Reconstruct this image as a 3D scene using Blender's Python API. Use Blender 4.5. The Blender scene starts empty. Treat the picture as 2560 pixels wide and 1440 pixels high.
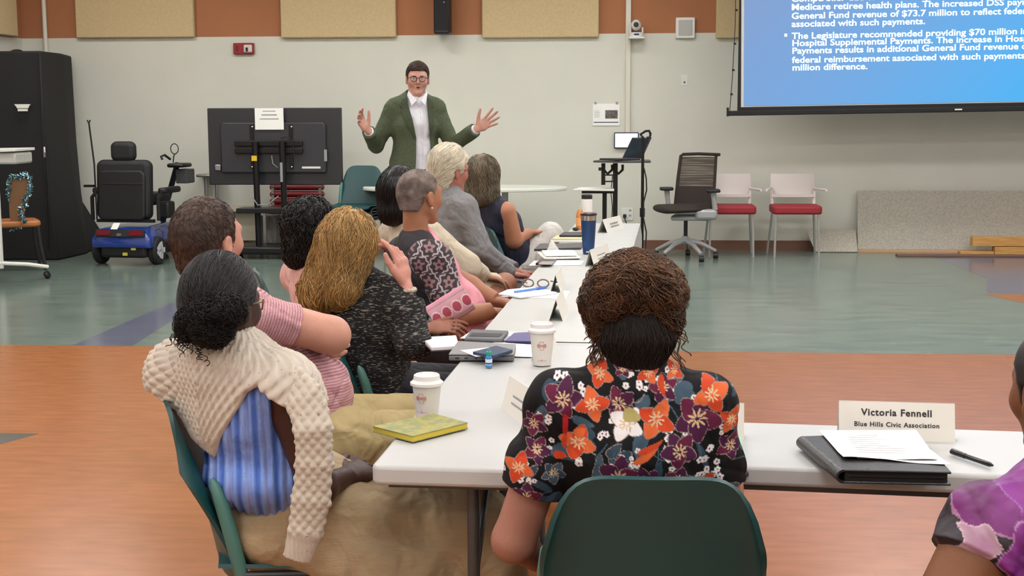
import bpy, math, random
import numpy as np
from mathutils import Vector, Matrix
random.seed(7); RNG = np.random.default_rng(7)
SC = bpy.context.scene; COL = SC.collection
R = math.radians
# ---------------------------------------------------------------- camera
F = 3400.0; CX, CY = 1280.0, 720.0
CAMZ = 1.52; YAW = R(4.5); PITCH = math.atan(446/F); ROLL = -0.004
def _basis():
    fw = Vector((-math.sin(YAW)*math.cos(PITCH), math.cos(YAW)*math.cos(PITCH), -math.sin(PITCH)))
    rt = Vector((math.cos(YAW), math.sin(YAW), 0)); up = rt.cross(fw)
    c, s = math.cos(ROLL), math.sin(ROLL)
    return (rt*c+up*s).normalized(), (up*c-rt*s).normalized(), fw.normalized()
RT, UP, FW = _basis()
cam_d = bpy.data.cameras.new('camera'); cam = bpy.data.objects.new('camera', cam_d); COL.objects.link(cam)
cam_d.sensor_width = 36; cam_d.lens = 36*F/2560; cam_d.clip_end = 100; cam_d.clip_start = .05
cam.matrix_world = Matrix((( RT.x, UP.x, -FW.x, 0), (RT.y, UP.y, -FW.y, 0), (RT.z, UP.z, -FW.z, CAMZ), (0, 0, 0, 1)))
SC.camera = cam
# ---------------------------------------------------------------- world, exposure
w = bpy.data.worlds.new('world'); SC.world = w; w.use_nodes = True
w.node_tree.nodes['Background'].inputs[0].default_value = (.8, .85, .9, 1); w.node_tree.nodes['Background'].inputs[1].default_value = .3
SC.view_settings.view_transform = 'Standard'; SC.view_settings.look = 'None'
SC.view_settings.exposure = 0.06; SC.view_settings.gamma = 1; SC.view_settings.use_curve_mapping = False
PANEL_POWER = 17.5
CEIL = 3.7
# ---------------------------------------------------------------- picture -> place
ORG = Vector((0, 0, CAMZ)); FH = Vector((-math.sin(YAW), math.cos(YAW), 0))
def ray(px, py): return RT*((px-CX)/F) + UP*((CY-py)/F) + FW
def at(px, py, d):
    r = ray(px, py); return ORG + r*(d/r.dot(FH))
def atY(px, py, Y):
    r = ray(px, py); return ORG + r*(Y/r.y)
def atZ(px, py, z):
    r = ray(px, py); return ORG + r*((z-CAMZ)/r.z)
YW = atZ(1640, 623, 0).y
# ---------------------------------------------------------------- materials
def srgb(h):
    if isinstance(h, str): c = [int(h[i:i+2], 16)/255 for i in (0, 2, 4)]
    else: c = [x/255 for x in h]
    return tuple(x/12.92 if x <= .04045 else ((x+.055)/1.055)**2.4 for x in c)
MATS = {}
def mat(name, col, rough=.5, metal=0, var=0, vscale=8, bump=0, bscale=60, stretch=(1, 1, 1), sss=0, emit=0, spec=.5, col2=None, coat=0, alpha=1, trans=0, attr=None, island=0, vthr=None, sheen=0, detail=4, wr=0, ws=9):
    m = bpy.data.materials.new(name); m.use_nodes = True; nt = m.node_tree; N = nt.nodes; L = nt.links
    b = N['Principled BSDF']; c = srgb(col) if isinstance(col, str) else col
    b.inputs['Base Color'].default_value = (*c, 1); b.inputs['Roughness'].default_value = rough
    b.inputs['Metallic'].default_value = metal; b.inputs['Specular IOR Level'].default_value = spec
    b.inputs['Coat Weight'].default_value = coat; b.inputs['Transmission Weight'].default_value = trans; b.inputs['Alpha'].default_value = alpha
    if sheen: b.inputs['Sheen Weight'].default_value = sheen
    if sss: b.inputs['Subsurface Weight'].default_value = sss; b.inputs['Subsurface Radius'].default_value = (1, .35, .2); b.inputs['Subsurface Scale'].default_value = .012
    if emit: b.inputs['Emission Color'].default_value = (*c, 1); b.inputs['Emission Strength'].default_value = emit
    tc = None
    def coords(st):
        nonlocal tc
        if tc is None: tc = N.new('ShaderNodeTexCoord')
        mp = N.new('ShaderNodeMapping'); mp.inputs['Scale'].default_value = st; L.new(tc.outputs['Object'], mp.inputs[0]); return mp.outputs[0]
    src = None
    if attr:
        a = N.new('ShaderNodeAttribute'); a.attribute_name = attr; src = a.outputs['Color']
    if var or col2:
        nz = N.new('ShaderNodeTexNoise'); nz.inputs['Scale'].default_value = vscale; nz.inputs['Detail'].default_value = detail
        L.new(coords(stretch), nz.inputs['Vector'])
        c2 = (srgb(col2) if isinstance(col2, str) else col2) if col2 else tuple(x*(1-var) for x in c)
        c1 = c if col2 else tuple(min(1, x*(1+var)) for x in c)
        lo, hi = vthr or (.35, .65)
        rp = N.new('ShaderNodeMapRange'); rp.inputs[1].default_value = lo; rp.inputs[2].default_value = hi
        L.new(nz.outputs[0], rp.inputs[0])
        mx = N.new('ShaderNodeMix'); mx.data_type = 'RGBA'; mx.inputs['A'].default_value = (*c2, 1); mx.inputs['B'].default_value = (*c1, 1)
        L.new(rp.outputs[0], mx.inputs['Factor'])
        if src is not None:
            m2 = N.new('ShaderNodeMix'); m2.data_type = 'RGBA'; m2.blend_type = 'MULTIPLY'; m2.inputs['Factor'].default_value = 1
            L.new(src, m2.inputs['A']); L.new(mx.outputs['Result'], m2.inputs['B']); src = m2.outputs['Result']
        else: src = mx.outputs['Result']
    if island:
        g = N.new('ShaderNodeNewGeometry'); mr = N.new('ShaderNodeMapRange'); mr.inputs[3].default_value = 1-island; mr.inputs[4].default_value = 1+island
        L.new(g.outputs['Random Per Island'], mr.inputs[0])
        m3 = N.new('ShaderNodeMix'); m3.data_type = 'RGBA'; m3.blend_type = 'MULTIPLY'; m3.inputs['Factor'].default_value = 1
        if src is None: m3.inputs['A'].default_value = (*c, 1)
        else: L.new(src, m3.inputs['A'])
        L.new(mr.outputs[0], m3.inputs['B']); src = m3.outputs['Result']
    if src is not None: L.new(src, b.inputs['Base Color'])
    if bump:
        nb = N.new('ShaderNodeTexNoise'); nb.inputs['Scale'].default_value = bscale; nb.inputs['Detail'].default_value = 3
        L.new(coords(stretch), nb.inputs['Vector'])
        bp = N.new('ShaderNodeBump'); bp.inputs['Strength'].default_value = bump; bp.inputs['Distance'].default_value = .01
        L.new(nb.outputs[0], bp.inputs['Height']); L.new(bp.outputs[0], b.inputs['Normal'])
    if wr:   # cloth wrinkles
        nb = N.new('ShaderNodeTexNoise'); nb.inputs['Scale'].default_value = ws; nb.inputs['Detail'].default_value = 2.5; nb.inputs['Distortion'].default_value = .7
        L.new(coords((1, 1, .8)), nb.inputs['Vector']); r2 = N.new('ShaderNodeMapRange'); r2.interpolation_type = 'SMOOTHSTEP'; r2.inputs[1].default_value = .3; r2.inputs[2].default_value = .7; L.new(nb.outputs[0], r2.inputs[0])
        b2 = N.new('ShaderNodeBump'); b2.inputs['Strength'].default_value = wr; b2.inputs['Distance'].default_value = .03; L.new(r2.outputs[0], b2.inputs['Height'])
        if bump: L.new(b2.outputs[0], bp.inputs['Normal'])
        else: L.new(b2.outputs[0], b.inputs['Normal'])
    MATS[name] = m; return m
# ---------------------------------------------------------------- objects
def tag(o, label=None, cat=None, group=None, kind=None):
    if label: o['label'] = label
    if cat: o['category'] = cat
    if group: o['group'] = group
    if kind: o['kind'] = kind
    return o
def root(name, label, cat, loc=(0, 0, 0), rz=0, group=None):
    o = bpy.data.objects.new(name, None); COL.objects.link(o); o.empty_display_size = .05
    o.location = loc; o.rotation_euler = (0, 0, rz); return tag(o, label, cat, group)
def world_off(p):
    while p is not None:
        if p.get('world_parts'): return p.location.copy()
        p = p.parent
    return Vector((0, 0, 0))
def mesh_obj(name, v, f, m, parent=None, smooth=True, sharp=35, colors=None, bevel=0, seg=2):
    me = bpy.data.meshes.new(name)
    if isinstance(v, np.ndarray):
        off = np.array(world_off(parent))
        v = (v-off).astype(np.float32)
        me.vertices.add(len(v)); me.vertices.foreach_set('co', v.ravel())
        nf, k = f.shape
        me.loops.add(nf*k); me.loops.foreach_set('vertex_index', f.ravel().astype(np.int32))
        me.polygons.add(nf); me.polygons.foreach_set('loop_start', np.arange(0, nf*k, k, dtype=np.int32))
        me.update(calc_edges=True); me.validate()
    else:
        off = world_off(parent)
        me.from_pydata([tuple(Vector(p)-off) for p in v], [], f); me.update()
    if smooth:
        me.polygons.foreach_set('use_smooth', np.ones(len(me.polygons), dtype=bool))
        if sharp: me.set_sharp_from_angle(angle=R(sharp))
    if colors is not None:
        a = me.color_attributes.new('Col', 'FLOAT_COLOR', 'POINT'); c4 = np.ones((len(colors), 4), dtype=np.float32); c4[:, :3] = colors
        a.data.foreach_set('color', c4.ravel())
    me.materials.append(m)
    o = bpy.data.objects.new(name, me); COL.objects.link(o)
    if parent: o.parent = parent
    if bevel:
        bm = o.modifiers.new('bevel', 'BEVEL'); bm.width = bevel; bm.segments = seg; bm.limit_method = 'ANGLE'; bm.angle_limit = R(40)
    return o
class MB:
    def __init__(s, M=None): s.v = []; s.f = []; s.M = M or Matrix.Identity(4)
    def _add(s, vs, fs):
        n = len(s.v); s.v += [s.M @ Vector(p) for p in vs]; s.f += [tuple(i+n for i in f) for f in fs]; return s
    def box(s, c, d, rz=0, M=None):
        x, y, z = (q/2 for q in d); m = (M or Matrix.Rotation(rz, 4, 'Z')); c = Vector(c)
        vs = [c + (m @ Vector((a*x, b*y, e*z))) for e in (-1, 1) for b in (-1, 1) for a in (-1, 1)]
        return s._add(vs, [(0, 2, 3, 1), (4, 5, 7, 6), (0, 1, 5, 4), (2, 6, 7, 3), (0, 4, 6, 2), (1, 3, 7, 5)])
    def bx(s, x0, x1, y0, y1, z0, z1): return s.box(((x0+x1)/2, (y0+y1)/2, (z0+z1)/2), (abs(x1-x0), abs(y1-y0), abs(z1-z0)))
    def tube(s, pts, r, n=10, closed=False):
        pts = [Vector(p) for p in pts]; K = len(pts); rs = r if isinstance(r, (list, tuple)) else [r]*K
        T = []
        for i in range(K):
            a = pts[(i-1) % K] if (i > 0 or closed) else pts[i]; b = pts[(i+1) % K] if (i < K-1 or closed) else pts[i]
            T.append((b-a).normalized())
        u = T[0].orthogonal().normalized(); vs = []
        for i in range(K):
            u = (u - T[i]*u.dot(T[i])).normalized(); w_ = T[i].cross(u)
            for j in range(n):
                a = 2*math.pi*j/n; vs.append(pts[i] + (u*math.cos(a)+w_*math.sin(a))*rs[i])
        fs = []
        for i in range(K if closed else K-1):
            for j in range(n):
                a, b = i*n+j, i*n+(j+1) % n; c, d = ((i+1) % K)*n+(j+1) % n, ((i+1) % K)*n+j
                fs.append((a, b, c, d))
        if not closed: fs += [tuple(range(n-1, -1, -1)), tuple(range((K-1)*n, K*n))]
        return s._add(vs, fs)
    def lathe(s, prof, c=(0, 0, 0), n=32, M=None):
        m = M or Matrix.Identity(4); c = Vector(c); vs = []; fs = []
        for r_, z in prof:
            for j in range(n):
                a = 2*math.pi*j/n; vs.append(c + (m @ Vector((r_*math.cos(a), r_*math.sin(a), z))))
        K = len(prof)
        for i in range(K-1):
            for j in range(n): fs.append((i*n+j, i*n+(j+1) % n, (i+1)*n+(j+1) % n, (i+1)*n+j))
        fs += [tuple(range(n-1, -1, -1)), tuple(range((K-1)*n, K*n))]
        return s._add(vs, fs)
    def cyl(s, a, b, r, n=16): return s.tube([a, b], r, n)
    def ell(s, c, r, n=20, k=12, M=None):
        prof = [(max(math.sin(math.pi*i/k), .001), -math.cos(math.pi*i/k)) for i in range(k+1)]
        S = Matrix.Diagonal((*r, 1)); return s.lathe(prof, c, n, (M or Matrix.Identity(4)) @ S)
    def prism(s, poly, h, M=None):
        m = M or Matrix.Identity(4); K = len(poly)
        vs = [m @ Vector((x, y, 0)) for x, y in poly]+[m @ Vector((x, y, h)) for x, y in poly]
        return s._add(vs, [tuple(range(K-1, -1, -1)), tuple(range(K, 2*K))]+[(i, (i+1) % K, K+(i+1) % K, K+i) for i in range(K)])
    def sheet(s, fn, nu, nv, th):
        P = [[Vector(fn(i/nu, j/nv)) for i in range(nu+1)] for j in range(nv+1)]; Nn = []
        for j in range(nv+1):
            for i in range(nu+1):
                du = P[j][min(i+1, nu)]-P[j][max(i-1, 0)]; dv = P[min(j+1, nv)][i]-P[max(j-1, 0)][i]
                q = du.cross(dv); Nn.append(q.normalized() if q.length > 1e-12 else Vector((0, 0, 1)))
        flat = [p for row in P for p in row]; n = len(flat); W = nu+1
        vs = [p+q*th/2 for p, q in zip(flat, Nn)]+[p-q*th/2 for p, q in zip(flat, Nn)]; fs = []
        for j in range(nv):
            for i in range(nu):
                a = j*W+i; fs.append((a, a+1, a+W+1, a+W)); fs.append((n+a, n+a+W, n+a+W+1, n+a+1))
        for i in range(nu):
            fs.append((i+1, i, n+i, n+i+1)); a = nv*W+i; fs.append((a, a+1, n+a+1, n+a))
        for j in range(nv):
            a = j*W; fs.append((a, a+W, n+a+W, n+a)); a = j*W+nu; fs.append((a+W, a, n+a, n+a+W))
        return s._add(vs, fs)
    def build(s, name, m, parent=None, bevel=0, smooth=True, sharp=35, seg=2): return mesh_obj(name, s.v, s.f, m, parent, smooth, sharp, None, bevel, seg)
def text_obj(name, body, size, m, parent, M, extr=.0004, bold=0, align='CENTER', spacing=1, shear=0, lspace=1):
    cu = bpy.data.curves.new(name, 'FONT'); cu.body = body; cu.size = size; cu.extrude = extr; cu.offset = bold; cu.align_x = align
    cu.space_character = spacing; cu.space_line = lspace; cu.resolution_u = 3; cu.shear = shear
    t = bpy.data.objects.new('text_tmp', cu); COL.objects.link(t); bpy.context.view_layer.update()
    me = bpy.data.meshes.new_from_object(t.evaluated_get(bpy.context.evaluated_depsgraph_get())); bpy.data.objects.remove(t)
    me.transform(M); me.materials.clear(); me.materials.append(m)
    o = bpy.data.objects.new(name, me); COL.objects.link(o)
    if parent: o.parent = parent
    return o
def struct(o): o['kind'] = 'structure'; return o
def copy_tree(o, parent=None):
    c = o.copy(); COL.objects.link(c); c.parent = parent
    for ch in list(o.children): copy_tree(ch, c)
    return c
# ---------------------------------------------------------------- implicit surfaces (bodies, clothes, hair)
def _np(v): return np.array(v, dtype=np.float64)
def nrm(v): v = _np(v); return v/np.linalg.norm(v)
def noise3(P, f, seed=0, oct=3):
    r = np.random.default_rng(seed); out = np.zeros(len(P)); a = 1
    for _ in range(oct):
        for _ in range(3):
            d = r.normal(size=3); d /= np.linalg.norm(d); e = r.normal(size=3); e /= np.linalg.norm(e)
            out += a*np.sin(P@d*f + r.uniform(0, 6.3) + 1.7*np.sin(P@e*f*.6+r.uniform(0, 6.3)))/3
        f *= 2.1; a *= .5
    return out
class SDF:
    def __init__(s): s.ops = []; s.lo = np.full(3, 1e9); s.hi = np.full(3, -1e9)
    def _bb(s, lo, hi): s.lo = np.minimum(s.lo, lo); s.hi = np.maximum(s.hi, hi)
    def seg(s, a, b, ra, rb=None, side=None, k=.02, sub=False, flat=False):
        a, b = _np(a), _np(b); ra = ra if isinstance(ra, (tuple, list)) else (ra, ra)
        rb = ra if rb is None else (rb if isinstance(rb, (tuple, list)) else (rb, rb))
        u = b-a; Ln = np.linalg.norm(u)
        if Ln < 1e-6: u = np.array([0, 0, 1.]); Ln = 1e-6
        else: u = u/Ln
        sd = _np(side) if side is not None else (np.array([1, 0, 0.]) if abs(u[0]) < .8 else np.array([0, 1, 0.]))
        sd = sd-u*sd.dot(u); sd /= np.linalg.norm(sd); fr = np.cross(u, sd)
        m = max(*ra, *rb); lo, hi = np.minimum(a, b)-m, np.maximum(a, b)+m
        if not sub: s._bb(lo, hi)
        s.ops.append(('-' if sub else '+', (a, u, Ln, sd, fr, ra, rb, flat), k, lo-.05-k, hi+.05+k)); return s
    def ball(s, c, r, k=.02, sub=False, side=None, up=None):
        r = r if isinstance(r, (tuple, list)) else (r, r, r)
        c = _np(c); sd = nrm(side) if side is not None else np.array([1., 0, 0]); upv = _np(up) if up is not None else np.array([0, 0, 1.])
        upv = upv-sd*upv.dot(sd); upv /= np.linalg.norm(upv); fr = np.cross(upv, sd); m = max(r)
        if not sub: s._bb(c-m, c+m)
        s.ops.append(('e-' if sub else 'e+', (c, sd, fr, upv, r), k, c-m-.05-k, c+m+.05+k)); return s
    def cut(s, p, n, k=.004): s.ops.append(('c', (_np(p), nrm(n)), k, None, None)); return s
    def disp(s, fn): s.ops.append(('d', fn, 0, None, None)); return s
    def fsub(s, fn, k=.004): s.ops.append(('f', fn, k, None, None)); return s
    def inter(s, other, off=0, sub=False): s.ops.append(('o-' if sub else 'o', (other, off), 0, None, None)); return s
    def ev(s, P):
        D = np.full(len(P), .35)
        for op, dat, k, lo, hi in s.ops:
            if op == 'c': q = (P-dat[0])@dat[1]; D = np.maximum(D, q) + np.maximum(k-np.abs(D-q), 0)**2/(4*k); continue
            if op == 'f': q = -dat(P); D = np.maximum(D, q) + np.maximum(k-np.abs(D-q), 0)**2/(4*k); continue
            if op == 'd': near = np.abs(D) < .05; D[near] += dat(P[near]); continue
            if op in ('o', 'o-'):
                q = dat[0].ev(P)-dat[1]; D = np.maximum(D, -q if op == 'o-' else q); continue
            ix = np.nonzero(np.all((P > lo) & (P < hi), axis=1))[0]
            if not len(ix): continue
            Q = P[ix]
            if op[0] == 'e':
                c, sd, fr, up, r = dat; q = Q-c; x, y, z = q@sd, q@fr, q@up
                k0 = np.sqrt((x/r[0])**2+(y/r[1])**2+(z/r[2])**2)+1e-9; k1 = np.sqrt((x/r[0]**2)**2+(y/r[1]**2)**2+(z/r[2]**2)**2)+1e-9
                d = k0*(k0-1)/k1
            else:
                a, u, Ln, sd, fr, ra, rb, flat = dat; q = Q-a; ax = q@u; t = np.clip(ax/Ln, 0, 1); q = q-np.outer(np.where((t >= 1) & flat, ax, t*Ln), u)
                x, y, z = q@sd, q@fr, q@u; w_ = ra[0]+(rb[0]-ra[0])*t; e = ra[1]+(rb[1]-ra[1])*t; m = np.minimum(w_, e)
                if ra[0] == ra[1] and rb[0] == rb[1]: d = np.sqrt(x*x+y*y+z*z)-w_
                else:
                    k0 = np.sqrt((x/w_)**2+(y/e)**2+(z/m)**2)+1e-9; k1 = np.sqrt((x/w_**2)**2+(y/e**2)**2+(z/m**2)**2)+1e-9; d = k0*(k0-1)/k1
            if op[0] in '+-' and flat: d = np.maximum(d, ax-Ln)
            o = D[ix]
            if op[-1] == '-': D[ix] = np.maximum(o, -d)+np.maximum(k-np.abs(o+d), 0)**2/(4*k)
            else: D[ix] = np.minimum(o, d)-np.maximum(k-np.abs(o-d), 0)**2/(4*k)
        return D
    def grad(s, P, e=.003):
        g = np.stack([s.ev(P+np.eye(3)[i]*e)-s.ev(P-np.eye(3)[i]*e) for i in range(3)], 1); return g/(np.linalg.norm(g, axis=1, keepdims=True)+1e-9)
    def mesh(s, h=.006, pad=.03):
        B = 4; lo = s.lo-pad; n = np.ceil((s.hi+pad-lo)/(h*B)).astype(int)+1
        ci = np.stack(np.meshgrid(*[np.arange(k) for k in n], indexing='ij'), -1).reshape(-1, 3)
        cd = s.ev(lo+(ci+.5-.5/B)*h*B); act = (np.abs(cd) < h*B*1.6+.006)
        N3 = n*B; Fd = np.repeat(np.repeat(np.repeat(cd.reshape(n), B, 0), B, 1), B, 2).astype(np.float32)
        ai = ci[act]*B; o = np.stack(np.meshgrid(*[np.arange(B)]*3, indexing='ij'), -1).reshape(-1, 3)
        fi = (ai[:, None, :]+o[None]).reshape(-1, 3)
        vals = np.empty(len(fi), dtype=np.float32)
        for i in range(0, len(fi), 400000): vals[i:i+400000] = s.ev(lo+fi[i:i+400000]*h)
        Fd[fi[:, 0], fi[:, 1], fi[:, 2]] = vals
        S = Fd < 0; nx, ny, nz = N3
        cnt = np.zeros((nx-1, ny-1, nz-1), dtype=np.int8)
        for a in (0, 1):
            for b in (0, 1):
                for c in (0, 1): cnt += S[a:nx-1+a, b:ny-1+b, c:nz-1+c]
        cells = np.argwhere((cnt > 0) & (cnt < 8)); idx = np.full(cnt.shape, -1, dtype=np.int32); idx[tuple(cells.T)] = np.arange(len(cells))
        acc = np.zeros((len(cells), 3)); num = np.zeros(len(cells))
        C = [(a, b, c) for a in (0, 1) for b in (0, 1) for c in (0, 1)]
        for p in C:
            for ax in range(3):
                if p[ax]: continue
                q = list(p); q[ax] = 1
                f0 = Fd[cells[:, 0]+p[0], cells[:, 1]+p[1], cells[:, 2]+p[2]]; f1 = Fd[cells[:, 0]+q[0], cells[:, 1]+q[1], cells[:, 2]+q[2]]
                m = (f0 < 0) != (f1 < 0); t = np.where(m, f0/np.where(m, f0-f1, 1), 0)
                pt = np.array(p, float)[None, :].repeat(len(cells), 0); pt[:, ax] += t
                acc += pt*m[:, None]; num += m
        V = lo+(cells+acc/num[:, None])*h; quads = []
        for ax in range(3):
            sl0 = [slice(None)]*3; sl1 = [slice(None)]*3; sl0[ax] = slice(0, -1); sl1[ax] = slice(1, None)
            a, b = S[tuple(sl0)], S[tuple(sl1)]; e = np.argwhere(a != b); ins = a[tuple(e.T)]
            u, v_ = (ax+1) % 3, (ax+2) % 3; ok = (e[:, u] > 0) & (e[:, v_] > 0); lim = np.array(cnt.shape); ok &= np.all(e < lim, axis=1)
            e, ins = e[ok], ins[ok]; du = np.eye(3, dtype=int)[u]; dv = np.eye(3, dtype=int)[v_]
            q = np.stack([idx[tuple((e-du-dv).T)], idx[tuple((e-dv).T)], idx[tuple(e.T)], idx[tuple((e-du).T)]], 1)
            q[~ins] = q[~ins][:, ::-1]; quads.append(q)
        Q = np.concatenate(quads); Q = Q[np.all(Q >= 0, axis=1)]
        return V, Q
HR = 1.0   # resolution multiplier
def sdf_obj(name, sd, m, parent, h=.006, colfn=None, sharp=0, pad=.03):
    V, Q = sd.mesh(h*HR, pad)
    c = colfn(V) if colfn else None
    return mesh_obj(name, V, Q, m, parent, True, sharp, c)
def strands(name, sd, m, parent, n, seedfn, flow, steps=16, step=.012, r=.0018, lift=(-.003, .004), wave=.0, wfreq=30, seed=1, curl=0, taper=.3, stop=None, wild=0, colfn=None, own=None, coh=38):
    """locks of hair that grow from a surface and run along it"""
    g = np.random.default_rng(seed); P = own if own is not None else seedfn(g, n); n = len(P)
    for _ in range(3): P = P - sd.grad(P)*sd.ev(P)[:, None]
    off = g.uniform(*lift, n); ph = noise3(P, coh, seed+3, 2)*3.2+g.normal(size=n)*.35; am = g.uniform(.5, 1.5, n)*wave; Pts = [P+sd.grad(P)*off[:, None]]
    ln = g.uniform(.7, 1.0, n); wd = g.normal(size=(n, 3))*wild
    for i in range(steps):
        G = sd.grad(P); d = flow(P, i/steps)+wd; d = d-G*np.sum(d*G, 1)[:, None]; d /= np.linalg.norm(d, axis=1, keepdims=True)+1e-6
        T = np.cross(G, d); P = P+(d+T*(am*np.sin(ph+i*step*wfreq))[:, None])*step*ln[:, None]
        P = P-sd.grad(P)*np.clip(sd.ev(P), -.02, .02)[:, None]; G = sd.grad(P)
        Pts.append(P+G*(off+curl*np.sin(ph*2+i*step*wfreq*1.3))[:, None])
    Pt = np.stack(Pts, 1); K = Pt.shape[1]
    ok = np.all(np.abs(sd.ev(Pt.reshape(-1, 3)).reshape(n, K)) < .02, axis=1) & (np.linalg.norm(np.diff(Pt, axis=1), axis=2).max(1) < step*2.2+.006); Pt = Pt[ok]; n = len(Pt)
    T = np.gradient(Pt, axis=1); T /= np.linalg.norm(T, axis=2, keepdims=True)+1e-9
    A = np.cross(T, np.array([.3, .5, .8])); A /= np.linalg.norm(A, axis=2, keepdims=True)+1e-9; Bv = np.cross(T, A)
    rr = r*(1-(1-taper)*np.linspace(0, 1, K)**2)[None, :, None]*g.uniform(.6, 1.3, n)[:, None, None]
    V = np.stack([Pt+(A*math.cos(q)+Bv*math.sin(q))*rr for q in (0, 2.094, 4.189)], 2).reshape(-1, 3)
    base = (np.arange(n)[:, None]*K+np.arange(K-1)[None, :]).ravel()*3; fs = []
    for j in range(3): k2 = (j+1) % 3; fs.append(np.stack([base+j, base+k2, base+k2+3, base+j+3], 1))
    Q = np.concatenate(fs)
    cl = colfn(V) if colfn else None
    return mesh_obj(name, V, Q, m, parent, True, 0, cl)
# ================================================================ SETTING
XL, XR, YF, YB = -6.62, 7.5, YW, -4.5
m_wall = mat('wall_paint', 'd0d0c5', .75, var=.02, vscale=1.5, bump=.06, bscale=160)
m_band = mat('wall_terracotta', 'a56c48', .8, var=.03, vscale=2, bump=.05, bscale=160)
m_base = mat('baseboard_vinyl', '76503f', .5)
m_ceil = mat('ceiling_tile', 'd8d6cc', .9)
m_floor_t = mat('floor_teal', '606f67', .2, col2='78867d', vscale=2.6, stretch=(1, 3.2, 1), vthr=(.3, .7), bump=.04, bscale=3, spec=.65, detail=9)
m_floor_b = mat('floor_terracotta', '8e582d', .26, col2='a2663a', vscale=5, stretch=(1, 4, 1), vthr=(.25, .75), bump=.04, bscale=3, spec=.42, detail=11)
m_floor_p = mat('floor_violet', '585c70', .16, col2='6b6f82', vscale=2.6, stretch=(1, 3.2, 1), vthr=(.25, .75), spec=.65, detail=9)
m_floor_g = mat('floor_grey', '55544f', .25, var=.08, vscale=5)
struct(MB().bx(XL, XR, YB, YF, -.06, 0).build('floor', m_floor_t, smooth=False))
def inlay(pts, m, z):
    o = MB().prism([(p[0], p[1]) for p in pts], .0004, Matrix.Translation((0, 0, z))).build('floor_inlay', m, smooth=False); return struct(o)
inlay([(XL, YB), (XR, YB), (XR, 8.53), (XL, 8.53)], m_floor_b, .0001)
inlay([(-3.56, 8.531), (-3.16, 8.531), (-3.26, 9.7), (-3.1, 10.9), (-3.55, 10.75), (-3.56, 9.85)], m_floor_p, .0002)
inlay([(3.02, 11.36), (3.3, 12.4), (3.2, 14.86), (6.5, 14.86), (6.5, 9.2), (4.2, 10.4), (3.35, 11.36)], m_floor_p, .0002)
inlay([(2.99, 11.36), (3.36, 11.36), (4.2, 10.4), (6.4, 9.2), (6.4, 8.7), (3.7, 9.3)], m_floor_b, .0003)
inlay([(-3.2, 5.72), (-2.92, 5.72), (-2.74, 6.13), (-3.2, 6.13)], m_floor_g, .0006)
inlay([(-3.2, 5.86), (-2.99, 5.86), (-2.9, 6.02), (-3.2, 6.02)], mat('floor_cream', 'a8a594', .25), .001)
BZ = 2.325
struct(MB().bx(XL-.2, XR+.2, YF, YF+.2, -.06, BZ).build('wall_back', m_wall, smooth=False))
struct(MB().bx(XL-.2, XR+.2, YF, YF+.2, BZ, CEIL).build('wall_back_upper', m_band, smooth=False))
struct(MB().bx(XL-.2, XL, YB-.2, YF, -.06, BZ).build('wall_left', m_wall, smooth=False))
struct(MB().bx(XL-.2, XL, YB-.2, YF, BZ, CEIL).build('wall_left_upper', m_band, smooth=False))
struct(MB().bx(XR, XR+.2, YB-.2, YF, -.06, CEIL).build('wall_right', m_wall, smooth=False))
struct(MB().bx(XL-.2, XR+.2, YB-.2, YB, -.06, CEIL).build('wall_front', m_wall, smooth=False))
struct(MB().bx(XL-.2, XR+.2, YB-.2, YF+.2, CEIL, CEIL+.1).build('ceiling', m_ceil, smooth=False))
struct(MB().bx(XL, XR, YF-.012, YF, 0, .1).build('baseboard_back', m_base, smooth=False))
struct(MB().bx(XL, XL+.012, YB, YF-.012, 0, .1).build('baseboard_left', m_base, smooth=False))
# ceiling lights
m_diff = mat('light_diffuser', (1, .99, .972), .5, emit=PANEL_POWER); m_lframe = mat('light_frame', 'e6e6e2', .5)
first = None
for i, y in enumerate([-3, -.4, 2.2, 4.8, 7.4, 10.0, 12.6]):
    for x in (-5.2, -2.6, 0, 2.6, 5.2):
        if first is None:
            first = root('ceiling_light', 'rectangular recessed fluorescent ceiling light with white frame, out of the picture overhead', 'ceiling light', (x, y, CEIL), 0, 'recessed ceiling lights')
            MB().bx(-.6, .6, -.3, .3, -.012, -.004).build('diffuser', m_diff, first)
            MB().bx(-.63, .63, .3, .33, -.02, 0).bx(-.63, .63, -.33, -.3, -.02, 0).bx(-.63, -.6, -.3, .3, -.02, 0).bx(.6, .63, -.3, .3, -.02, 0).build('frame', m_lframe, first)
        else: c = copy_tree(first); c.location = (x, y, CEIL)
# ================================================================ ON THE WALL
m_acou = mat('acoustic_fabric', 'c6b088', .95, var=.05, vscale=40, bump=.15, bscale=220)
PX = {'p': [(190, 485, 'second acoustic panel from the left wall, above the mobility scooter'), (702, 990, 'tan fabric acoustic panel above the television'), (1205, 1497, 'tan fabric acoustic panel right of the hanging black speaker'), (1790, 2090, 'tan acoustic panel half hidden behind the projection screen')]}
for a, b, lab in PX['p']:
    x0, x1 = atY(a, 95, YW-.07).x, atY(b, 95, YW-.07).x; z0 = atY(a, 95, YW-.07).z
    r = root('acoustic_panel', 'tan fabric '+lab if 'tan' not in lab else lab, 'acoustic panel', ((x0+x1)/2, YW, z0), 0, 'acoustic wall panels')
    MB().bx(-(x1-x0)/2, (x1-x0)/2, -.07, -.002, 0, 1.2).build('panel', m_acou, r, bevel=.012)
r = root('acoustic_panel', 'tan fabric acoustic panel on the left side wall', 'acoustic panel', (XL, YW-1.2, 2.33), 0, 'acoustic wall panels')
MB().bx(.002, .07, -1.4, .95, 0, 1.2).build('panel', m_acou, r, bevel=.012)
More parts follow.
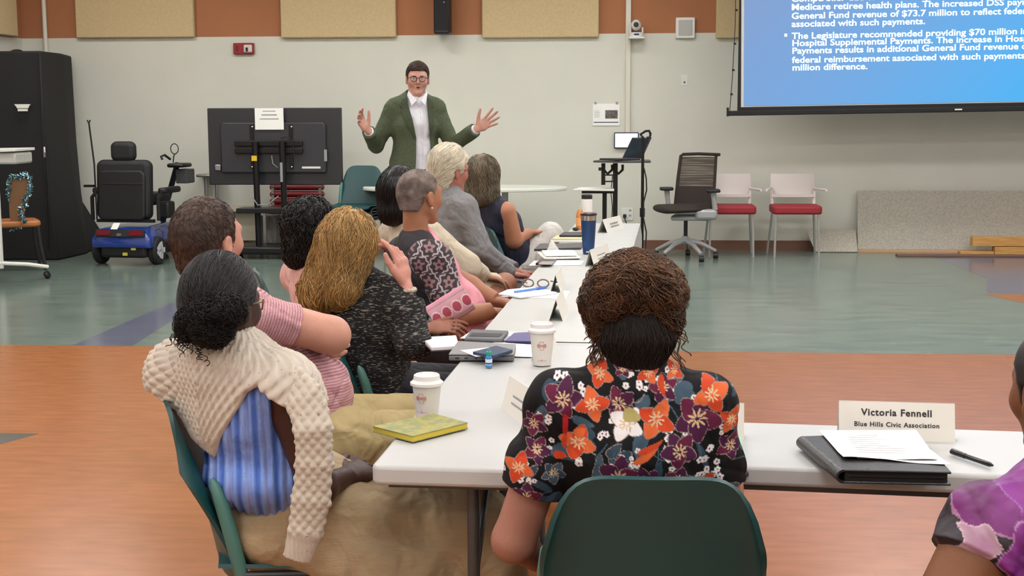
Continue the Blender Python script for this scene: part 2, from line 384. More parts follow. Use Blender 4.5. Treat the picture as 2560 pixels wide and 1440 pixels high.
m_white = mat('white_plastic', 'dcdcd6', .35); m_pipe = mat('white_raceway', 'd2cfc2', .45); m_blk = mat('black_plastic', '17171a', .45)
m_blk2 = mat('black_metal', '1c1c20', .4, metal=.3); m_grey = mat('grey_plastic', '8d9194', .45); m_chrome = mat('chrome', 'c4c6c8', .18, metal=1)
m_gmetal = mat('grey_metal', '9a9b9c', .35, metal=.8); m_paper = mat('paper', 'eeeeea', .7, var=.01, vscale=3); m_ink = mat('print_ink', '55555a', .7)
m_red = mat('alarm_red', '8d1721', .4)
p = atY(112, 60, YW-.03)
o = MB().tube([(p.x, YW-.035, 1.9), (p.x, YW-.035, 3.6)], .024, 14).build('conduit', m_pipe); tag(o, 'white vertical conduit pipe in the left corner above the black cabinet', 'pipe')
p = atY(1571, 60, YW-.03); z0 = atY(1567, 333, YW).z
r = root('wall_raceway', 'white vertical cable raceway running down the wall beside the camera', 'cable raceway', (p.x, YW, 0))
MB().bx(-.028, .028, -.035, 0, z0, 3.6).build('channel', m_pipe, r, bevel=.006)
# speaker
a, b = atY(1084, 85, YW-.3), atY(1124, 85, YW-.3)
r = root('column_speaker', 'tall narrow black column speaker hanging on the brown wall band', 'speaker', ((a.x+b.x)/2, YW, a.z)); hw = (b.x-a.x)/2
MB().bx(-hw, hw, -.3, -.08, 0, 1.0).build('cabinet', m_blk, r, bevel=.02)
MB().bx(-hw*.8, hw*.8, -.306, -.298, .04, .96).build('grille', mat('speaker_grille', '0d0d0f', .7, bump=.4, bscale=300), r)
MB().bx(-.03, .03, -.09, 0, .4, .6).build('bracket', m_blk2, r)
MB().lathe([(.001, 0), (.006, 0), (.006, .004), (.001, .004)], (.03, -.31, .33), 12, Matrix.Rotation(R(90), 4, 'X')).build('badge', m_white, r)
# fire alarm
a, b = atY(583, 136, YW-.05), atY(633, 107, YW-.05)
r = root('fire_alarm', 'red fire alarm strobe box high on the cream wall above the television', 'fire alarm', ((a.x+b.x)/2, YW, a.z)); W_ = b.x-a.x; H_ = b.z-a.z
MB().bx(-W_/2, W_/2, -.045, 0, 0, H_).build('housing', m_red, r, bevel=.008)
MB().bx(.005, W_/2-.015, -.06, -.04, .02, H_-.02).build('strobe_lens', mat('strobe_glass', 'cfcac6', .12, spec=.8), r, bevel=.01)
MB().bx(.03, .055, -.064, -.058, .03, H_-.05).build('bulb', m_blk, r)
for k in range(3): MB().bx(-.085+k*.012, -.08+k*.012, -.048, -.044, .03, H_-.03).build('horn_slot', mat('slot_dark', '5d0d14', .6), r)
# ptz camera
a, b = atY(1571, 93, YW-.2), atY(1612, 48, YW-.2)
r = root('conference_camera', 'white pan tilt conference camera on a wall shelf beside the raceway', 'camera', ((a.x+b.x)/2, YW-.12, a.z)); m_camw = mat('camera_white', 'd3d3cf', .3)
MB().bx(-.085, .085, -.09, .12, -.012, 0).build('shelf', m_white, r)
MB().lathe([(.001, .001), (.085, .001), (.083, .02), (.07, .05), (.05, .055), (.001, .056)], (0, 0, 0), 32).build('base', m_camw, r)
MB().bx(-.075, -.055, -.03, .03, .04, .13).build('arm', m_camw, r, bevel=.01); MB().bx(.055, .075, -.03, .03, .04, .11).build('arm', m_camw, r, bevel=.01)
o = MB().ell((-.005, 0, .13), (.055, .055, .058), 28, 16).build('camera_head', m_camw, r)
MB().lathe([(.001, 0), (.028, 0), (.024, .02), (.018, .022), (.001, .018)], (-.005, -.05, .133), 28, Matrix.Rotation(R(90), 4, 'X')).build('lens', m_blk, o)
MB().ell((0, -.078, .028), (.03, .008, .013), 20, 10).build('badge', mat('badge_blue', '1e2a66', .3), r)
# white wall speaker box
a, b = atY(1689, 96, YW-.05), atY(1738, 43, YW-.05)
r = root('wall_speaker', 'square white wall speaker between the brown band and cream wall', 'speaker', ((a.x+b.x)/2, YW, a.z)); W_ = b.x-a.x; H_ = b.z-a.z
MB().bx(-W_/2, W_/2, -.05, 0, 0, H_).build('housing', m_white, r, bevel=.008)
MB().bx(-W_/2+.03, W_/2-.03, -.056, -.048, .03, H_-.03).build('grille', mat('grille_grey', 'b9b9b6', .7, bump=.4, bscale=300), r, bevel=.003)
# switch plate
a, b = atY(1703, 214, YW), atY(1719, 186, YW)
r = root('switch_plate', 'small cream wall plate with a key switch left of the screen', 'switch', ((a.x+b.x)/2, YW, a.z))
MB().bx(-.036, .036, -.006, 0, 0, .118).build('plate', m_white, r, bevel=.002)
MB().bx(-.008, .008, -.014, -.005, .055, .085).build('toggle', m_white, r); MB().lathe([(.001, 0), (.01, 0), (.01, .01), (.001, .01)], (0, -.005, .035), 14, Matrix.Rotation(R(90), 4, 'X')).build('key_hole', m_ink, r)
# paper calendar on the wall
a, b = atY(1482, 314, YW), atY(1549, 259, YW); W_ = b.x-a.x; H_ = b.z-a.z
r = root('wall_notice', 'white printed notice sheet with a dark photo hung on two wall clips', 'notice', ((a.x+b.x)/2, YW, a.z), 0)
MB().bx(-W_/2, W_/2, -.012, 0, 0, H_).build('sheet', m_paper, r)
MB().bx(-.01, W_/2-.02, -.0135, -.012, .075, .165).build('photo', mat('photo_dark', '393538', .4, col2='77706e', vscale=60), r)
MB().bx(-W_/2+.01, W_/2-.012, -.0135, -.012, .03, .04).build('rule', mat('rule_blue', '3f4a6a', .5), r)
for k in range(5): MB().bx(-W_/2+.015, -W_/2+.07+.01*(k % 2), -.0135, -.012, .09+k*.016, .094+k*.016).build('print_line', m_grey, r)
for s in (-1, 1): MB().bx(s*W_*.4-.012, s*W_*.4+.012, -.018, 0, H_-.005, H_+.02).build('clip', m_gmetal, r)
# touch panel
a, b = atY(1535, 371, YW-.06), atY(1597, 331, YW-.06); W_ = b.x-a.x; H_ = b.z-a.z
r = root('touch_panel', 'bright wall tablet with a dark rim at the foot of the raceway', 'tablet', ((a.x+b.x)/2, YW, a.z))
MB().bx(-W_/2, W_/2, -.05, 0, 0, H_).build('bezel', mat('bezel_navy', '20284a', .3), r, bevel=.008)
MB().bx(-W_/2+.012, W_/2-.012, -.053, -.049, .012, H_-.012).build('screen', mat('panel_glow', (.72, .95, 1), .3, emit=1.5), r, bevel=.002)
# outlet
a, b = atY(1553, 551, YW), atY(1583, 502, YW); W_ = b.x-a.x; H_ = b.z-a.z
r = root('wall_outlet', 'cream double wall outlet with a black plug behind the laptop cart', 'outlet', ((a.x+b.x)/2, YW, a.z))
MB().bx(-W_/2, W_/2, -.01, 0, 0, H_-.08).build('plate', m_white, r, bevel=.003)
MB().bx(-.045, -.01, -.05, -.008, .03, .07).build('plug', m_blk, r, bevel=.006)
MB().tube([(-.03, -.05, .045), (-.02, -.09, .0), (.02, -.08, -.08), (.0, -.06, -.15), (-.06, -.07, -.2)], .006).build('cord', m_blk, r)
for z in (.045, .1): MB().bx(.02, .045, -.013, -.009, z, z+.02).build('socket', m_grey, r)
a, b = atY(1437, 523, YW), atY(1450, 548, YW)
# ================================================================ PROJECTION SCREEN
YS = YW-.95; s0 = atY(1852, 268, YS); sx0, sz0 = s0.x, s0.z
r = root('projection_screen', 'large hanging projection screen showing a blue slide with white text', 'projection screen', (sx0, YS, sz0)); RS = R(.75)
m_slide = bpy.data.materials.new('slide_light'); m_slide.use_nodes = True; nt = m_slide.node_tree; N = nt.nodes; L = nt.links
bs = N['Principled BSDF']; tc = N.new('ShaderNodeTexCoord'); sp = N.new('ShaderNodeSeparateXYZ'); L.new(tc.outputs['Object'], sp.inputs[0])
cm = N.new('ShaderNodeMath'); cm.operation = 'MULTIPLY_ADD'; cm.inputs[1].default_value = -.22; cm.inputs[2].default_value = .22; L.new(sp.outputs['Z'], cm.inputs[0])
ad = N.new('ShaderNodeMath'); ad.operation = 'MULTIPLY_ADD'; ad.inputs[1].default_value = .26; L.new(sp.outputs['X'], ad.inputs[0]); L.new(cm.outputs[0], ad.inputs[2])
rp = N.new('ShaderNodeValToRGB'); cr = rp.color_ramp; cr.elements[0].position = 0; cr.elements[0].color = (*srgb('7f9fd0'), 1); cr.elements[1].position = 1; cr.elements[1].color = (*srgb('43b4f8'), 1)
e = cr.elements.new(.45); e.color = (*srgb('6fa8e2'), 1); L.new(ad.outputs[0], rp.inputs[0]); L.new(rp.outputs[0], bs.inputs['Emission Color']); bs.inputs['Emission Strength'].default_value = .95
bs.inputs['Base Color'].default_value = (.02, .02, .02, 1); bs.inputs['Roughness'].default_value = .9; bs.inputs['Specular IOR Level'].default_value = .1
MS = Matrix.Rotation(-RS, 4, 'Y')
MB(MS).bx(.03, 3.9, -.004, .002, .012, 2.0).build('picture', m_slide, r, smooth=False)
MB(MS).bx(0, 3.95, .002, .006, 0, 2.05).build('fabric_margin', mat('screen_white', 'c8c8c4', .8), r, smooth=False)
mk = mat('screen_black', '0c0c0e', .7)
MB(MS).prism([(-.035, -.035), (0, -.035), (0, 2.1), (-.008, 2.1)], .006, Matrix.Rotation(R(90), 4, 'X')).bx(-.035, 3.95, 0, .006, -.035, 0).build('black_border', mk, r, smooth=False)
MB(MS).bx(-.125, 4.0, -.02, .025, -.085, -.035).build('weight_bar', mk, r, bevel=.008)
MB(MS).bx(-.14, -.12, -.025, .03, -.09, .0).build('end_cap', mk, r, bevel=.004)
MB(MS).tube([(-.11, 0, -.04), (-.085, 0, .3), (-.06, 0, .8), (-.04, 0, 2.0)], .004, 6).build('tension_cord', m_blk, r)
for z, x in ((.12, -.1), (.36, -.083), (.62, -.068), (.95, -.055)): MB(MS).bx(x-.006, x+.02, -.004, .004, z, z+.02).build('cord_tab', mk, r)
MB(MS).bx(2.1, 2.17, -.024, -.019, -.066, -.052).build('maker_badge', m_white, r)
m_txt = mat('slide_text', (.80, .97, 1), .5, emit=1.0)
tx0 = atY(1981, 100, YS).x-sx0
MT = lambda x, z: MS @ Matrix.Translation((x, -.008, z)) @ Matrix.Rotation(R(90), 4, 'X')
lines = [('Comptroller due to lower Hospital use and', 6), ('Medicare retiree health plans. The increased DSS payments', 27), ('General Fund revenue of $73.7 million to reflect federal reimb', 49), ('associated with such payments.', 69), ('The Legislature recommended providing $70 million in Hospital', 99), ('Hospital Supplemental Payments. The increase in Hospital', 117), ('Payments results in additional General Fund revenue of $46.9', 136), ('federal reimbursement associated with such payments. This', 159), ('million difference.', 178)]
for k, (t, py) in enumerate(lines):
    p = atY(1981, py, YS); text_obj('slide_text_line', t, .086, m_txt, r, MT(p.x-sx0, p.z-sz0-.0) @ Matrix.Diagonal((1.2, 1, 1, 1)), bold=.0014, align='LEFT', spacing=1.0)
p = atY(1963, 93, YS); MB(MS).bx(p.x-sx0, p.x-sx0+.026, -.0095, -.008, p.z-sz0, p.z-sz0+.028).build('bullet', m_txt, r)
# ================================================================ TABLES
m_ttop = mat('table_plastic', 'aeb1b1', .38, bump=.05, bscale=400); m_tleg = mat('table_leg_grey', '4c4e50', .4, metal=.4)
TA = atZ(925, 1165, .74); TB = atZ(1440, 560, .74); TDIR = (TB-TA); TDIR.z = 0; TLEN = TDIR.length; TDIR.normalize(); TANG = math.atan2(-TDIR.x, TDIR.y)
TRT = Vector((TDIR.y, -TDIR.x, 0)); TWID = .43
def rrect(w, d, r, n=6):
    out = []
    for cx, cy, a0 in ((w/2-r, d/2-r, 0), (-w/2+r, d/2-r, 90), (-w/2+r, -d/2+r, 180), (w/2-r, -d/2+r, 270)):
        for i in range(n+1): a = R(a0+90*i/n); out.append((cx+r*math.cos(a), cy+r*math.sin(a)))
    return out
def folding_table(label, loc, rz, W_, L_, group, z=.74, brace=True):
    r = root('folding_table', label, 'table', loc, rz, group)
    MB().prism(rrect(W_, L_, .025), .045, Matrix.Translation((0, 0, z-.045))).build('tabletop', m_ttop, r, bevel=.009, seg=3)
    MB().bx(-W_/2+.03, W_/2-.03, -L_/2+.05, L_/2-.05, z-.062, z-.045).build('underframe', m_tleg, r)
    for s in (-1, 1):
        MB().cyl((0, s*(L_/2-.10), z-.05), (0, s*(L_/2-.10), .03), .0145, 16).build('leg', m_tleg, r)
        MB().tube([(-W_/2+.04, s*(L_/2-.10), .018), (W_/2-.04, s*(L_/2-.10), .018)], .016, 10).build('foot_bar', m_tleg, r)
        if brace: MB().tube([(0, s*(L_/2-.10), z-.3), (0, s*(L_/2-.42), z-.06)], .009, 8).build('brace', m_tleg, r)
    return r
NT = 4; TL = TLEN/NT
tl = ['white plastic folding table nearest the camera, bearing the yellow book and coffee cup', 'second white folding table in the long row, under laptop and tall cup', 'third white folding table, bearing the blue pen and papers', 'farthest white folding table of the row, by the laptop cart']
for i in range(NT):
    c = TA + TDIR*(TL*(i+.5)) + TRT*(TWID/2); folding_table(tl[i], (c.x, c.y, 0), TANG, TWID, TL-.006, 'folding tables in the long row')
def tp(px, py, z=.74): return atZ(px, py, z)
# cross table under the name card
cA = atZ(1850, 1164, .74); cB = atZ(2250, 1179, .74); CD = (cB-cA); CD.z = 0; CD.normalize(); CANG = math.atan2(CD.y, CD.x); CN = Vector((-CD.y, CD.x, 0))
c = cA + CD*(.915-.24) + CN*.215
folding_table('white folding table on the right carrying the black portfolio and name card', (c.x, c.y, 0), CANG-R(90), .43, 1.83, 'folding tables on the right', brace=False)
# thin plastic cover on the far tables
def cover_fn(u, v):
    a = TL*1.02 + v*(TLEN-TL*1.02+.03); x = u*(TWID+.24)
    z = .7432; over = x-(TWID+.006)
    if over > 0: z -= over; x = TWID+.01+.012*math.sin(a*9)*min(1, over*12)
    cr = .0022*math.exp(-((u-.62)/.006)**2)
    for s in (.5, .9, 1.4, 1.9, 2.5, 3.1): cr += .002*math.exp(-((a-TL-s)/.008)**2)
    p = TA + TDIR*a + TRT*(x-.002); return (p.x, p.y, z+cr+.0006*math.sin(a*23+u*9))
o = MB().sheet(cover_fn, 110, 150, .0012).build('table_cover', mat('cover_plastic', 'adb0ae', .42), None, sharp=50)
tag(o, 'thin creased white plastic cover spread over the far part of the long table', 'tablecloth')
# ================================================================ STACKING CHAIR (green)
m_green = mat('chair_green', '0f4043', .42, bump=.04, bscale=250); m_green_l = mat('chair_green_light', '44736c', .4); m_cleg = mat('chair_leg', '3a3d40', .35, metal=.6)
def back_fn(u, v):
    x = 2*u-1; e = abs(x); w = .222*(1-.06*(1-v)); z = .40+v*(.43-.15*e**6)
    if v > .55: w *= 1-.06*((v-.55)/.45)**3
    return (x*w, -.20-.075*v-.05*v*v+.055*e*e*(1-.3*v), z)
def seat_fn(u, v):
    x = (2*u-1)*.225; y = -.205+v*.43; r_ = max(0, abs(2*u-1)-.75)/.25
    if v > .8: x *= 1-.12*((v-.8)/.2)**2
    return (x, y, .445+.012*r_*r_-.012*math.sin(v*3.1)-.03*max(0, (v-.85)/.15)**2)
GCH = None
def green_chair(label, x, y, face, group='green stacking chairs'):
    """face: compass angle of the sitter, 0 = away from the camera (+Y), 90 = towards +X"""
    global GCH
    if GCH is None:
        r = root('stacking_chair', label, 'chair', (x, y, 0), -R(face), group)
        MB().sheet(back_fn, 28, 34, .011).build('backrest', m_green, r, sharp=60)
        MB().sheet(seat_fn, 20, 20, .010).build('seat', m_green, r, sharp=60)
        for s in (-1, 1):
            MB().tube([(s*.214, -.146, .385), (s*.214, -.152, .43), (s*.214, -.172, .52), (s*.212, -.192, .60), (s*.209, -.208, .65), (s*.207, -.214, .665)], [.011, .017, .0175, .017, .013, .004], 18).build('side_sleeve', m_green_l, r)
            MB().tube([(s*.214, -.176, .54), (s*.215, -.152, .43), (s*.217, -.150, .36), (s*.222, -.17, .28), (s*.238, -.235, .0)], .0095, 12).build('leg', m_cleg, r)
            MB().tube([(s*.222, -.15, .43), (s*.215, .0, .42), (s*.21, .15, .415), (s*.215, .175, .39), (s*.235, .215, .0)], .0095, 10).build('leg', m_cleg, r)
        MB().tube([(-.214, .12, .41), (.214, .12, .41)], .008, 8).build('crossbar', m_cleg, r); GCH = r; return r
    r = copy_tree(GCH); r.location = (x, y, 0); r.rotation_euler = (0, 0, -R(face)); r['label'] = label; r['group'] = group; return r
# ================================================================ BACKGROUND LEFT
m_cab = mat('black_cover_fabric', '101012', .8, bump=.2, bscale=200)
def wpoly(name, pts_list, m, parent, bevel=0):
    v = [p for ring in pts_list for p in ring]; n = len(pts_list[0]); fs = [tuple(range(n-1, -1, -1)), tuple(range(len(v)-n, len(v)))]
    for k in range(len(pts_list)-1):
        for i in range(n): fs.append((k*n+i, k*n+(i+1) % n, (k+1)*n+(i+1) % n, (k+1)*n+i))
    return mesh_obj(name, v, fs, m, parent, True, 30, None, bevel)
r = root('storage_cabinet', 'tall black covered cabinet standing in the left corner', 'cabinet', (-6.1, 14.2, 0))
ztop = atY(150, 134, 14.2).z
x118, x183 = atY(118, 300, 13.6).x, atY(184, 300, 14.8).x; xmid = (atY(118, 300, 13.55).x+atY(184, 300, 14.8).x)/2+.05
def cr(z, fl): # ring local: front face, angled side, back
    return [(-.5, -.72, z), (x118+6.1+fl*.10, -.68, z), (xmid+6.1+fl*.2, -.02, z), (x183+6.1+fl*.12, .62, z), (-.5, .62, z)]
wpoly('body', [cr(0, .9), cr(.12, .8), cr(.62, .35), cr(1.2, .12), cr(ztop, 0)], m_cab, r, .02)
MB().prism([(.04, .0), (.34, .0), (.30, .2), (.12, .5), (.0, .66), (-.06, .66)], .55, Matrix.Translation((x183+6.1-.05, .62, .0)) @ Matrix.Rotation(R(90), 4, 'X')).build('side_flap', m_cab, r, bevel=.02)
p = atY(56, 268, 13.45)
MB(Matrix.Translation((p.x+6.1, -.735, p.z))).prism([(-.085, .03), (.085, .03), (.06, 0), (-.06, 0)], .015, Matrix.Rotation(R(90), 4, 'X')).bx(-.06, .06, -.015, 0, -.01, .0).bx(-.05, .05, -.015, 0, -.04, -.016).build('badge', m_white, r)
p = atY(115, 380, 13.5); MB().tube([(p.x+6.1, -.74, p.z-.05), (p.x+6.1+.01, -.76, p.z), (p.x+6.1, -.74, p.z+.05)], .01).build('handle', m_chrome, r)
MB().bx(x118+6.1-.012, x118+6.1-.004, -.70, -.68, .1, ztop-.02).build('door_seam', m_blk, r)
p = atY(42, 126, 13.9)
o = MB().lathe([(.001, 0), (.075, 0), (.075, .012), (.04, .03), (.02, .034), (.001, .035)], (p.x, p.y, ztop), 28).build('puck_antenna', m_blk); tag(o, 'small black dome on top of the black cabinet', 'dome')
# lectern on casters
r = root('lectern', 'rolling grey lectern with white top at the left edge of the picture', 'lectern', (-5.6, 11.85, 0), R(0))
lx = lambda px: atY(px, 500, 11.85).x+5.6; lz = lambda py: atY(20, py, 11.85).z
MB().prism([(-.55, lz(384)), (-.16, lz(372)), (lx(70), lz(370)), (lx(70), lz(377)), (-.16, lz(382)), (-.55, lz(396))], .42, Matrix.Translation((0, .2, 0)) @ Matrix.Rotation(R(90), 4, 'X')).build('top', m_white, r, bevel=.004)
MB().bx(lx(6), lx(66), -.18, .18, lz(409), lz(380)).build('tray', mat('lectern_grey', 'b9b9b4', .4), r, bevel=.02)
MB().bx(lx(12), lx(22), -.2, -.16, lz(666), lz(400)).build('post', m_white, r, bevel=.008)
MB().bx(lx(12)-.3, lx(12)-.26, -.2, -.16, lz(666), lz(400)).build('post', m_white, r, bevel=.008)
MB().bx(-.5, lx(11), -.17, -.15, lz(660), lz(412)).build('panel', mat('lectern_panel', '8f8880', .5), r)
MB().tube([(lx(18), -.19, .18), (lx(18)-.15, -.34, .13), (lx(30), -.42, .08)], .018).build('foot', m_white, r)
MB().tube([(lx(18), -.19, .18), (lx(60), .0, .15), (lx(94), .15, .11)], .018).build('foot', m_white, r)
for q in ((lx(30), -.43), (lx(90), .16)):
    o = MB().lathe([(.001, -.02), (.03, -.02), (.036, -.01), (.036, .01), (.03, .02), (.001, .02)], (q[0], q[1], .036), 24, Matrix.Rotation(R(65), 4, 'Y')).build('caster', m_blk, r)
# black chair with orange seat and tinsel cutout
r = root('side_chair', 'black framed chair with a tan seat behind the rolling lectern', 'chair', (-5.85, 12.75, 0), R(-60)); m_tan = mat('tan_vinyl', 'b5733f', .45)
MB().prism(rrect(.46, .46, .08), .06, Matrix.Translation((0, 0, .42))).build('seat', m_tan, r, bevel=.02)
for s in (-1, 1):
    MB().tube([(s*.2, .2, .42), (s*.22, .21, .25), (s*.23, .25, 0)], .017).build('leg', m_blk, r)
    MB().tube([(s*.2, -.2, .42), (s*.22, -.24, .2), (s*.23, -.3, 0)], .017).build('leg', m_blk, r)
    MB().tube([(s*.2, -.2, .42), (s*.21, -.24, .6), (s*.18, -.28, .8)], .015).build('back_post', m_blk, r)
MB().sheet(lambda u, v: ((u-.5)*.4, -.26-.03*v+.03*(2*u-1)**2, .6+.25*v), 10, 6, .025).build('backrest', m_tan, r)
r = root('tinsel_cutout', 'brown cardboard cutout trimmed with silver blue tinsel standing on the chair', 'decoration', (-5.72, 12.60, .48)); r['world_parts'] = 1
D_ = 12.6; m_tin = mat('tinsel', '93b4bf', .22, metal=.9, island=.5)
cardp = [(26, 455), (34, 440), (62, 436), (72, 450), (70, 500), (62, 520), (58, 545), (66, 565), (30, 570), (24, 540), (22, 500)]
P0 = [atY(a, b, D_) for a, b in cardp]; v = P0+[q+Vector((0, .012, 0)) for q in P0]; n = len(P0)
mesh_obj('cardboard', v, [tuple(range(n)), tuple(range(2*n-1, n-1, -1))]+[(i, i+n, (i+1) % n+n, (i+1) % n) for i in range(n)], mat('cardboard', '8f6a4c', .8), r, False)
mb = MB(); tp_ = [(24, 500), (22, 475), (24, 450), (32, 437), (48, 443), (62, 436), (74, 446), (76, 465), (72, 485), (60, 495), (66, 508), (54, 518), (50, 535), (60, 550), (58, 562), (40, 566), (30, 572)]
for i in range(len(tp_)-1):
    for t in np.linspace(0, 1, 40):
        px = tp_[i][0]+(tp_[i+1][0]-tp_[i][0])*t; py = tp_[i][1]+(tp_[i+1][1]-tp_[i][1])*t; c = atY(px, py, D_-.01)
        d = Vector(RNG.normal(size=3)).normalized()*random.uniform(.015, .042); d2 = d.orthogonal().normalized()*.007
        mb._add([c+d2, c-d2, c+d-d2*.6, c+d+d2*.6], [(0, 1, 2, 3)])
mb.build('tinsel', m_tin, r, smooth=False)
# ================================================================ MOBILITY SCOOTER
r = root('mobility_scooter', 'blue mobility scooter with black captain seat seen from behind', 'mobility scooter', (-4.86, 13.45, 0), R(-6)); S = 1.0
m_fab = mat('seat_vinyl', '15161a', .6, bump=.25, bscale=90); m_blue = mat('scooter_blue', '1e3c8e', .22, coat=.6); m_tyre = mat('tyre_rubber', '1b1b1c', .7, bump=.5, bscale=60); m_blk3 = mat('seat_black', '101114', .5)
sx = lambda px: (px-327)/254.; sz = lambda py: 1.52-(py-274)/254.*1.0
def shp(name, w, d, h, cen, m, par, rr=.06, bev=.03, rot=0):
    M_ = Matrix.Translation(cen) @ Matrix.Rotation(rot, 4, 'X')
    return MB(M_).prism(rrect(w, h, rr), d, Matrix.Translation((0, d/2, 0)) @ Matrix.Rotation(R(90), 4, 'X')).build(name, m, par, bevel=bev, seg=3)
shp('backrest', .575, .13, .60, (sx(318), -.2, sz(472)), m_fab, r, .07, .05, R(-4))
shp('backrest_shell', .50, .05, .50, (sx(318), -.27, sz(485)), m_blk3, r, .06, .02, R(-4))
for z in (sz(455), sz(540)): MB().tube([(-.24, -.302, z), (.2, -.302, z)], .004, 6).build('seam', m_blk, r)
shp('headrest', .255, .11, .20, (sx(316), -.18, sz(375)), m_fab, r, .06, .045)
MB().tube([(sx(316)-.05, -.2, .95), (sx(316)-.05, -.2, 1.1)], .008).tube([(sx(316)+.05, -.2, .95), (sx(316)+.05, -.2, 1.1)], .008).build('headrest_rod', m_chrome, r)
MB().prism(rrect(.54, .5, .08), .12, Matrix.Translation((sx(320), .05, .58))).build('seat_cushion', m_fab, r, bevel=.04)
MB().bx(-.31, .30, -.29, -.25, sz(553), sz(545)).build('crossbar', m_blk2, r)
for s, xa in ((-1, sx(236)), (1, sx(415))):
    MB().tube([(xa, -.27, sz(548)), (xa, -.27, sz(490)), (xa, -.2, sz(482))], .02).build('arm_post', m_blk2, r)
    MB().prism(rrect(.09, .40, .04), .06, Matrix.Translation((xa, .0, sz(482)))).build('armrest', m_blk3, r, bevel=.02)
MB().bx(sx(222), sx(247), -.33, -.29, sz(464), sz(458)).build('flag_bracket', m_blk2, r)
MB().tube([(sx(251), -.3, .45), (sx(250), -.3, 1.0), (sx(240), -.3, sz(300))], .009).build('flag_pole', m_blk2, r)
MB().tube([(sx(236), -.3, sz(296)), (sx(240), -.3, sz(305)), (sx(244), -.3, sz(296))], .008).build('pole_clip', m_blk2, r)
# rear shroud
def ring(y, w, z0, z1): return [(-w, y, z0), (w, y, z0), (w, y, z0+(z1-z0)*.6), (w*.82, y, z1), (-w*.82, y, z1), (-w, y, z0+(z1-z0)*.6)]
rs = [[(x+sx(330), y, z) for x, y, z in q] for q in (ring(-.46, .27, .20, .27), ring(-.44, .31, .18, .33), ring(-.36, .31, .18, .365), ring(-.15, .24, .18, .385), ring(.35, .22, .18, .38), ring(.5, .15, .18, .3))]
wpoly('rear_shroud', rs, m_blue, r, .02)
MB().prism(rrect(.52, .075, .02), .02, Matrix.Translation((sx(332), -.448, .325)) @ Matrix.Rotation(R(70), 4, 'X')).build('light_bar', m_blk3, r)
for s in (-1, 1): MB().prism(rrect(.14, .05, .012), .02, Matrix.Translation((sx(332)+s*.17, -.455, .328)) @ Matrix.Rotation(R(70), 4, 'X')).build('tail_light', mat('tail_red', '6a1020', .2), r)
MB().prism(rrect(.05, .03, .01), .02, Matrix.Translation((sx(332), -.465, .31)) @ Matrix.Rotation(R(70), 4, 'X')).build('emblem', m_chrome, r)
MB().bx(-.22, .26, -.42, .3, .08, .22).build('drive_housing', m_blk3, r, bevel=.03)
for s in (-1, 1):
    MB().prism(rrect(.05, .03, .005), .01, Matrix.Translation((sx(340) + (s > 0)*.09, -.425, .12+(s > 0)*.055)) @ Matrix.Rotation(R(90), 4, 'X')).build('reflector', mat('tag_yellow', 'c9c04a', .5), r)
tag_p = MB().sheet(lambda u, v: (sx(310)+(u-.5)*.07+.03*v, -.40-.05*(1-v), sz(575)+.09*v), 4, 4, .003).build('paper_tag', m_paper, r)
def wheel(x, y, R_, w, rim=True):
    M_ = Matrix.Rotation(R(90), 4, 'Y'); rr = R_
    t = MB().lathe([(rr*.62, -w/2), (rr*.9, -w/2), (rr, -w*.3), (rr, w*.3), (rr*.9, w/2), (rr*.62, w/2), (rr*.62, -w/2)], (x, y, rr), 36, M_).build('tyre', m_tyre, r)
    h = MB().lathe([(.001, -w*.3), (rr*.2, -w*.45), (rr*.25, -w*.3), (rr*.62, -w*.3), (rr*.62, w*.3), (rr*.25, w*.3), (rr*.2, w*.5), (.001, w*.5)], (x, y, rr), 24, M_).build('rim', m_blk3, t)
    mb = MB()
    for k in range(5):
        a = k*2*math.pi/5; mb.box((x+w*.50, y+math.cos(a)*rr*.33, rr+math.sin(a)*rr*.33), (.012, .05, rr*.58), M=Matrix.Rotation(-a+R(90), 4, 'X'))
    mb.build('spokes', MATS.get('wheel_silver') or mat('wheel_silver', 'c0c3c8', .3), t)
for x in (sx(252)-.01, sx(403)-.01): wheel(x, -.22, .14, .085)
wheel(sx(300), .75, .12, .07)
MB().tube([(sx(310), .62, .2), (sx(345), .55, .6), (sx(388), .45, .98)], .03).build('tiller', m_blk3, r)
MB().bx(sx(385), sx(430), .2, .45, sz(420), sz(409)).build('tiller_console', m_blk3, r, bevel=.02)
MB().tube([(sx(380), .35, sz(400)), (sx(370), .3, sz(388)), (sx(362), .28, sz(392)), (sx(366), .28, sz(400))], .013).build('handlebar', m_blk3, r)
MB().tube([(sx(393), .3, sz(408)), (sx(395), .3, sz(392)), (sx(398), .3, sz(385))], .006).build('mirror_stem', m_blk2, r)
MB().tube([(sx(398)+.042*math.cos(a), .3, sz(372)+.052*math.sin(a)) for a in np.linspace(0, 2*math.pi, 24, endpoint=False)], .005, 6, True).build('mirror', m_blk2, r)
MB().bx(sx(398), sx(430), .3, .5, sz(462), sz(425)).build('front_basket', mat('basket', '1a1b1e', .6, col2='55575a', vscale=90), r, bevel=.01)
MB().bx(sx(392), sx(424), -.12, .05, sz(545), sz(503)).build('side_pouch', m_blk3, r, bevel=.02)
MB().bx(-.2, .3, .2, .85, .1, .14).build('foot_deck', m_blk3, r, bevel=.02)
MB().tube([(sx(410), .4, .1), (sx(440), .3, .06)], .02).build('anti_tip_bar', m_blk2, r)
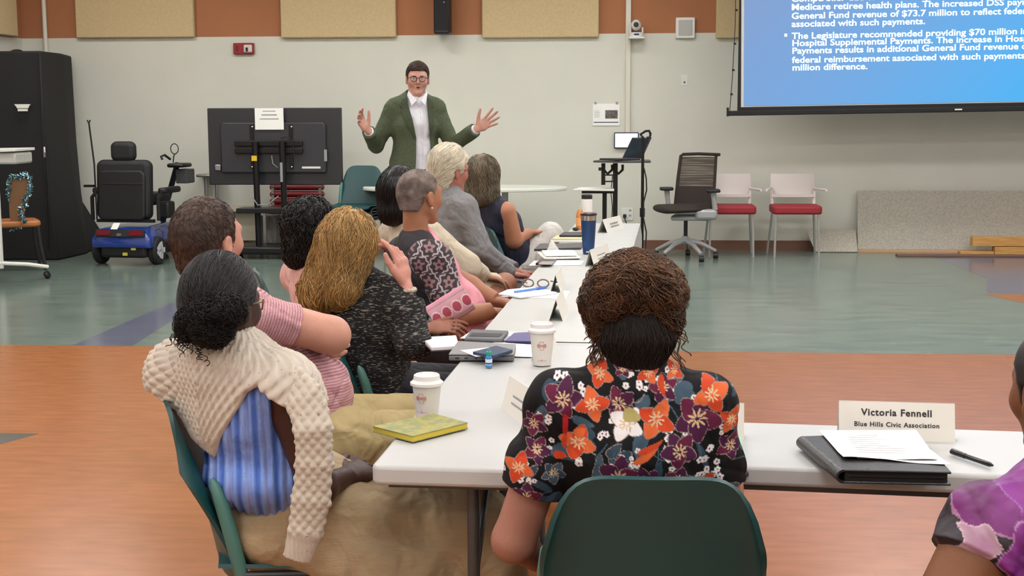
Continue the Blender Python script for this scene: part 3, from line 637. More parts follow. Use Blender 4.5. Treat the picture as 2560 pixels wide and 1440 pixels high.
# ================================================================ TELEVISION ON STAND (seen from behind)
YT = 13.95; q = lambda px, py, y=YT: atY(px, py, y)
r = root('television_on_stand', 'large black television on a rolling stand seen from behind', 'television', (q(687, 600).x, YT, 0)); ox = r.location.x
m_tv = mat('tv_back', '25262b', .42); m_tv2 = mat('tv_back_raised', '2b2c32', .45); m_std = mat('stand_black', '131316', .35, metal=.3)
A, B = q(519, 462), q(853, 269)
M_ = Matrix.Translation((0, 0, 0))
MB().bx(A.x-ox+.02, B.x-ox, .0, .04, A.z, B.z).build('casing', m_tv, r, bevel=.008)
A2, B2 = q(556, 432), q(815, 305)
MB().prism([(A2.x-ox, A2.z), (B2.x-ox, A2.z), (B2.x-ox, B2.z-.03), (B2.x-ox-.03, B2.z), (A2.x-ox+.03, B2.z), (A2.x-ox, B2.z-.03)], .04, Matrix.Rotation(R(90), 4, 'X')).build('rear_housing', m_tv2, r, bevel=.012)
A3, B3 = q(592, 383), q(760, 352)
for zz in (0, 1): MB().bx(A3.x-ox, B3.x-ox, -.085, -.05, A3.z+.075*zz, A3.z+.055+.075*zz).build('mount_rail', m_std, r, bevel=.006)
for px in (633, 730): MB().bx(q(px, 350).x-ox-.02, q(px, 350).x-ox+.02, -.052, -.04, q(px, 422).z, q(px, 312).z).build('mount_bracket', m_std, r)
for px in (634, 732):
    for py in (317, 417): MB().ell((q(px, py).x-ox, -.056, q(px, py).z), (.012, .008, .012), 10, 6).build('screw', m_chrome, r)
for px in (645, 712): MB().tube([(q(px, 350).x-ox, -.12, 1.2), (q(px, 350).x-ox+.012, -.12, .1)], .032, 18).build('stand_post', m_std, r)
MB().bx(-.32, .32, -.3, -.05, q(600, 528).z, q(600, 516).z).build('shelf', m_std, r, bevel=.006)
MB().bx(-.44, .44, -.28, .18, .05, .13).build('stand_base', m_std, r, bevel=.02)
for x in (-.4, .4):
    for y in (-.24, .14): MB().lathe([(.001, -.015), (.03, -.015), (.03, .015), (.001, .015)], (x, y, .03), 18, Matrix.Rotation(R(90), 4, 'Y')).build('caster', m_blk, r)
MB().bx(q(639, 402).x-ox, q(652, 402).x-ox, -.158, -.15, q(639, 401).z, q(639, 388).z).build('yellow_label', mat('label_yellow', 'e0b81e', .5), r)
MB().bx(q(709, 402).x-ox, q(715, 402).x-ox, -.158, -.15, q(639, 453).z, q(639, 405).z).build('spec_label', m_grey, r)
MB().bx(q(813, 402).x-ox, q(820, 402).x-ox, -.045, -.039, q(639, 403).z, q(639, 374).z).build('port_label', m_grey, r)
MB().bx(q(757, 402).x-ox, q(803, 402).x-ox, -.045, -.039, q(639, 421).z, q(639, 416).z).build('port_label', m_white, r)
MB().bx(q(537, 402).x-ox, q(553, 402).x-ox, -.02, .0, q(639, 427).z, q(639, 411).z).build('power_inlet', m_gmetal, r, bevel=.01)
MB().tube([(q(640, 490).x-ox, -.15, q(640, 490).z), (q(655, 508).x-ox, -.17, q(655, 510).z), (q(680, 508).x-ox, -.17, q(680, 509).z), (q(705, 488).x-ox, -.15, q(705, 488).z)], .006, 8).build('cable', m_grey, r)
MB().tube([(q(708, 342).x-ox, -.1, q(708, 345).z), (q(722, 335).x-ox, -.12, q(722, 340).z), (q(738, 350).x-ox, -.1, q(738, 352).z), (q(741, 400).x-ox, -.1, q(741, 400).z)], .005, 8).build('cable', m_blk, r)
MB().tube([(q(685, 385).x-ox, -.1, q(685, 388).z), (q(688, 405).x-ox, -.1, q(688, 408).z), (q(700, 418).x-ox, -.1, q(700, 418).z)], .005, 8).build('cable', m_grey, r)
A, B = q(641, 324, YT-.01), q(711, 270, YT-.01)
r = root('taped_notice', 'white printed notice taped over the top edge of the television', 'notice', ((A.x+B.x)/2, YT-.055, A.z)); hw = (B.x-A.x)/2
MB().bx(-hw, hw, -.003, 0, 0, B.z-A.z).build('sheet', m_paper, r)
for k, (wd, th) in enumerate(((.075, .008), (.09, .012), (.11, .01))): MB().bx(-wd*.9, wd*.9, -.005, -.003, B.z-A.z-.035-.04*k, B.z-A.z-.035-.04*k+th).build('print_line', mat('faint_print', '9a9a9e', .7), r)
# low table, red chair behind the television
r = root('low_desk', 'low cream desk with grey tube legs behind the television', 'desk', (q(600, 520, 14.4).x, 14.4, 0)); ox = r.location.x; m_cream = mat('cream_laminate', 'c3bca8', .5)
MB().bx(q(500, 510, 14.5).x-ox, q(655, 510, 14.5).x-ox, -.15, .1, q(600, 524, 14.5).z, q(600, 513, 14.5).z).build('desktop', m_cream, r)
MB().bx(q(537, 510, 14.5).x-ox, q(650, 510, 14.5).x-ox, .07, .09, .12, q(600, 524, 14.5).z).build('modesty_panel', m_cream, r)
for px in (505, 531, 655): MB().bx(q(px, 510, 14.5).x-ox-.02, q(px, 510, 14.5).x-ox+.02, -.13, -.09, 0, q(600, 524, 14.5).z).build('leg', m_gmetal, r)
r = root('tube_rack', 'grey bent metal tube stand left of the television', 'rack', (q(515, 600, 14.62).x, 14.76, 0)); ox = r.location.x
MB().tube([(q(505, 440, 14.62).x-ox, 0, .02), (q(505, 440, 14.62).x-ox, 0, q(505, 442, 14.62).z), ], .022).build('post', m_gmetal, r)
MB().tube([(q(532, 440, 14.62).x-ox, 0, .02), (q(532, 440, 14.62).x-ox, 0, q(505, 442, 14.62).z), ], .022).build('post', m_gmetal, r)
MB().bx(q(486, 440, 14.62).x-ox, q(545, 440, 14.62).x-ox, -.1, .1, q(505, 444, 14.62).z, q(505, 436, 14.62).z).build('top_bar', m_gmetal, r, bevel=.015)
r = root('red_chair', 'dark red upholstered chair behind the television stand', 'chair', (q(725, 600, 14.45).x, 14.68, 0)); ox = r.location.x; m_rv = mat('red_vinyl', '7d1a22', .4, bump=.1, bscale=30)
A, B = q(658, 516, 14.4), q(795, 462, 14.4)
for k in range(3): MB().bx(A.x-ox, B.x-ox, -.02, .08, A.z+(B.z-A.z)*k/3, A.z+(B.z-A.z)*(k+1)/3-.008).build('back_cushion', m_rv, r, bevel=.03)
MB().bx(A.x-ox+.05, B.x-ox-.05, -.4, 0, .42, .5).build('seat', m_rv, r, bevel=.03)
for x in (A.x-ox+.04, B.x-ox-.04): MB().bx(x-.015, x+.015, -.02, .01, 0, B.z-.02).build('back_leg', m_gmetal, r); MB().bx(x-.015, x+.015, -.4, -.37, 0, .43).build('front_leg', m_gmetal, r)
MB().tube([(B.x-ox, .02, .86), (B.x-ox+.13, -.05, .84), (B.x-ox+.16, -.1, .83)], .02).build('armrest', m_white, r)
r = root('slatted_crate', 'grey slatted crate on the floor under the red chair', 'crate', (q(695, 600, 14.7).x-.1, 14.66, 0)); ox = r.location.x
MB().bx(-.2, .12, -.1, .1, .0, .38).build('crate_body', mat('crate_grey', '8f8b86', .6, col2='5f5c58', vscale=10, stretch=(6, 6, .4)), r)
for k, lab in enumerate(('bottom green chair of the small empty stack beside the television', 'middle green chair of the small empty stack beside the television', 'top green chair of the small empty stack beside the television')):
    cc_ = green_chair(lab, q(893, 500, 13.75).x, 13.7-.02*k, 186, 'green chairs stacked by the wall'); cc_.location.z = .06*k
# ================================================================ ROUND TABLE
YR = 13.85; r = root('oval_table', 'white oval table on grey legs behind the speaker', 'table', ((q(908, 464, YR).x+q(1418, 464, YR).x)/2, YR, 0)); ox = r.location.x
rx = (q(1418, 464, YR).x-q(908, 464, YR).x)/2; el = [(rx*math.cos(a), .45*math.sin(a)) for a in np.linspace(0, 2*math.pi, 72, endpoint=False)]
MB().prism(el, .035, Matrix.Translation((0, 0, .705))).build('tabletop', mat('laminate_white', 'd9dbd2', .35), r, bevel=.008)
for px in (1000, 1263):
    MB().bx(q(px, 500, YR).x-ox-.03, q(px, 500, YR).x-ox+.03, -.05, .05, .03, .71).build('leg', m_gmetal, r, bevel=.01)
    MB().bx(q(px, 500, YR).x-ox-.03, q(px, 500, YR).x-ox+.03, -.35, .35, 0, .035).build('foot', m_gmetal, r, bevel=.01)
# ================================================================ LAPTOP CART
YC = 11.9; r = root('laptop_cart', 'black sit stand laptop cart with a lower white shelf beyond the table', 'cart', (q(1545, 500, YC).x, YC, 0)); ox = r.location.x; zc = lambda py: q(1545, py, YC).z; xc = lambda px: q(px, 500, YC).x-ox
m_ct = mat('cart_top', '3a3a3c', .4)
MB().prism([(xc(1483), -.1), (xc(1560), -.22), (xc(1625), -.2), (xc(1625), .15), (xc(1500), .2)], .016, Matrix.Translation((0, 0, zc(405)))).build('upper_top', m_ct, r, bevel=.004)
MB().prism([(xc(1434), -.12), (xc(1535), -.18), (xc(1536), .2), (xc(1450), .2)], .014, Matrix.Translation((0, 0, zc(475)))).build('lower_shelf', m_white, r, bevel=.003)
MB().bx(xc(1455), xc(1535), -.1, .1, zc(482), zc(475)).build('shelf_bracket', m_std, r)
MB().bx(xc(1503), xc(1513), -.02, .02, zc(462), zc(408)).bx(xc(1506), xc(1517), -.02, .02, .06, zc(478)).build('column', m_std, r)
MB().bx(xc(1532), xc(1544), -.02, .02, .06, zc(408)).build('column', m_std, r)
for py in (436, 452): MB().bx(xc(1505), xc(1540), -.015, .015, zc(py+3), zc(py)).build('crossbar', m_std, r)
for a, b, c_ in ((1508, 1530, 1520), (1536, 1556, 1548)):
    MB().tube([(xc(a), -.03, zc(412)), (xc(a+2), -.03, zc(425)), (xc((a+b)/2), -.03, zc(434)), (xc(b), -.03, zc(424)), (xc(b), -.03, zc(411))], .012).build('cable_loop', m_std, r)
MB().tube([(xc(1496), -.05, zc(422)), (xc(1504), -.05, zc(422))], .014).build('knob', m_std, r)
MB().bx(xc(1480), xc(1560), -.3, .3, .03, .09).build('base', m_std, r, bevel=.02)
for x in (-.2, .12):
    for y in (-.25, .25): MB().ell((x, y, .03), (.03, .03, .03), 14, 8).build('caster', m_blk, r)
MB().tube([(xc(1531), .02, zc(440)), (xc(1527), .05, zc(480)), (xc(1531), .05, zc(520)), (xc(1526), .05, .3)], .004, 6).build('cable', m_blk, r)
r = root('laptop', 'open dark laptop on top of the tall black cart', 'laptop', (q(1570, 404, YC).x, YC-.02, zc(404)+.018)); m_lap = mat('laptop_dark', '23242a', .35); ox2 = r.location.x
u = lambda px: q(px, 400, YC).x-ox2; zz = lambda py: q(1570, py, YC).z-r.location.z
MB().prism([(u(1499), -.08), (u(1545), -.19), (u(1600), -.13), (u(1555), .02)], .016).build('keyboard_base', m_lap, r, bevel=.003)
pts = [(u(1555), -.02, .012), (u(1603), -.10, .01), (u(1627), -.02, zz(344)), (u(1580), .06, zz(344))]
o = mesh_obj('lid', [Vector(p) for p in pts]+[Vector(p)+Vector((.006, .012, .0)) for p in pts], [(0, 1, 2, 3), (7, 6, 5, 4), (0, 4, 5, 1), (1, 5, 6, 2), (2, 6, 7, 3), (3, 7, 4, 0)], m_lap, r, False)
ip = [Vector(pts[0]).lerp(Vector(pts[2]), .06), Vector(pts[1]).lerp(Vector(pts[3]), .06), Vector(pts[2]).lerp(Vector(pts[0]), .06), Vector(pts[3]).lerp(Vector(pts[1]), .06)]
mesh_obj('screen', [p+Vector((-.003, -.004, 0)) for p in ip], [(0, 1, 2, 3)], mat('laptop_screen', '141a22', .15, col2='24303c', vscale=6), o, False)
r = root('microphone_stand', 'thin black microphone stand with cable beside the laptop cart', 'microphone stand', (atZ(1606, 660, .0).x, 11.4, 0)); YM = 11.4
r.location.x = q(1606, 500, YM).x; ox = r.location.x; zm = lambda py: q(1606, py, YM).z
MB().tube([(0, 0, .02), (0, 0, zm(345))], .013, 12).build('pole', m_std, r)
MB().tube([(0, 0, zm(542)), (0, 0, zm(520))], .022, 12).build('clutch', m_std, r)
MB().lathe([(.001, 0), (.14, 0), (.14, .012), (.03, .025), (.001, .03)], (0, 0, 0), 32).build('base', m_std, r)
MB().tube([(.005, 0, zm(345)), (-.02, 0, zm(336)), (.02, 0, zm(328)), (.05, 0, zm(327)), (.062, 0, zm(334)), (.058, 0, zm(343)), (.03, 0, zm(344))], .011, 8).build('microphone_clip', m_std, r)
MB().tube([(.01, -.01, zm(420)), (.03, -.02, zm(445)), (.034, -.02, zm(475)), (.01, -.02, zm(505)), (.01, -.02, zm(545)), (.035, -.02, zm(580)), (.03, -.02, zm(620)), (.04, -.04, .02)], .006, 8).build('cable', m_blk, r)
# ================================================================ OFFICE CHAIR
YO = 13.9; r = root('office_chair', 'brown swivel office chair with mesh back and grey star base', 'chair', (q(1716, 640, YO).x, YO, 0)); ox = r.location.x; xo = lambda px: q(px, 500, YO).x-ox; zo = lambda py: q(1716, py, YO).z
m_br = mat('brown_fabric', '2a211c', .85, bump=.2, bscale=250); m_og = mat('chair_grey', 'a3a5a8', .35, metal=.3)
def obk(s, t):  # back plane, s across 0..1, t up 0..1
    x0 = xo(1690)+(xo(1704)-xo(1690))*t; x1 = xo(1785)+(xo(1792)-xo(1785))*t
    return Vector((x0+(x1-x0)*s, .18+.12*t-.06*s+.05*(2*s-1)**2*-1, zo(512)+(zo(388)-zo(512))*t))
MB().sheet(lambda a, b: tuple(obk(a, .33+.62*b)), 16, 24, .004).build('mesh_back', mat('chair_mesh', '6a6156', .7, col2='3e372f', vscale=5, stretch=(.3, .3, 16), vthr=(.45, .55)), r)
MB().sheet(lambda a, b: tuple(obk(a, .35*b)), 12, 8, .03).build('lumbar_panel', m_br, r)
MB().tube([obk(.0, .0), obk(-.01, .5), obk(.0, .97), obk(.06, 1.0), obk(.5, 1.01), obk(1.1, 1.0)], .017, 10).build('back_frame', m_br, r)
MB().tube([obk(1, 0), obk(1, .5), obk(1, 1)], .015, 10).build('back_frame', m_br, r)
s_ = SDF(); s_.seg((xo(1655), -.1, zo(522)), (xo(1770), .02, zo(519)), (.30, .05), (.24, .045), side=(0, 1, 0), k=.02); s_.cut((0, 0, zo(531)), (0, 0, -1), .03)
V, Q = s_.mesh(.012); mesh_obj('seat', V, Q, m_br, r)
MB().prism([(xo(1675), -.2), (xo(1770), -.22), (xo(1795), .0), (xo(1770), .2), (xo(1690), .2)], .05, Matrix.Translation((0, 0, zo(548)))).build('seat_pan', m_og, r, bevel=.02)
MB().bx(xo(1735), xo(1790), -.27, -.2, zo(545), zo(518)).build('tilt_housing', m_og, r, bevel=.03)
for (xa, ya, za), px in (((0, 0, 0), 1667), ((0, 0, 0), 1778)):
    y_ = .12 if px == 1667 else -.24
    MB().tube([(xo(px+6), y_, zo(520)), (xo(px+3), y_, zo(500)), (xo(px+1), y_, zo(478))], [.028, .024, .03]).build('arm_post', m_og, r)
    MB().prism(rrect(.14, .2, .04), .03, Matrix.Translation((xo(px), y_, zo(477)))).build('armrest', m_blk3, r, bevel=.01)
MB().cyl((xo(1715), 0, zo(600)), (xo(1715), 0, zo(552)), .02, 14).build('gas_column', m_blk3, r)
MB().cyl((xo(1714), 0, .16), (xo(1714), 0, zo(590)), .034, 18).build('hub', m_og, r)
for k in range(5):
    a = R(18+72*k-8); d = Vector((math.cos(a), math.sin(a), 0)); c0 = Vector((xo(1714), 0, .2))
    MB().tube([c0, c0+d*.16+Vector((0, 0, -.04)), c0+d*.32+Vector((0, 0, -.12))], [.03, .024, .018], 10).build('base_leg', m_og, r)
    MB().lathe([(.001, -.025), (.03, -.025), (.034, 0), (.03, .025), (.001, .025)], c0+d*.32+Vector((0, 0, -.166)), 18, Matrix.Rotation(R(90), 4, 'Y')).build('caster', m_blk, r)
# ================================================================ WHITE CHAIRS WITH RED SEATS
def white_chair(label, px):
    x0 = q(px, 600, 14.4).x; r = root('guest_chair', label, 'chair', (x0, 14.28, 0), 0, 'white guest chairs with red seats')
    m_w = MATS.get('chair_white') or mat('chair_white', 'd9d2cf', .4); m_r = MATS.get('seat_red') or mat('seat_red', '8e2028', .7, bump=.1, bscale=200); m_l = MATS.get('leg_silver') or mat('leg_silver', 'a9aaa8', .35, metal=.5)
    MB().sheet(lambda u, v: ((u-.5)*(.47-.02*v), .22+.05*v-.04*(2*u-1)**2*-1-.04, .62+.22*v), 16, 8, .012).build('backrest', m_w, r, bevel=.002)
    for s in (-1, 1):
        MB().tube([(s*.225, .19, .66), (s*.215, .17, .52), (s*.21, .14, .46)], [.02, .017, .016]).build('back_support', m_w, r)
        MB().tube([(s*.225, .2, .69), (s*.25, .12, .685), (s*.29, .0, .685), (s*.305, -.08, .685)], [.014, .013, .015, .012]).build('armrest', m_w, r)
        MB().tube([(s*.215, -.2, .44), (s*.225, -.22, .0)], .0125).build('leg', m_l, r)
        MB().tube([(s*.215, .16, .44), (s*.25, .26, .0)], .0125).build('leg', m_l, r)
    MB().bx(-.225, .225, .15, .18, .60, .63).build('lower_rail', m_w, r)
    MB().prism(rrect(.50, .44, .05), .085, Matrix.Translation((0, -.02, .445))).build('seat', m_r, r, bevel=.022, seg=3)
    return r
white_chair('white chair with red seat partly hidden by the office chair', 1822)
white_chair('white chair with red seat, rightmost, beside the leaning boards', 1982)
# ================================================================ BOARDS AND LUMBER
m_brd = mat('speckled_board', 'b9b4a7', .8, col2='a8a397', vscale=60, vthr=(.4, .6)); m_edge = mat('board_edge', 'b9946f', .7); m_pine = mat('pine', 'b58444', .6, col2='c99a58', vscale=6, stretch=(1, 8, 8)); m_lum2 = mat('lumber_brown', '6f5242', .6)
xb = lambda px: q(px, 600, 14.66).x
r = root('leaning_board', 'large speckled ceiling board leaning on the wall at the right', 'board', (xb(2145), 14.66, 0))
MB(Matrix.Rotation(R(-11), 4, 'X')).bx(0, 2.9, 0, .02, .03, .66).build('face', m_brd, r, bevel=.003)
MB(Matrix.Rotation(R(-11), 4, 'X')).bx(.0, 2.9, -.004, .024, .0, .03).build('bottom_edge', m_edge, r)
r = root('leaning_board', 'small speckled board leaning low on the wall behind the chair leg', 'board', (xb(2018), 14.62, 0))
p = [(xb(2038)-xb(2018), 0), (xb(2143)-xb(2018), .0), (xb(2143)-xb(2018), .28), (0, .25)]
MB(Matrix.Rotation(R(-35), 4, 'X')).prism(p, .015, Matrix.Rotation(R(90), 4, 'X')).build('face', m_brd, r)
for k, (a, b, y0, z0, h, m, lab) in enumerate([(2245, 2700, 14.2, 0, .02, m_lum2, 'long thin dark wood strip lying on the floor before the boards'), (2402, 2486, 14.42, 0, .035, m_pine, 'short thin pine batten at the bottom left of the lumber pile'), (2488, 2700, 14.42, 0, .085, m_pine, 'thick pine plank at the bottom of the lumber pile'), (2432, 2700, 14.42, .09, .095, m_pine, 'wide pine plank lying on top of the lumber pile')]):
    x0, x1 = q(a, 610, y0).x, q(b, 610, y0).x; o = MB().bx(x0, x1, y0, y0+.12, z0+.001, z0+h).build('wood_plank', m, None, bevel=.003); tag(o, lab, 'plank', 'loose lumber by the right wall')
# ================================================================ PEOPLE
def az(a): a = R(a); return np.array([math.sin(a), math.cos(a), 0.]), np.array([math.cos(a), -math.sin(a), 0.])
UPV = np.array([0, 0, 1.])
def A_(px, py, d): return _np(at(px, py, d))
def lerp(a, b, t): return a+(b-a)*t
def pin(P2, poly):
    """signed distance to a 2D polygon, negative inside"""
    poly = np.array(poly, float); n = len(poly); d = np.full(len(P2), 1e9); ins = np.zeros(len(P2), bool)
    for i in range(n):
        a, b = poly[i], poly[(i+1) % n]; e = b-a; w_ = P2-a; t = np.clip(w_@e/(e@e+1e-12), 0, 1); q = w_-np.outer(t, e); d = np.minimum(d, np.einsum('ij,ij->i', q, q))
        c = ((a[1] <= P2[:, 1]) != (b[1] <= P2[:, 1])) & (w_[:, 0] < e[0]*w_[:, 1]/(e[1] if abs(e[1]) > 1e-12 else 1e-12)); ins ^= c
    return np.where(ins, -1, 1)*np.sqrt(d)
class Head:
    def __init__(s, c, a, pitch=0, roll=0, sc=1):
        f, r = az(a); u = UPV.copy(); p = R(pitch); f, u = f*math.cos(p)+u*math.sin(p), u*math.cos(p)-f*math.sin(p); q = R(roll); r, u = r*math.cos(q)+u*math.sin(q), u*math.cos(q)-r*math.sin(q)
        s.c, s.f, s.r, s.u, s.sc = _np(c), f, r, u, sc
    def p(s, x, y, z): return s.c+(s.r*x+s.f*y+s.u*z)*s.sc
    def loc(s, P): q = (P-s.c)/s.sc; return q@s.r, q@s.f, q@s.u
    def add(s, S, detail=True):
        k = s.sc; B = lambda x, y, z, r, kk=.02, sub=False: S.ball(s.p(x, y, z), tuple(v*k for v in (r if isinstance(r, tuple) else (r, r, r))), kk, sub, s.r, s.u)
        B(0, -.012, .028, (.077, .097, .088)); B(0, .035, -.01, (.064, .06, .075), .03)
        S.seg(s.p(0, .035, -.03), s.p(0, .055, -.088), (.050*k, .045*k), (.025*k, .025*k), s.r, .03)
        for x in (-1, 1): S.seg(s.p(x*.045, .0, -.045), s.p(x*.014, .066, -.094), .022*k, .015*k, None, .025)
        B(0, .072, -.094, .019, .02)
        for x in (-1, 1): B(x*.038, .062, -.018, .024, .02)
        S.seg(s.p(-.036, .078, .027), s.p(.036, .078, .027), .013*k, None, None, .015)
        for x in (-1, 1): B(x*.031, .097, .010, (.016, .012, .010), .012, True)
        S.seg(s.p(0, .088, .018), s.p(0, .107, -.020), .0075*k, .0095*k, None, .010)
        for x in (-1, 1): B(x*.010, .098, -.025, .0075, .007)
        S.seg(s.p(-.018, .084, -.050), s.p(.018, .084, -.050), .0065*k, None, None, .008); S.seg(s.p(-.015, .083, -.065), s.p(.015, .083, -.065), .0075*k, None, None, .008)
        for x in (-1, 1):
            B(x*.081, -.006, -.004, (.009, .018, .031), .006); B(x*.079, -.004, -.028, (.008, .011, .012), .006)
            B(x*.090, .000, .0, (.007, .009, .017), .004, True)
    def cap(s, t=.008, poly=None, amp=.0015, freq=60, top=0, k=.01, seed=3):
        C = SDF(); q = s.sc; C.ball(s.p(0, -.014, .030+top*.5), tuple(v*q for v in (.077+t, .097+t, .088+t+top)), k, side=s.r, up=s.u)
        C.seg(s.p(0, -.05, .0), s.p(0, -.055, -.06), ((.062+t)*q, (.045+t)*q), ((.050+t)*q, (.035+t)*q), s.r, .03)
        poly = poly or [(.2, .2), (.085, .085), (.072, .062), (.045, .052), (.03, .035), (.026, -.028), (.012, -.03), (.008, .012), (-.030, .018), (-.034, -.04), (-.045, -.085), (-.2, -.085), (-.2, .2)]
        def keep(P): x, y, z = s.loc(P); return -pin(np.stack([y, z], 1), poly)*q
        C.fsub(keep, .006); C.disp(lambda P: amp*noise3(P, freq, seed)); return C
def neck(S, hd, nb, w=.056): S.seg(hd.p(0, -.028, -.055), _np(nb)+UPV*.0, (w, w*1.05), (w*1.12, w*1.1), hd.r, .025)
def hand(S, wr, fd, pn, th, sc=1, curl=(20, 22, 25, 30), spread=6, tc=15, taway=45, k=.004):
    """wrist, finger direction, palm normal, thumb side"""
    tips = []; fd = nrm(fd); pn = _np(pn)-fd*fd.dot(_np(pn)); pn = nrm(pn); s = np.cross(fd, pn); s = s if s.dot(_np(th)) > 0 else -s; wr = _np(wr)
    S.seg(wr-fd*.01*sc, wr+fd*.045*sc, (.027*sc, .018*sc), (.039*sc, .014*sc), s, .012); S.seg(wr+fd*.04*sc, wr+fd*.085*sc, (.040*sc, .0135*sc), (.041*sc, .0105*sc), s, .012)
    rot = lambda v, ax, a: v*math.cos(a)+np.cross(ax, v)*math.sin(a)+ax*ax.dot(v)*(1-math.cos(a))
    for i, (o, l, b) in enumerate(((.031, 1.0, .083), (.0105, 1.1, .087), (-.0105, 1.02, .084), (-.030, .82, .076))):
        p = wr+(fd*b+s*o)*sc; d = nrm(fd+s*math.tan(R(spread*(1.5-i)))); ax = nrm(np.cross(d, pn)); c = R(curl[i]); r0 = (.0094, .0098, .0092, .0082)[i]
        for j, (L_, r1) in enumerate(((.043, .95), (.027, .88), (.022, .78))):
            d = rot(d, ax, c*(.6, 1, .7)[j]); q = p+d*L_*l*sc; S.seg(p, q, r0*sc*(1, .95, .88)[j], r0*r1*sc, None, k); p = q
        tips.append((p, d, -np.cross(ax, d)*-1))
    p = wr+(fd*.022+s*.022)*sc; d = nrm(fd*math.cos(R(taway))+s*math.sin(R(taway))+pn*.25); ax = nrm(np.cross(d, fd))
    for L_, ra, rb in ((.045, .0155, .0125), (.034, .012, .0105), (.027, .0105, .0085)):
        q = p+d*L_*sc; S.seg(p, q, ra*sc, rb*sc, None, k*1.5); p = q; d = rot(d, ax, R(tc))
    return tips
class Body:
    def __init__(s, neckp, pel, sh_az, hip_az, w=1., shw=.175, drop=.045, belly=0, dep=1.):
        s.nb, s.pel = _np(neckp), _np(pel); s.sf, s.sr = az(sh_az); s.hf, s.hr = az(hip_az); s.w, s.belly, s.dep = w, belly, dep
        s.wai = lerp(s.pel, s.nb, .38); s.che = lerp(s.pel, s.nb, .70); s.SR = s.nb+s.sr*shw-UPV*drop; s.SL = s.nb-s.sr*shw-UPV*drop
        s.arms = {}; s.legs = {}
    def torso(s, S, o=0, hem=None, k=.05, chest=0):
        w, dp = s.w, s.dep; mr = nrm(s.sr+s.hr)
        S.seg(s.pel+UPV*(hem or 0), s.wai, (.165*w+o, .115*dp+o), (.135*w+o, .10*dp+o), s.hr, k)
        S.seg(s.wai, s.che, (.135*w+o, .10*dp+o), (.155*w+o, .108*dp+o), mr, k); S.seg(s.che, lerp(s.che, s.nb, .8), (.155*w+o, .108*dp+o), (.10*w+o, .075*dp+o), s.sr, k)
        S.seg(s.SR-UPV*.012, s.SL-UPV*.012, .045+o, None, None, .05)
        for q in (s.SR, s.SL): S.seg(s.nb+UPV*.012, lerp(s.nb, q, .8)+UPV*.004, .047+o*.8, .040+o, None, .04)
        if s.belly: S.ball(lerp(s.pel, s.wai, .75)+nrm(s.hf+s.sf)*(s.belly+.02), (.13*w+o, .10+s.belly*.5+o, .13+o), .06, side=mr)
        if chest:
            for x in (-1, 1): S.ball(s.che+s.sr*x*.075*w+s.sf*(.075*dp)-UPV*.01, chest+o, .04)
    def setarm(s, side, E, W_): s.arms[side] = (s.SR if side > 0 else s.SL, _np(E), _np(W_))
    def arm(s, S, side, o=0, upto=2., r=(.050, .042, .039, .028), flat=True, k=.03):
        a, e, w_ = s.arms[side]
        if upto <= 1: S.seg(a, lerp(a, e, upto), r[0]+o, r[0]+(r[1]-r[0])*upto+o, None, k, flat=flat)
        else:
            S.seg(a, e, r[0]+o, r[1]+o, None, k); t = upto-1; S.seg(e, lerp(e, w_, t), r[2]+o, r[2]+(r[3]-r[2])*t+o, None, .02, flat=flat and t < 1.0001)
    def setleg(s, side, K, An): s.legs[side] = (s.pel+s.hr*side*.09, _np(K), _np(An))
    def leg(s, S, side, o=0, upto=2., r=(.088, .062, .056, .038), k=.04):
        h, kn, an = s.legs[side]
        if upto <= 1: S.seg(h, lerp(h, kn, upto), r[0]+o, r[0]+(r[1]-r[0])*upto+o, None, k, flat=True)
        else: S.seg(h, kn, r[0]+o, r[1]+o, None, k); S.seg(kn, lerp(kn, an, upto-1), r[2]+o, r[2]+(r[3]-r[2])*(upto-1)+o, None, .02, flat=True)
    def shoes(s, m, par, f=None):
        for sd in s.legs:
            an = s.legs[sd][2]; f_ = s.hf if f is None else f; S = SDF(); b = an.copy(); b[2] = .045+max(0, an[2]-.09)
            S.seg(b-f_*.04, b+f_*.15, (.036, .036), (.04, .024), np.cross(f_, UPV), .02); S.seg(b-f_*.02, an+UPV*.03, .036, .042, None, .02); S.cut((0, 0, .005+max(0, an[2]-.09)), (0, 0, -1), .005)
            sdf_obj('shoe', S, m, par, .008)
def person(label, loc, group='people at the meeting'):
    r = root('person', label, 'person', (loc[0], loc[1], 0), 0, group); r['world_parts'] = 1; return r
def folds(P, dirs, amp, seed=0):
    """soft cloth waves with sharper creases, in patches"""
    out = np.zeros(len(P)); g = np.random.default_rng(seed); w_ = noise3(P, 8, seed+5, 2); m = np.clip(.5+.6*noise3(P, 6, seed+9, 1), 0, 1)
    for d, f in dirs:
        ph = P@nrm(d)*f*1.25+w_*2.4+g.uniform(0, 6); out += .35*np.sin(ph)+(1-np.abs(np.sin(ph*.5+.7)))**2.5*1.5*m
    return 1.3*amp*out/len(dirs)
def skinmat(name, c, var=.07): return mat(name, c, .5, sss=.05, var=var, vscale=14, bump=.08, bscale=120, spec=.35)
def hairmat(name, c, isl=.35, rough=.42, **k): return mat(name, c, rough, island=isl, spec=.45, **k)
def sit_legs(b, spread=.02, kz=.50, fwdk=.43, ank=.0):
    for s in (-1, 1):
        h = b.pel+b.hr*s*.09; K = h+b.hf*fwdk+b.hr*s*spread; K[2] = kz; An = K+b.hf*ank; An[2] = .09; b.setleg(s, K, An)
def chair_at(p, azc, label):
    """green chair whose near top back corner is at p"""
    f, r = az(azc); p = _np(p)-r*.17+f*.325; return green_chair(label, p[0], p[1], azc, 'green stacking chairs')
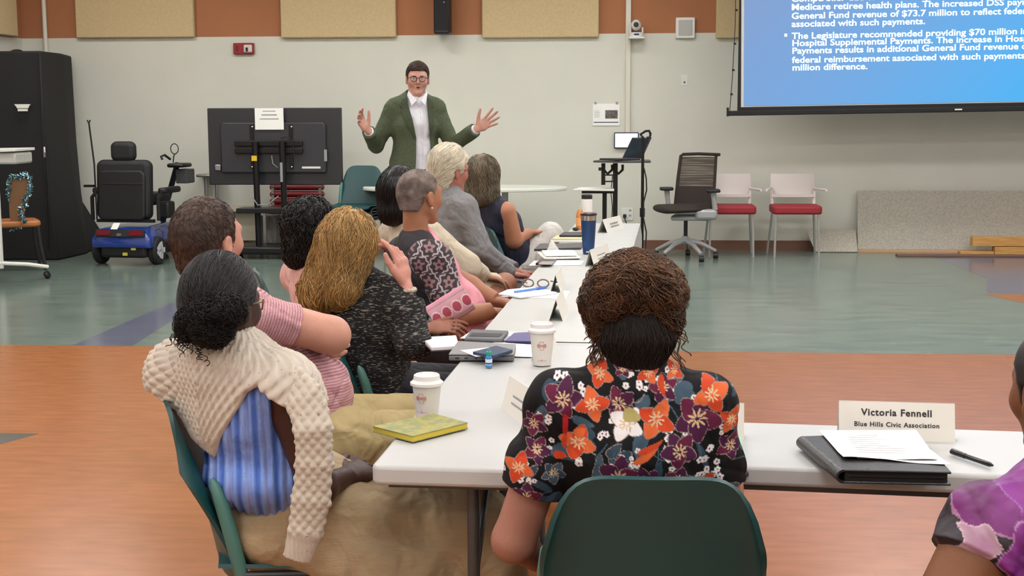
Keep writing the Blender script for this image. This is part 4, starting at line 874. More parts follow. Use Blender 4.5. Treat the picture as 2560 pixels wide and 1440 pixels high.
def chair_for(b, lean, label, dz=0, azc=None, off=0):
    a = math.degrees(math.atan2(b.hf[0], b.hf[1])) if azc is None else azc; f, _r = az(a)
    p = b.pel+f*(.2-.6*lean+off); return green_chair(label, p[0], p[1], a, 'green stacking chairs')
shoe_m = mat('shoe_black', '141315', .4)
# ---------------------------------------------------------------- SPEAKER
def speaker():
    D = 9.8; px = lambda x, y, d=D: A_(x, y, d)
    hd = Head(px(1044, 198), 170, -4, 1.5, .96); b = Body(px(1037, 252), px(1041, 452), 168, 172, .97, .150, .05)
    R_ = b.sr  # his right hand is at the left of the picture
    b.setarm(1, px(940, 362, D-.02), px(921, 327, D-.24)); b.setarm(-1, px(1131, 364, D-.02), px(1192, 322, D-.2))
    for s in (-1, 1): h = b.pel+b.hr*s*.09; k = h.copy(); k[2] = .5; an = h+b.hr*s*.02; an[2] = .09; b.setleg(s, k, an)
    r = person('man standing in a green blazer and white shirt, glasses, both arms spread', b.pel)
    sk = skinmat('skin_speaker', 'b98c7e'); S = SDF(); hd.add(S); neck(S, hd, b.nb, .058)
    S.ball(hd.p(0, .09, -.058), (.011*1, .012, .0045), .004, True, hd.r, hd.u)
    b.torso(S, -.01); 
    for s in (-1, 1): b.arm(S, s, -.004)
    camd = nrm(np.array([-b.pel[0], -b.pel[1], 0]))
    hand(S, b.arms[1][2], px(893, 290, D-.30)-b.arms[1][2], camd*.8+UPV*.5+R_*-.3, px(915, 270)-px(915, 300)+0*R_, 1.0, (22, 25, 28, 35), 7, 5, 45)
    hand(S, b.arms[-1][2], px(1245, 288, D-.22)-b.arms[-1][2], camd*.9+UPV*.25, px(1200, 250)-px(1200, 300), 1.02, (8, 8, 8, 10), 11, 5, 50)
    body = sdf_obj('body', S, sk, r, .0045)
    m_sh = mat('shirt_white', wr=0.35, col='cfd3dc', rough=.7, bump=.15, bscale=14, stretch=(3, 3, .6)); m_bl = mat('blazer_green', wr=0.25, col='46513c', rough=.9, var=.22, vscale=120, bump=.25, bscale=200)
    H = SDF(); b.torso(H, .004, hem=.0); H.seg(b.nb-UPV*.04, b.nb+UPV*.028+b.sf*.005, (.078, .072), (.068, .066), b.sr, .02, flat=True)
    for s in (-1, 1): a = b.arms[s]; H.seg(lerp(a[1], a[2], .8), lerp(a[1], a[2], .985), .037, .036, None, .005, flat=True)
    H.disp(lambda P: folds(P, [((1, 0, .5), 60), ((-1, 0, .7), 75)], .005, 4)); sdf_obj('shirt', H, m_sh, r, .006)
    lc = lambda P: ((P-b.nb)@b.sr, (P-b.nb)@b.sf, (P-b.nb)@UPV)
    u = lambda x: (_np(at(x, 300, D-.1))-b.nb)@b.sr; z = lambda y: (_np(at(1045, y, D-.1))-b.nb)@UPV
    opening = [(u(1018), z(238)), (u(1021), z(262)), (u(1031), z(300)), (u(1040), z(345)), (u(1038), z(400)), (u(1034), z(450)), (u(1030), z(520)), (u(1084), z(520)), (u(1080), z(430)), (u(1075), z(345)), (u(1071), z(290)), (u(1070), z(240)), (u(1066), z(200)), (u(1022), z(200))]
    def jacket(o):
        Bz = SDF(); b.torso(Bz, o, hem=-.10); Bz.seg(b.pel+UPV*.1, b.pel-UPV*.22, (.17+o, .125+o), (.195+o, .14+o), b.hr, .06, flat=True)
        Bz.seg(b.nb-UPV*.03-b.sf*.01, b.nb+UPV*.012-b.sf*.012, (.095+o*.3, .085+o*.3), (.078, .074), b.sr, .03)
        for s in (-1, 1): b.arm(Bz, s, .008+o*.3, 1.93, r=(.050, .043, .042, .036))
        return Bz
    Bz = jacket(.022); Bz.disp(lambda P: folds(P, [((1, .3, .9), 48), ((-1, 0, 1.2), 60), ((0, 0, 1), 34)], .011, 9)*np.clip(np.abs((P-b.nb)@b.sr)*9-.7, .12, 1.0))
    Bz.fsub(lambda P: np.maximum(pin(np.stack(lc(P)[::2], 1), opening), -lc(P)[1]+.0), .006)
    bz = sdf_obj('blazer', Bz, m_bl, r, .0055)
    m_lp = mat('blazer_lapel', '3a4431', .9, var=.2, vscale=120, bump=.2, bscale=200)
    for side, poly in ((1, [(u(1020), z(240)), (u(1008), z(246)), (u(998), z(262)), (u(1006), z(272)), (u(1001), z(278)), (u(1018), z(318)), (u(1039), z(350)), (u(1031), z(300)), (u(1021), z(264))]), (-1, [(u(1070), z(242)), (u(1082), z(250)), (u(1086), z(264)), (u(1079), z(272)), (u(1085), z(278)), (u(1083), z(318)), (u(1075), z(350)), (u(1071), z(290))])):
        Lp = jacket(.031); Lp.fsub(lambda P, poly=poly: -np.maximum(pin(np.stack(lc(P)[::2], 1), poly), -lc(P)[1]), .002); inn = jacket(.0225); Lp.inter(inn, 0, True)
        V, Q = Lp.mesh(.0045); mesh_obj('lapel', V, Q, m_lp, bz)
    for s, (xx, yy) in ((1, (985, 412)),):
        Pk = jacket(.029); Pk.disp(lambda P: 0*P[:, 0]); Pk.fsub(lambda P: -np.maximum(pin(np.stack(lc(P)[::2], 1), [(u(967), z(416)), (u(1003), z(408)), (u(1003), z(416)), (u(967), z(425))]), -lc(P)[1]), .002); Pk.inter(jacket(.0225), 0, True)
        V, Q = Pk.mesh(.0045); mesh_obj('pocket_flap', V, Q, m_lp, bz)
    for s in (1, -1):   # shirt collar wings
        cp = MB(); p0 = hd.c; 
        a0, a1, a2, a3 = px(1044+(-25 if s > 0 else 24), 236, D-.07), px(1044+(-14 if s > 0 else 19), 265, D-.115), px(1044+(-2 if s > 0 else 8), 252, D-.118), px(1044+(-22 if s > 0 else 22), 228, D-.06)
        q_ = [a0, a1, a2, a3]; n_ = nrm(np.cross(a1-a0, a2-a0)); n_ = n_ if n_@camd > 0 else -n_
        v = [Vector(t+n_*.004) for t in q_]+[Vector(t-n_*.003) for t in q_]; mesh_obj('collar', v, [(0, 1, 2, 3), (7, 6, 5, 4), (0, 4, 5, 1), (1, 5, 6, 2), (2, 6, 7, 3), (3, 7, 4, 0)], m_sh, r, False)
    Pl = SDF(); b.torso(Pl, .0065); Pl.fsub(lambda P: -np.maximum(pin(np.stack(lc(P)[::2], 1), [(u(1056), z(262)), (u(1051), z(262)), (u(1055), z(440)), (u(1061), z(440))]), -lc(P)[1]), .002); sdf_obj('button_placket', Pl, m_sh, r, .004)
    T = SDF(); b.torso(T, .008, hem=0)
    for s in (-1, 1): b.leg(T, s, .012, 1.98)
    T.cut(b.pel+UPV*.07, UPV, .004); T.disp(lambda P: folds(P, [((1, 0, 1), 40)], .003, 2)); sdf_obj('trousers', T, mat('trousers_dark', wr=0.3, col='25232b', rough=.8), r, .009)
    Bt = SDF(); Bt.seg(b.pel+UPV*.055, b.pel+UPV*.09, (.167, .118), (.163, .115), b.hr, .004, flat=True); Bt.cut(b.pel+UPV*.055, -UPV); sdf_obj('belt', Bt, mat('belt_red', '3a1216', .5), r, .006)
    b.shoes(shoe_m, r, b.hf)
    C = hd.cap(.007, [(.2, .2), (.098, .10), (.088, .07), (.05, .066), (.036, .045), (.030, -.012), (.014, -.014), (.010, .014), (-.030, .018), (-.034, -.04), (-.045, -.085), (-.2, -.085), (-.2, .2)], .0018, 90, .004); hm = hairmat('hair_speaker', '38241b', .5, .6); ho = sdf_obj('hair', C, hm, r, .0045)
    fl = lambda P, t: hd.r*.9+hd.f*.5+hd.u*.1
    strands('hair_locks', C, hm, ho, 1400, lambda g, n: hd.c+(g.normal(size=(n, 3))*.5+hd.u*.9)*.1, fl, 6, .008, .0014, (.0, .005), wild=.35)
    # face
    wm = mat('eye_white', 'c9c4be', .2); im = mat('iris_dark', '2a1c14', .2); lm = mat('lip', 'a86a60', .45); bm = mat('brow_dark', '2f201a', .8); mm = mat('mouth_inside', '35120f', .6)
    for s in (-1, 1):
        e = MB().ell(hd.p(s*.031, .0845, .007), (.0115, .008, .0045), 16, 10).build('eye', wm, r); MB().ell(hd.p(s*.031, .0915, .007), (.0050, .003, .0042), 12, 8).build('iris', im, e)
        MB().tube([hd.p(s*.014, .096, .022), hd.p(s*.03, .094, .026), hd.p(s*.047, .083, .022)], [.003, .0036, .002], 8).build('eyebrow', bm, r)
    MB().tube([hd.p(-.026, .080, -.053), hd.p(-.009, .090, -.049), hd.p(.009, .090, -.049), hd.p(.026, .080, -.053)], [.001, .0032, .0032, .001], 8).build('upper_lip', lm, r)
    MB().tube([hd.p(-.019, .083, -.060), hd.p(-.006, .089, -.067), hd.p(.006, .089, -.067), hd.p(.019, .083, -.060)], [.001, .004, .004, .001], 8).build('lower_lip', lm, r)
    MB().ell(hd.p(0, .0865, -.058), (.018, .004, .0045), 14, 8).build('mouth', mm, r)
    glasses(hd, mat('glasses_dark', '1c1614', .3), r)
def glasses(hd, gm, par, top=.104, lensm=True):
    g = MB()
    for s in (-1, 1):
        c = [(s*.010, top, .018), (s*.013, top, -.007), (s*.030, top-.003, -.011), (s*.050, top-.010, -.006), (s*.056, top-.014, .018), (s*.034, top-.001, .022)]
        g.tube([hd.p(*q) for q in c], .0022, 6, True); g.tube([hd.p(s*.056, top-.014, .014), hd.p(s*.076, top-.05, .012), hd.p(s*.083, .0, .008)], .002, 6)
    g.tube([hd.p(-.010, top, .012), hd.p(0, top+.003, .014), hd.p(.010, top, .012)], .002, 6)
    o = g.build('glasses', gm, par)
    lm_ = MATS.get('lens_glass') or mat('lens_glass', 'ffffff', .02, alpha=.12)
    for s in (-1, 1):
        mesh_obj('lens', [Vector(hd.p(*q)) for q in ((s*.010, top, .018), (s*.013, top, -.007), (s*.030, top-.003, -.011), (s*.050, top-.010, -.006), (s*.056, top-.014, .018), (s*.034, top-.001, .022))], [(0, 1, 2, 3, 4, 5)], lm_, o, False)
speaker()
# ---------------------------------------------------------------- WOMAN IN FLORAL BLOUSE (centre)
FL = []   # flowers on the blouse: x, y in picture pixels of the cloth, radius, kind
def floral_color(V, cx, z0, sc):
    """V: world points; returns the printed pattern (flowers on black)"""
    g = np.random.default_rng(5); x = (V[:, 0]-cx); z = (V[:, 2]-z0); d = V[:, 1]
    X = x + .55*np.sign(x)*np.maximum(np.abs(x)-.17, 0)*0; U = np.stack([X*sc, -z*sc], 1)      # pattern units ~ pixels
    U = U + np.stack([noise3(V, 40, 3, 2)*5, noise3(V, 40, 8, 2)*5], 1)
    col = np.tile(np.array(srgb('0d0d10')), (len(V), 1)).astype(np.float32)
    C = {k: np.array(srgb(v)) for k, v in dict(or_='b8401f', or2='c95f33', red='a81f22', pl='5a1a38', pl2='43183a', pk='8a3a56', bl='2d3f4e', bl2='3c5262', cr='c9b08a', wh='d8d6d8', ol='a09660', ln='8f7f78').items()}
    def leaf(cx_, cy, L_, W_, a, c, edge=None):
        q = U-np.array([cx_, cy]); ca, sa = math.cos(a), math.sin(a); p = q[:, 0]*ca+q[:, 1]*sa; s_ = -q[:, 0]*sa+q[:, 1]*ca; t = np.clip(p/L_, -1, 1); w_ = W_*np.sqrt(np.clip(1-t*t, 0, 1))*(1-.35*t); m = (np.abs(p) < L_) & (np.abs(s_+.12*L_*t*t) < w_)
        if edge is not None: col[m] = edge; m = (np.abs(p) < L_*.92) & (np.abs(s_+.12*L_*t*t) < w_-1.8)
        col[m] = c; return m
    def stem(x0, y0, x1, y1, w_, c, b=.2):
        a = np.array([x0, y0.__float__()]); bq = np.array([x1, y1.__float__()]); e = bq-a; L2 = e@e; t = np.clip((U-a)@e/L2, 0, 1); nrm_ = np.array([-e[1], e[0]]); q = U-a-np.outer(t, e)-np.outer(np.sin(t*3.14)*b, nrm_); col[np.linalg.norm(q, axis=1) < w_] = c
    def flower(x0, y0, r_, c, c2, a0=0, n=5, heart=True):
        for k in range(n):
            a = a0+k*2*math.pi/n; leaf(x0+math.cos(a)*r_*.55, y0+math.sin(a)*r_*.55, r_*.55, r_*.42, a, c if k % 2 else c2, C['ln'])
        q = U-np.array([x0, y0]); rr = np.linalg.norm(q, axis=1); th = np.arctan2(q[:, 1], q[:, 0])
        if heart: col[rr < r_*.22*(1.2+.8*np.sin(th*9+1))] = C['cr']; col[rr < r_*.09] = c2
    def tiny(x0, y0, r_=10):
        for k in range(5):
            a = k*1.257+x0; q = U-np.array([x0+math.cos(a)*r_*.6, y0+math.sin(a)*r_*.6]); col[np.linalg.norm(q, axis=1) < r_*.42] = C['wh']
        col[np.linalg.norm(U-np.array([x0, y0]), axis=1) < r_*.28] = C['pl']
    # background leaves and stems
    for i in range(90):
        x0, y0 = g.uniform(-420, 420), g.uniform(-160, 420); a = g.uniform(0, 6.3); leaf(x0, y0, g.uniform(22, 48), g.uniform(9, 19), a, C['bl' if i % 2 else 'bl2'], C['ln'] if i % 3 == 0 else None)
    for i in range(60):
        x0, y0 = g.uniform(-420, 420), g.uniform(-160, 420); stem(x0, y0, x0+g.uniform(-70, 70), y0+g.uniform(-60, 60), 1.6, C['ln' if i % 2 else 'bl2'], g.uniform(-.3, .3))
    P_ = lambda a, b: (a-1560, b-1000)
    for i in range(95):
        x0, y0 = g.uniform(-400, 400), g.uniform(-120, 420)
        for _ in range(3): tiny(x0+g.uniform(-17, 17), y0+g.uniform(-15, 15), g.uniform(6.5, 9.5))
    big = [(1405, 990, 46, 'pl'), (1545, 1000, 42, 'pl'), (1480, 1005, 40, 'or'), (1640, 1040, 48, 'or'), (1745, 1040, 56, 'pl'), (1440, 1100, 44, 'or'), (1700, 1115, 44, 'pl'), (1550, 1185, 56, 'pl'), (1620, 1190, 34, 'pl'), (1700, 1195, 36, 'pl'), (1765, 1215, 34, 'or'), (1340, 1130, 36, 'pl'), (1660, 965, 36, 'pl'), (1780, 985, 44, 'or'), (1290, 1180, 40, 'or'), (1330, 1060, 34, 'pl'), (1310, 1260, 40, 'pl'), (1460, 1290, 46, 'or'), (1590, 1290, 44, 'pl'), (1720, 1300, 46, 'or'), (1830, 1120, 36, 'pl'), (1830, 1050, 34, 'or'), (1385, 1190, 30, 'bl'), (1500, 930, 34, 'or'), (1620, 925, 30, 'or'), (1560, 915, 22, 'pl'), (1690, 925, 24, 'or')]
    for i, (a, b, r_, k) in enumerate(big):
        q = P_(a, b); c = {'or': ('or_', 'or2'), 'pl': ('pl', 'pl2'), 'bl': ('bl', 'bl2')}[k]; flower(*q, r_*1.0, C[c[0]], C[c[1]], i*.7, 5 if k != 'or' else 4)
    q = P_(1565, 1050); flower(q[0], q[1], 44, C['wh'], C['wh'], .6, 4); leaf(q[0]+12, q[1]-18, 24, 17, .4, C['ol'])
    for a, b, L_, W_, an, c in [(1408, 1060, 34, 7, 1.57, 'red'), (1408, 1100, 20, 6, 1.57, 'or_'), (1655, 960, 30, 8, 1.4, 'or_'), (1400, 1140, 16, 12, .2, 'or_'), (1445, 1075, 16, 12, -.5, 'or2'), (1620, 1130, 36, 9, -.6, 'or2'), (1630, 1110, 34, 8, -.5, 'or_')]: leaf(*P_(a, b), L_, W_, an, C[c])
    return col
def floral_woman():
    D = 2.82; px = lambda x, y, d=D: A_(x, y, d)
    hd = Head(px(1590, 832, 2.83), -2, -8, 0, .93); b = Body(px(1583, 968, 2.80), px(1600, 1420, 2.84)*np.array([1, 1, 0])+UPV*.53, -2, -2, .92, .150, .04)
    sit_legs(b, .03); b.setarm(-1, px(1285, 1350, 2.83), px(1345, 1400, 3.02)); b.setarm(1, px(1812, 1320, 2.82), px(1826, 1168, 2.93))
    r = person('woman with curly brown updo in a black blouse printed with orange and plum flowers', b.pel)
    sk = skinmat('skin_floral', '9c6f60'); S = SDF(); hd.add(S); neck(S, hd, b.nb, .052); b.torso(S, -.012)
    for s in (-1, 1): b.arm(S, s, .0, r=(.050, .047, .043, .028)); b.leg(S, s, -.01)
    hand(S, b.arms[1][2], (-.1, .5, .7), (-1, .1, 0), (-.3, 1, .0), .92, (45, 50, 55, 60)); hand(S, b.arms[-1][2], (.6, 1, -.1), (0, 0, -1), (1, 0, 0), .92)
    sdf_obj('body', S, sk, r, .006)
    W = SDF(); b.torso(W, .016, hem=0); W.seg(b.nb-UPV*.03, b.nb+UPV*.062, (.085, .075), (.060, .060), b.sr, .02, flat=True)
    for s in (-1, 1):
        a, e, w_ = b.arms[s]; q_ = .066 if s < 0 else .058; W.seg(a+UPV*.0, lerp(a, e, .60), q_, q_+.002, None, .03, flat=True); W.ball(a+UPV*.012+b.sr*s*.012, q_-.006, .03); W.ball(lerp(a, e, .45), q_+.004, .03)
    cc = b.nb
    W.disp(lambda P: folds(P, [((1, 0, .25), 85), ((1, 0, -.3), 60)], .005, 2)*np.clip((.03-(P-cc)@UPV)*14, .2, 1) + folds(P, [((.6, .3, 1), 50)], .005, 8)*np.clip(np.abs((P-cc)@b.sr)*8-1, 0, 1))
    W.cut((0, 0, .60), (0, 0, -1))
    c0 = px(1560, 1000, 2.75)
    sdf_obj('blouse', W, mat('blouse_floral', wr=0.3, col=(1, 1, 1), rough=.75, attr='Col', spec=.2, bump=.05, bscale=300), r, .0022, lambda V: floral_color(V, c0[0], c0[2], 3400/2.75))
    T = SDF(); T.seg(b.pel-b.hr*.06, b.pel+b.hr*.06, .13, None, None)
    for s in (-1, 1): b.leg(T, s, .012)
    sdf_obj('trousers', T, mat('trousers_black', wr=0.3, col='17171b', rough=.85), r, .01); b.shoes(shoe_m, r)
    # hair: dark nape, brown curls piled up
    C = SDF(); C.ball(hd.p(0, -.02, .02), (.083, .098, .09), .02); C.seg(hd.p(0, -.06, -.02), hd.p(0, -.058, -.09), (.072, .05), (.040, .030), hd.r, .03); C.cut(hd.p(0, .02, 0), hd.f, .01)
    dk = hairmat('hair_nape_dark', '150f0d', .4, .6); ho = sdf_obj('hair', C, dk, r, .006)
    strands('nape_locks', C, dk, ho, 1500, lambda g, n: hd.c+(g.normal(size=(n, 3))*.6-hd.f*.5-hd.u*.6)*.12, lambda P, t: hd.u*1.0-((P-hd.c)@hd.r)[:, None]*hd.r*6, 8, .008, .0012, (.0, .003), wave=.3, wild=.12)
    M = SDF(); c = hd.p(-.005, -.055, .095)
    M.ball(hd.p(-.012, -.045, .10), (.090, .085, .068), .03); M.ball(hd.p(-.062, -.05, .065), (.05, .06, .05), .03); M.ball(hd.p(.044, -.05, .075), (.043, .06, .052), .03); M.ball(hd.p(.062, -.04, .03), (.028, .05, .045), .02); M.ball(hd.p(-.075, -.03, .02), (.028, .05, .04), .02)
    M.disp(lambda P: .008*noise3(P, 45, 12, 3)); hb = hairmat('hair_curls_brown', '4e3420', .6, .5, var=.5, vscale=18); mo = sdf_obj('curl_mass', M, hb, ho, .006)
    strands('curl_locks', M, hb, ho, 6500, lambda g, n: c+g.normal(size=(n, 3))*.12, lambda P, t: np.cross(P-c, hd.f*.7+hd.r*.5)*10+noise3(P, 30, 4)[:, None]*hd.u, 20, .0050, .0009, (-.003, .011), wave=1.5, wfreq=120, curl=.006, wild=.12, coh=45)
    g = np.random.default_rng(11)
    mb = MB()
    for i in range(46):   # loose ringlets beside the left ear and stray hairs
        side = -1 if i < 30 else 1; p = hd.p(side*(.070+g.uniform(0, .022)), -.03+g.uniform(-.03, .02), .01+g.uniform(-.01, .05)); L_ = g.uniform(.05, .15) if side < 0 else g.uniform(.02, .12); rr = g.uniform(.003, .009); ph = g.uniform(0, 6); pts = []
        for k in range(22): t = k/21; pts.append(p-hd.u*L_*t+hd.r*(side*.022*t**1.5+math.cos(ph+t*13)*rr)+hd.f*math.sin(ph+t*13)*rr)
        mb.tube(pts, [.0013]*21+[.0005], 5)
    mb.build('ringlets', hb, ho)
    mb = MB(); 
    for k in range(1): mb.ell(hd.p(-.083, .012, -.045), (.003, .003, .004), 10, 8)
    mb.build('earring', m_chrome, r)
    # wristwatch and phone-sized card in the right hand
    wb = b.arms[1][2]; MB().tube([wb+np.array([math.cos(t)*.034, math.sin(t)*.034, -.012]) for t in np.linspace(0, 6.28, 18, endpoint=False)], .008, 8, True).build('wristwatch', m_blk, r)
    cp = px(1617, 1218, 2.49); ch = green_chair('green chair nearest the camera, holding the woman in the floral blouse', cp[0]+.01, cp[1]+.33, -1)
floral_woman()
# ---------------------------------------------------------------- WOMAN WITH KNITTED SWEATER (left front)
def sweater_woman():
    D = 3.2; px = lambda x, y, d=D: A_(x, y, d)
    hd = Head(px(556, 768, 3.2), 24, -6, 3, .96); b = Body(px(572, 905, 3.2), px(735, 1350, 3.3)*np.array([1, 1, 0])+UPV*.53, 27, 74, .92, .166, .05)
    sit_legs(b, .02, .49, .44); b.setarm(1, px(795, 1222, 3.10), px(868, 1190, 3.24)); b.setarm(-1, px(720, 1150, 3.6), px(885, 1162, 3.44))
    r = person('woman with a cream cable sweater over her shoulders, blue striped top and low black bun', b.pel)
    sk = skinmat('skin_sweater_woman', '3a2119'); S = SDF(); hd.add(S); neck(S, hd, b.nb, .050); b.torso(S, -.012)
    for s in (-1, 1): b.arm(S, s, -.004, r=(.052, .046, .043, .027)); b.leg(S, s, -.035)
    f, rr = az(74); tips = hand(S, b.arms[1][2], (.42, .9, .02), (-.4, .3, -1), (-1, .3, .5), .95, (38, 42, 46, 50), 3); tips2 = hand(S, b.arms[-1][2], (.3, -1, -.15), (-.2, .1, -1), (1, 0, .2), .95, (35, 38, 40, 42), 3)
    sdf_obj('body', S, sk, r, .0055)
    nm = mat('nail_white', 'd9cdd0', .25)
    for t_, d_, n_ in tips+tips2: MB().ell(t_-d_*.001+n_*.0045, (.0062, .0062, .0055), 10, 8).build('fingernail', nm, r)
    # blue pleated top
    Tt = SDF(); b.torso(Tt, .012, hem=.02); Tt.ball(lerp(b.pel, b.wai, .75)-b.hf*.02+b.hr*.02, (.17, .15, .085), .05, side=b.hr)
    a, e, w_ = b.arms[1]
    Tt.disp(lambda P: .0035*np.sin(((P-b.nb)@b.sr*1.1+(P-b.nb)@b.sf*.8)*210+noise3(P, 12, 3, 2)*1.5)+.006*noise3(P, 22, 5, 2))
    Tt.cut(b.pel+UPV*.015, -UPV, .03); Tt.seg(b.SR+b.sr*.035+UPV*.05, lerp(a, e, .42)+b.sr*.02, .062, .060, None, .02, sub=True)
    def blue(V):
        w_ = ((V-b.nb)@b.sr*1.1+(V-b.nb)@b.sf*.8)*210+noise3(V, 12, 3, 2)*1.5; t = (.5-.5*np.sin(w_))[:, None]; s2 = (np.sin(w_*.5+1) > .55)[:, None]*.6
        return np.array(srgb('3d62b8'))*(1-t*.75)+np.array(srgb('7fa0e0'))*t*.75+s2*np.array([.22, .22, .16])
    sdf_obj('blue_top', Tt, mat('top_blue', wr=0.2, col=(1, 1, 1), rough=.7, attr='Col'), r, .004, blue)
    # long skirt
    K = SDF(); K.seg(b.pel-b.hf*.05-UPV*.02, b.pel+b.hf*.05+UPV*.02, (.185, .125), (.18, .12), b.hr, .05)
    kr = b.legs[1][1]; kl = b.legs[-1][1]
    K.seg(b.pel+b.hf*.05, lerp(kr, kl, .5), (.17, .11), (.14, .085), b.hr, .06); K.seg(kr+b.hf*.02, kr+b.hf*.06-UPV*.38, (.10, .10), (.14, .12), b.hr, .06); K.seg(kl+b.hf*.0, kl+b.hf*.06-UPV*.38, (.10, .10), (.14, .12), b.hr, .06)
    K.seg(b.pel-UPV*.02+b.hr*.02, b.pel+b.hf*.30-UPV*.14+b.hr*.04, (.17, .11), (.19, .13), b.hr, .06); K.seg(b.pel+b.hf*.12-UPV*.1+b.hr*.04, b.pel+b.hf*.35-UPV*.42+b.hr*.06, (.16, .10), (.22, .16), b.hr, .06)
    K.disp(lambda P: folds(P, [((.6, -.3, 1), 34), ((.9, 0, .5), 26)], .020, 4)+.003*noise3(P, 60, 8, 2)); K.cut((0, 0, .035), (0, 0, -1))
    sdf_obj('skirt', K, mat('skirt_beige', wr=0.4, col='9d8a6c', rough=.9, bump=.2, bscale=60, stretch=(1, 1, 6), var=.05, vscale=30), r, .0065); b.shoes(mat('shoe_tan', '6a4a36', .5), r)
    # sweater draped over the back
    cm_ = mat('sweater_cream', (1, 1, 1), .95, attr='Col', bump=.25, bscale=500, sheen=.2)
    axis = nrm(b.nb-b.pel)
    def loc(P): q = P-b.nb; return q@b.sr, q@b.sf, q@UPV
    def cable(P, amp=.0050):
        x, y, z = loc(P); th = np.arctan2(x, -y+.02)*.16; u = th*1.0; v = z
        u2 = u+.35*v; band = np.sin(u2*150); hc = np.abs(np.sin((u2*1.0)*75+1.2)); tw = np.sin(v*190+np.where(band > 0, 1, -1)*np.abs(np.mod(u2*48, 1)-.5)*5)
        rib = np.abs(np.sin(u2*240)); hem = (z < -.17-.5*x)&(x < .06)
        lat = 1.3-2.2*np.abs(np.sin(u*125+z*120))*np.abs(np.sin(u*125-z*120)); rb2 = np.sin((u*.75-z*.66)*330)*.6+.4*np.sin((u*.75-z*.66)*660+z*300)
        return np.where(hem, rib*1.1-.5, np.where(x < -.01, lat*.6, rb2*.8))*amp
    def drape(o):
        Dp = SDF(); b.torso(Dp, o, hem=.0); a_, e_, w2 = b.arms[1]; Dp.seg(a_, lerp(a_, e_, .30), .052+o, .050+o, None, .03); a2, e2, w3 = b.arms[-1]; Dp.seg(a2, lerp(a2, e2, .6), .055+o, .055+o, None, .03)
        Dp.seg(b.nb-UPV*.02, b.nb+UPV*.035-b.sf*.005, (.092+o*.5, .085+o*.5), (.070+o*.3, .072+o*.3), b.sr, .03, flat=True); return Dp
    Sw = drape(.034); Sw.disp(lambda P: .007*noise3(P, 13, 7, 2)); Sw.disp(cable); Sw.inter(drape(.014), 0, True)
    # region: keep above a slanting hem and behind the front
    u = lambda q, w2: (px(q, 1000, 3.1)-b.nb)@_np(RT)/math.cos(R(31.5)); z = lambda w2: (px(600, w2, 3.1)-b.nb)@UPV
    keep = [(-.5, .3), (-.5, z(1010)), (-.30, z(1030)), (u(400, 0)-.02, z(1010)), (u(430, 0), z(1055)), (u(500, 0), z(1120)), (u(565, 0), z(1152)), (u(600, 0), z(1095)), (u(640, 0), z(1030)), (u(670, 0), z(975)), (u(700, 0), z(955)), (u(735, 0), z(985)), (u(770, 0), z(1010)), (u(830, 0)+.1, z(1010)), (.5, .3)]
    Sw.fsub(lambda P: -pin(np.stack([loc(P)[0], loc(P)[2]], 1), keep), .008); Sw.cut(b.nb+b.sf*.12, b.sf, .01)
    def cream(V):
        n_ = noise3(V, 380, 4, 2); base = np.array(srgb('b7afa3')); c = np.tile(base, (len(V), 1)); c[n_ > 1.15] = srgb('7d6c5e'); k = cable(V, 1)[:, None]; return c*(1+.10*np.clip(k, -1, 1))
    so = sdf_obj('sweater', Sw, cm_, r, .0035, cream)
    # hanging sleeve
    path = [(722, 958, 3.06), (764, 1000, 3.03), (784, 1075, 3.0), (786, 1160, 3.0), (778, 1250, 3.0), (764, 1330, 3.0), (742, 1398, 3.0)]
    pts = [px(*q) for q in path]; ws = [.048, .047, .043, .042, .044, .040, .033]; Sl = SDF(); sdv = nrm(pts[1]-pts[0]); vd = nrm(np.array([px(780, 1100, 3.)[0], px(780, 1100, 3.)[1], 0]))
    for i in range(len(pts)-1):
        t_ = pts[i+1]-pts[i]; Sl.seg(pts[i], pts[i+1], (ws[i], .020), (ws[i+1], .018), np.cross(nrm(t_), vd), .012, flat=(i == len(pts)-2))
    def scab(P, amp=.0022):
        x = (P-pts[3])@RTn; z_ = P[:, 2]; hem = z_ < px(750, 1330, 3.0)[2]; A1 = np.abs(np.sin(x*135+z_*115)); A2 = np.abs(np.sin(x*135-z_*115)); return np.where(hem, np.abs(np.sin(x*330))-.5, .9-2.0*A1*A2)*amp
    RTn = _np(RT); Sl.disp(scab)
    def cream2(V):
        n_ = noise3(V, 380, 4, 2); c = np.tile(np.array(srgb('b4ac9f')), (len(V), 1)); c[n_ > 1.15] = srgb('7d6c5e'); return c*(1+.10*np.clip(scab(V, 1)[:, None], -1, 1))
    sdf_obj('sweater_sleeve', Sl, cm_, so, .003, cream2)
    # hair
    C = hd.cap(.010, [(.2, .2), (.098, .10), (.092, .07), (.06, .058), (.040, .040), (.020, .008), (.0, -.002), (-.020, -.012), (-.030, -.045), (-.045, -.085), (-.2, -.085), (-.2, .2)], .0006, 60, .008)
    bk = hairmat('hair_black_soft', '0f0f11', .5, .5, bump=.3, bscale=90); ho = sdf_obj('hair', C, bk, r, .005)
    strands('hair_locks', C, bk, ho, 2200, lambda g, n: hd.c+(g.normal(size=(n, 3))*.6+hd.u*.7)*.12, lambda P, t: hd.p(0, -.11, -.045)-P, 14, .011, .0010, (.0, .0022), wave=.15, wild=.02)
    Bn = SDF(); bc = hd.p(.050, -.102, -.020)
    Bn.ball(bc, (.050, .042, .048), .02); Bn.ball(bc-hd.r*.056-hd.u*.008, (.032, .032, .030), .02); Bn.ball(bc+hd.r*.05+hd.u*.012, (.035, .035, .03), .02); Bn.ball(bc-hd.r*.075-hd.u*.03, (.024, .022, .024), .02); Bn.ball(bc-hd.u*.032+hd.r*.005, (.045, .038, .030), .02)
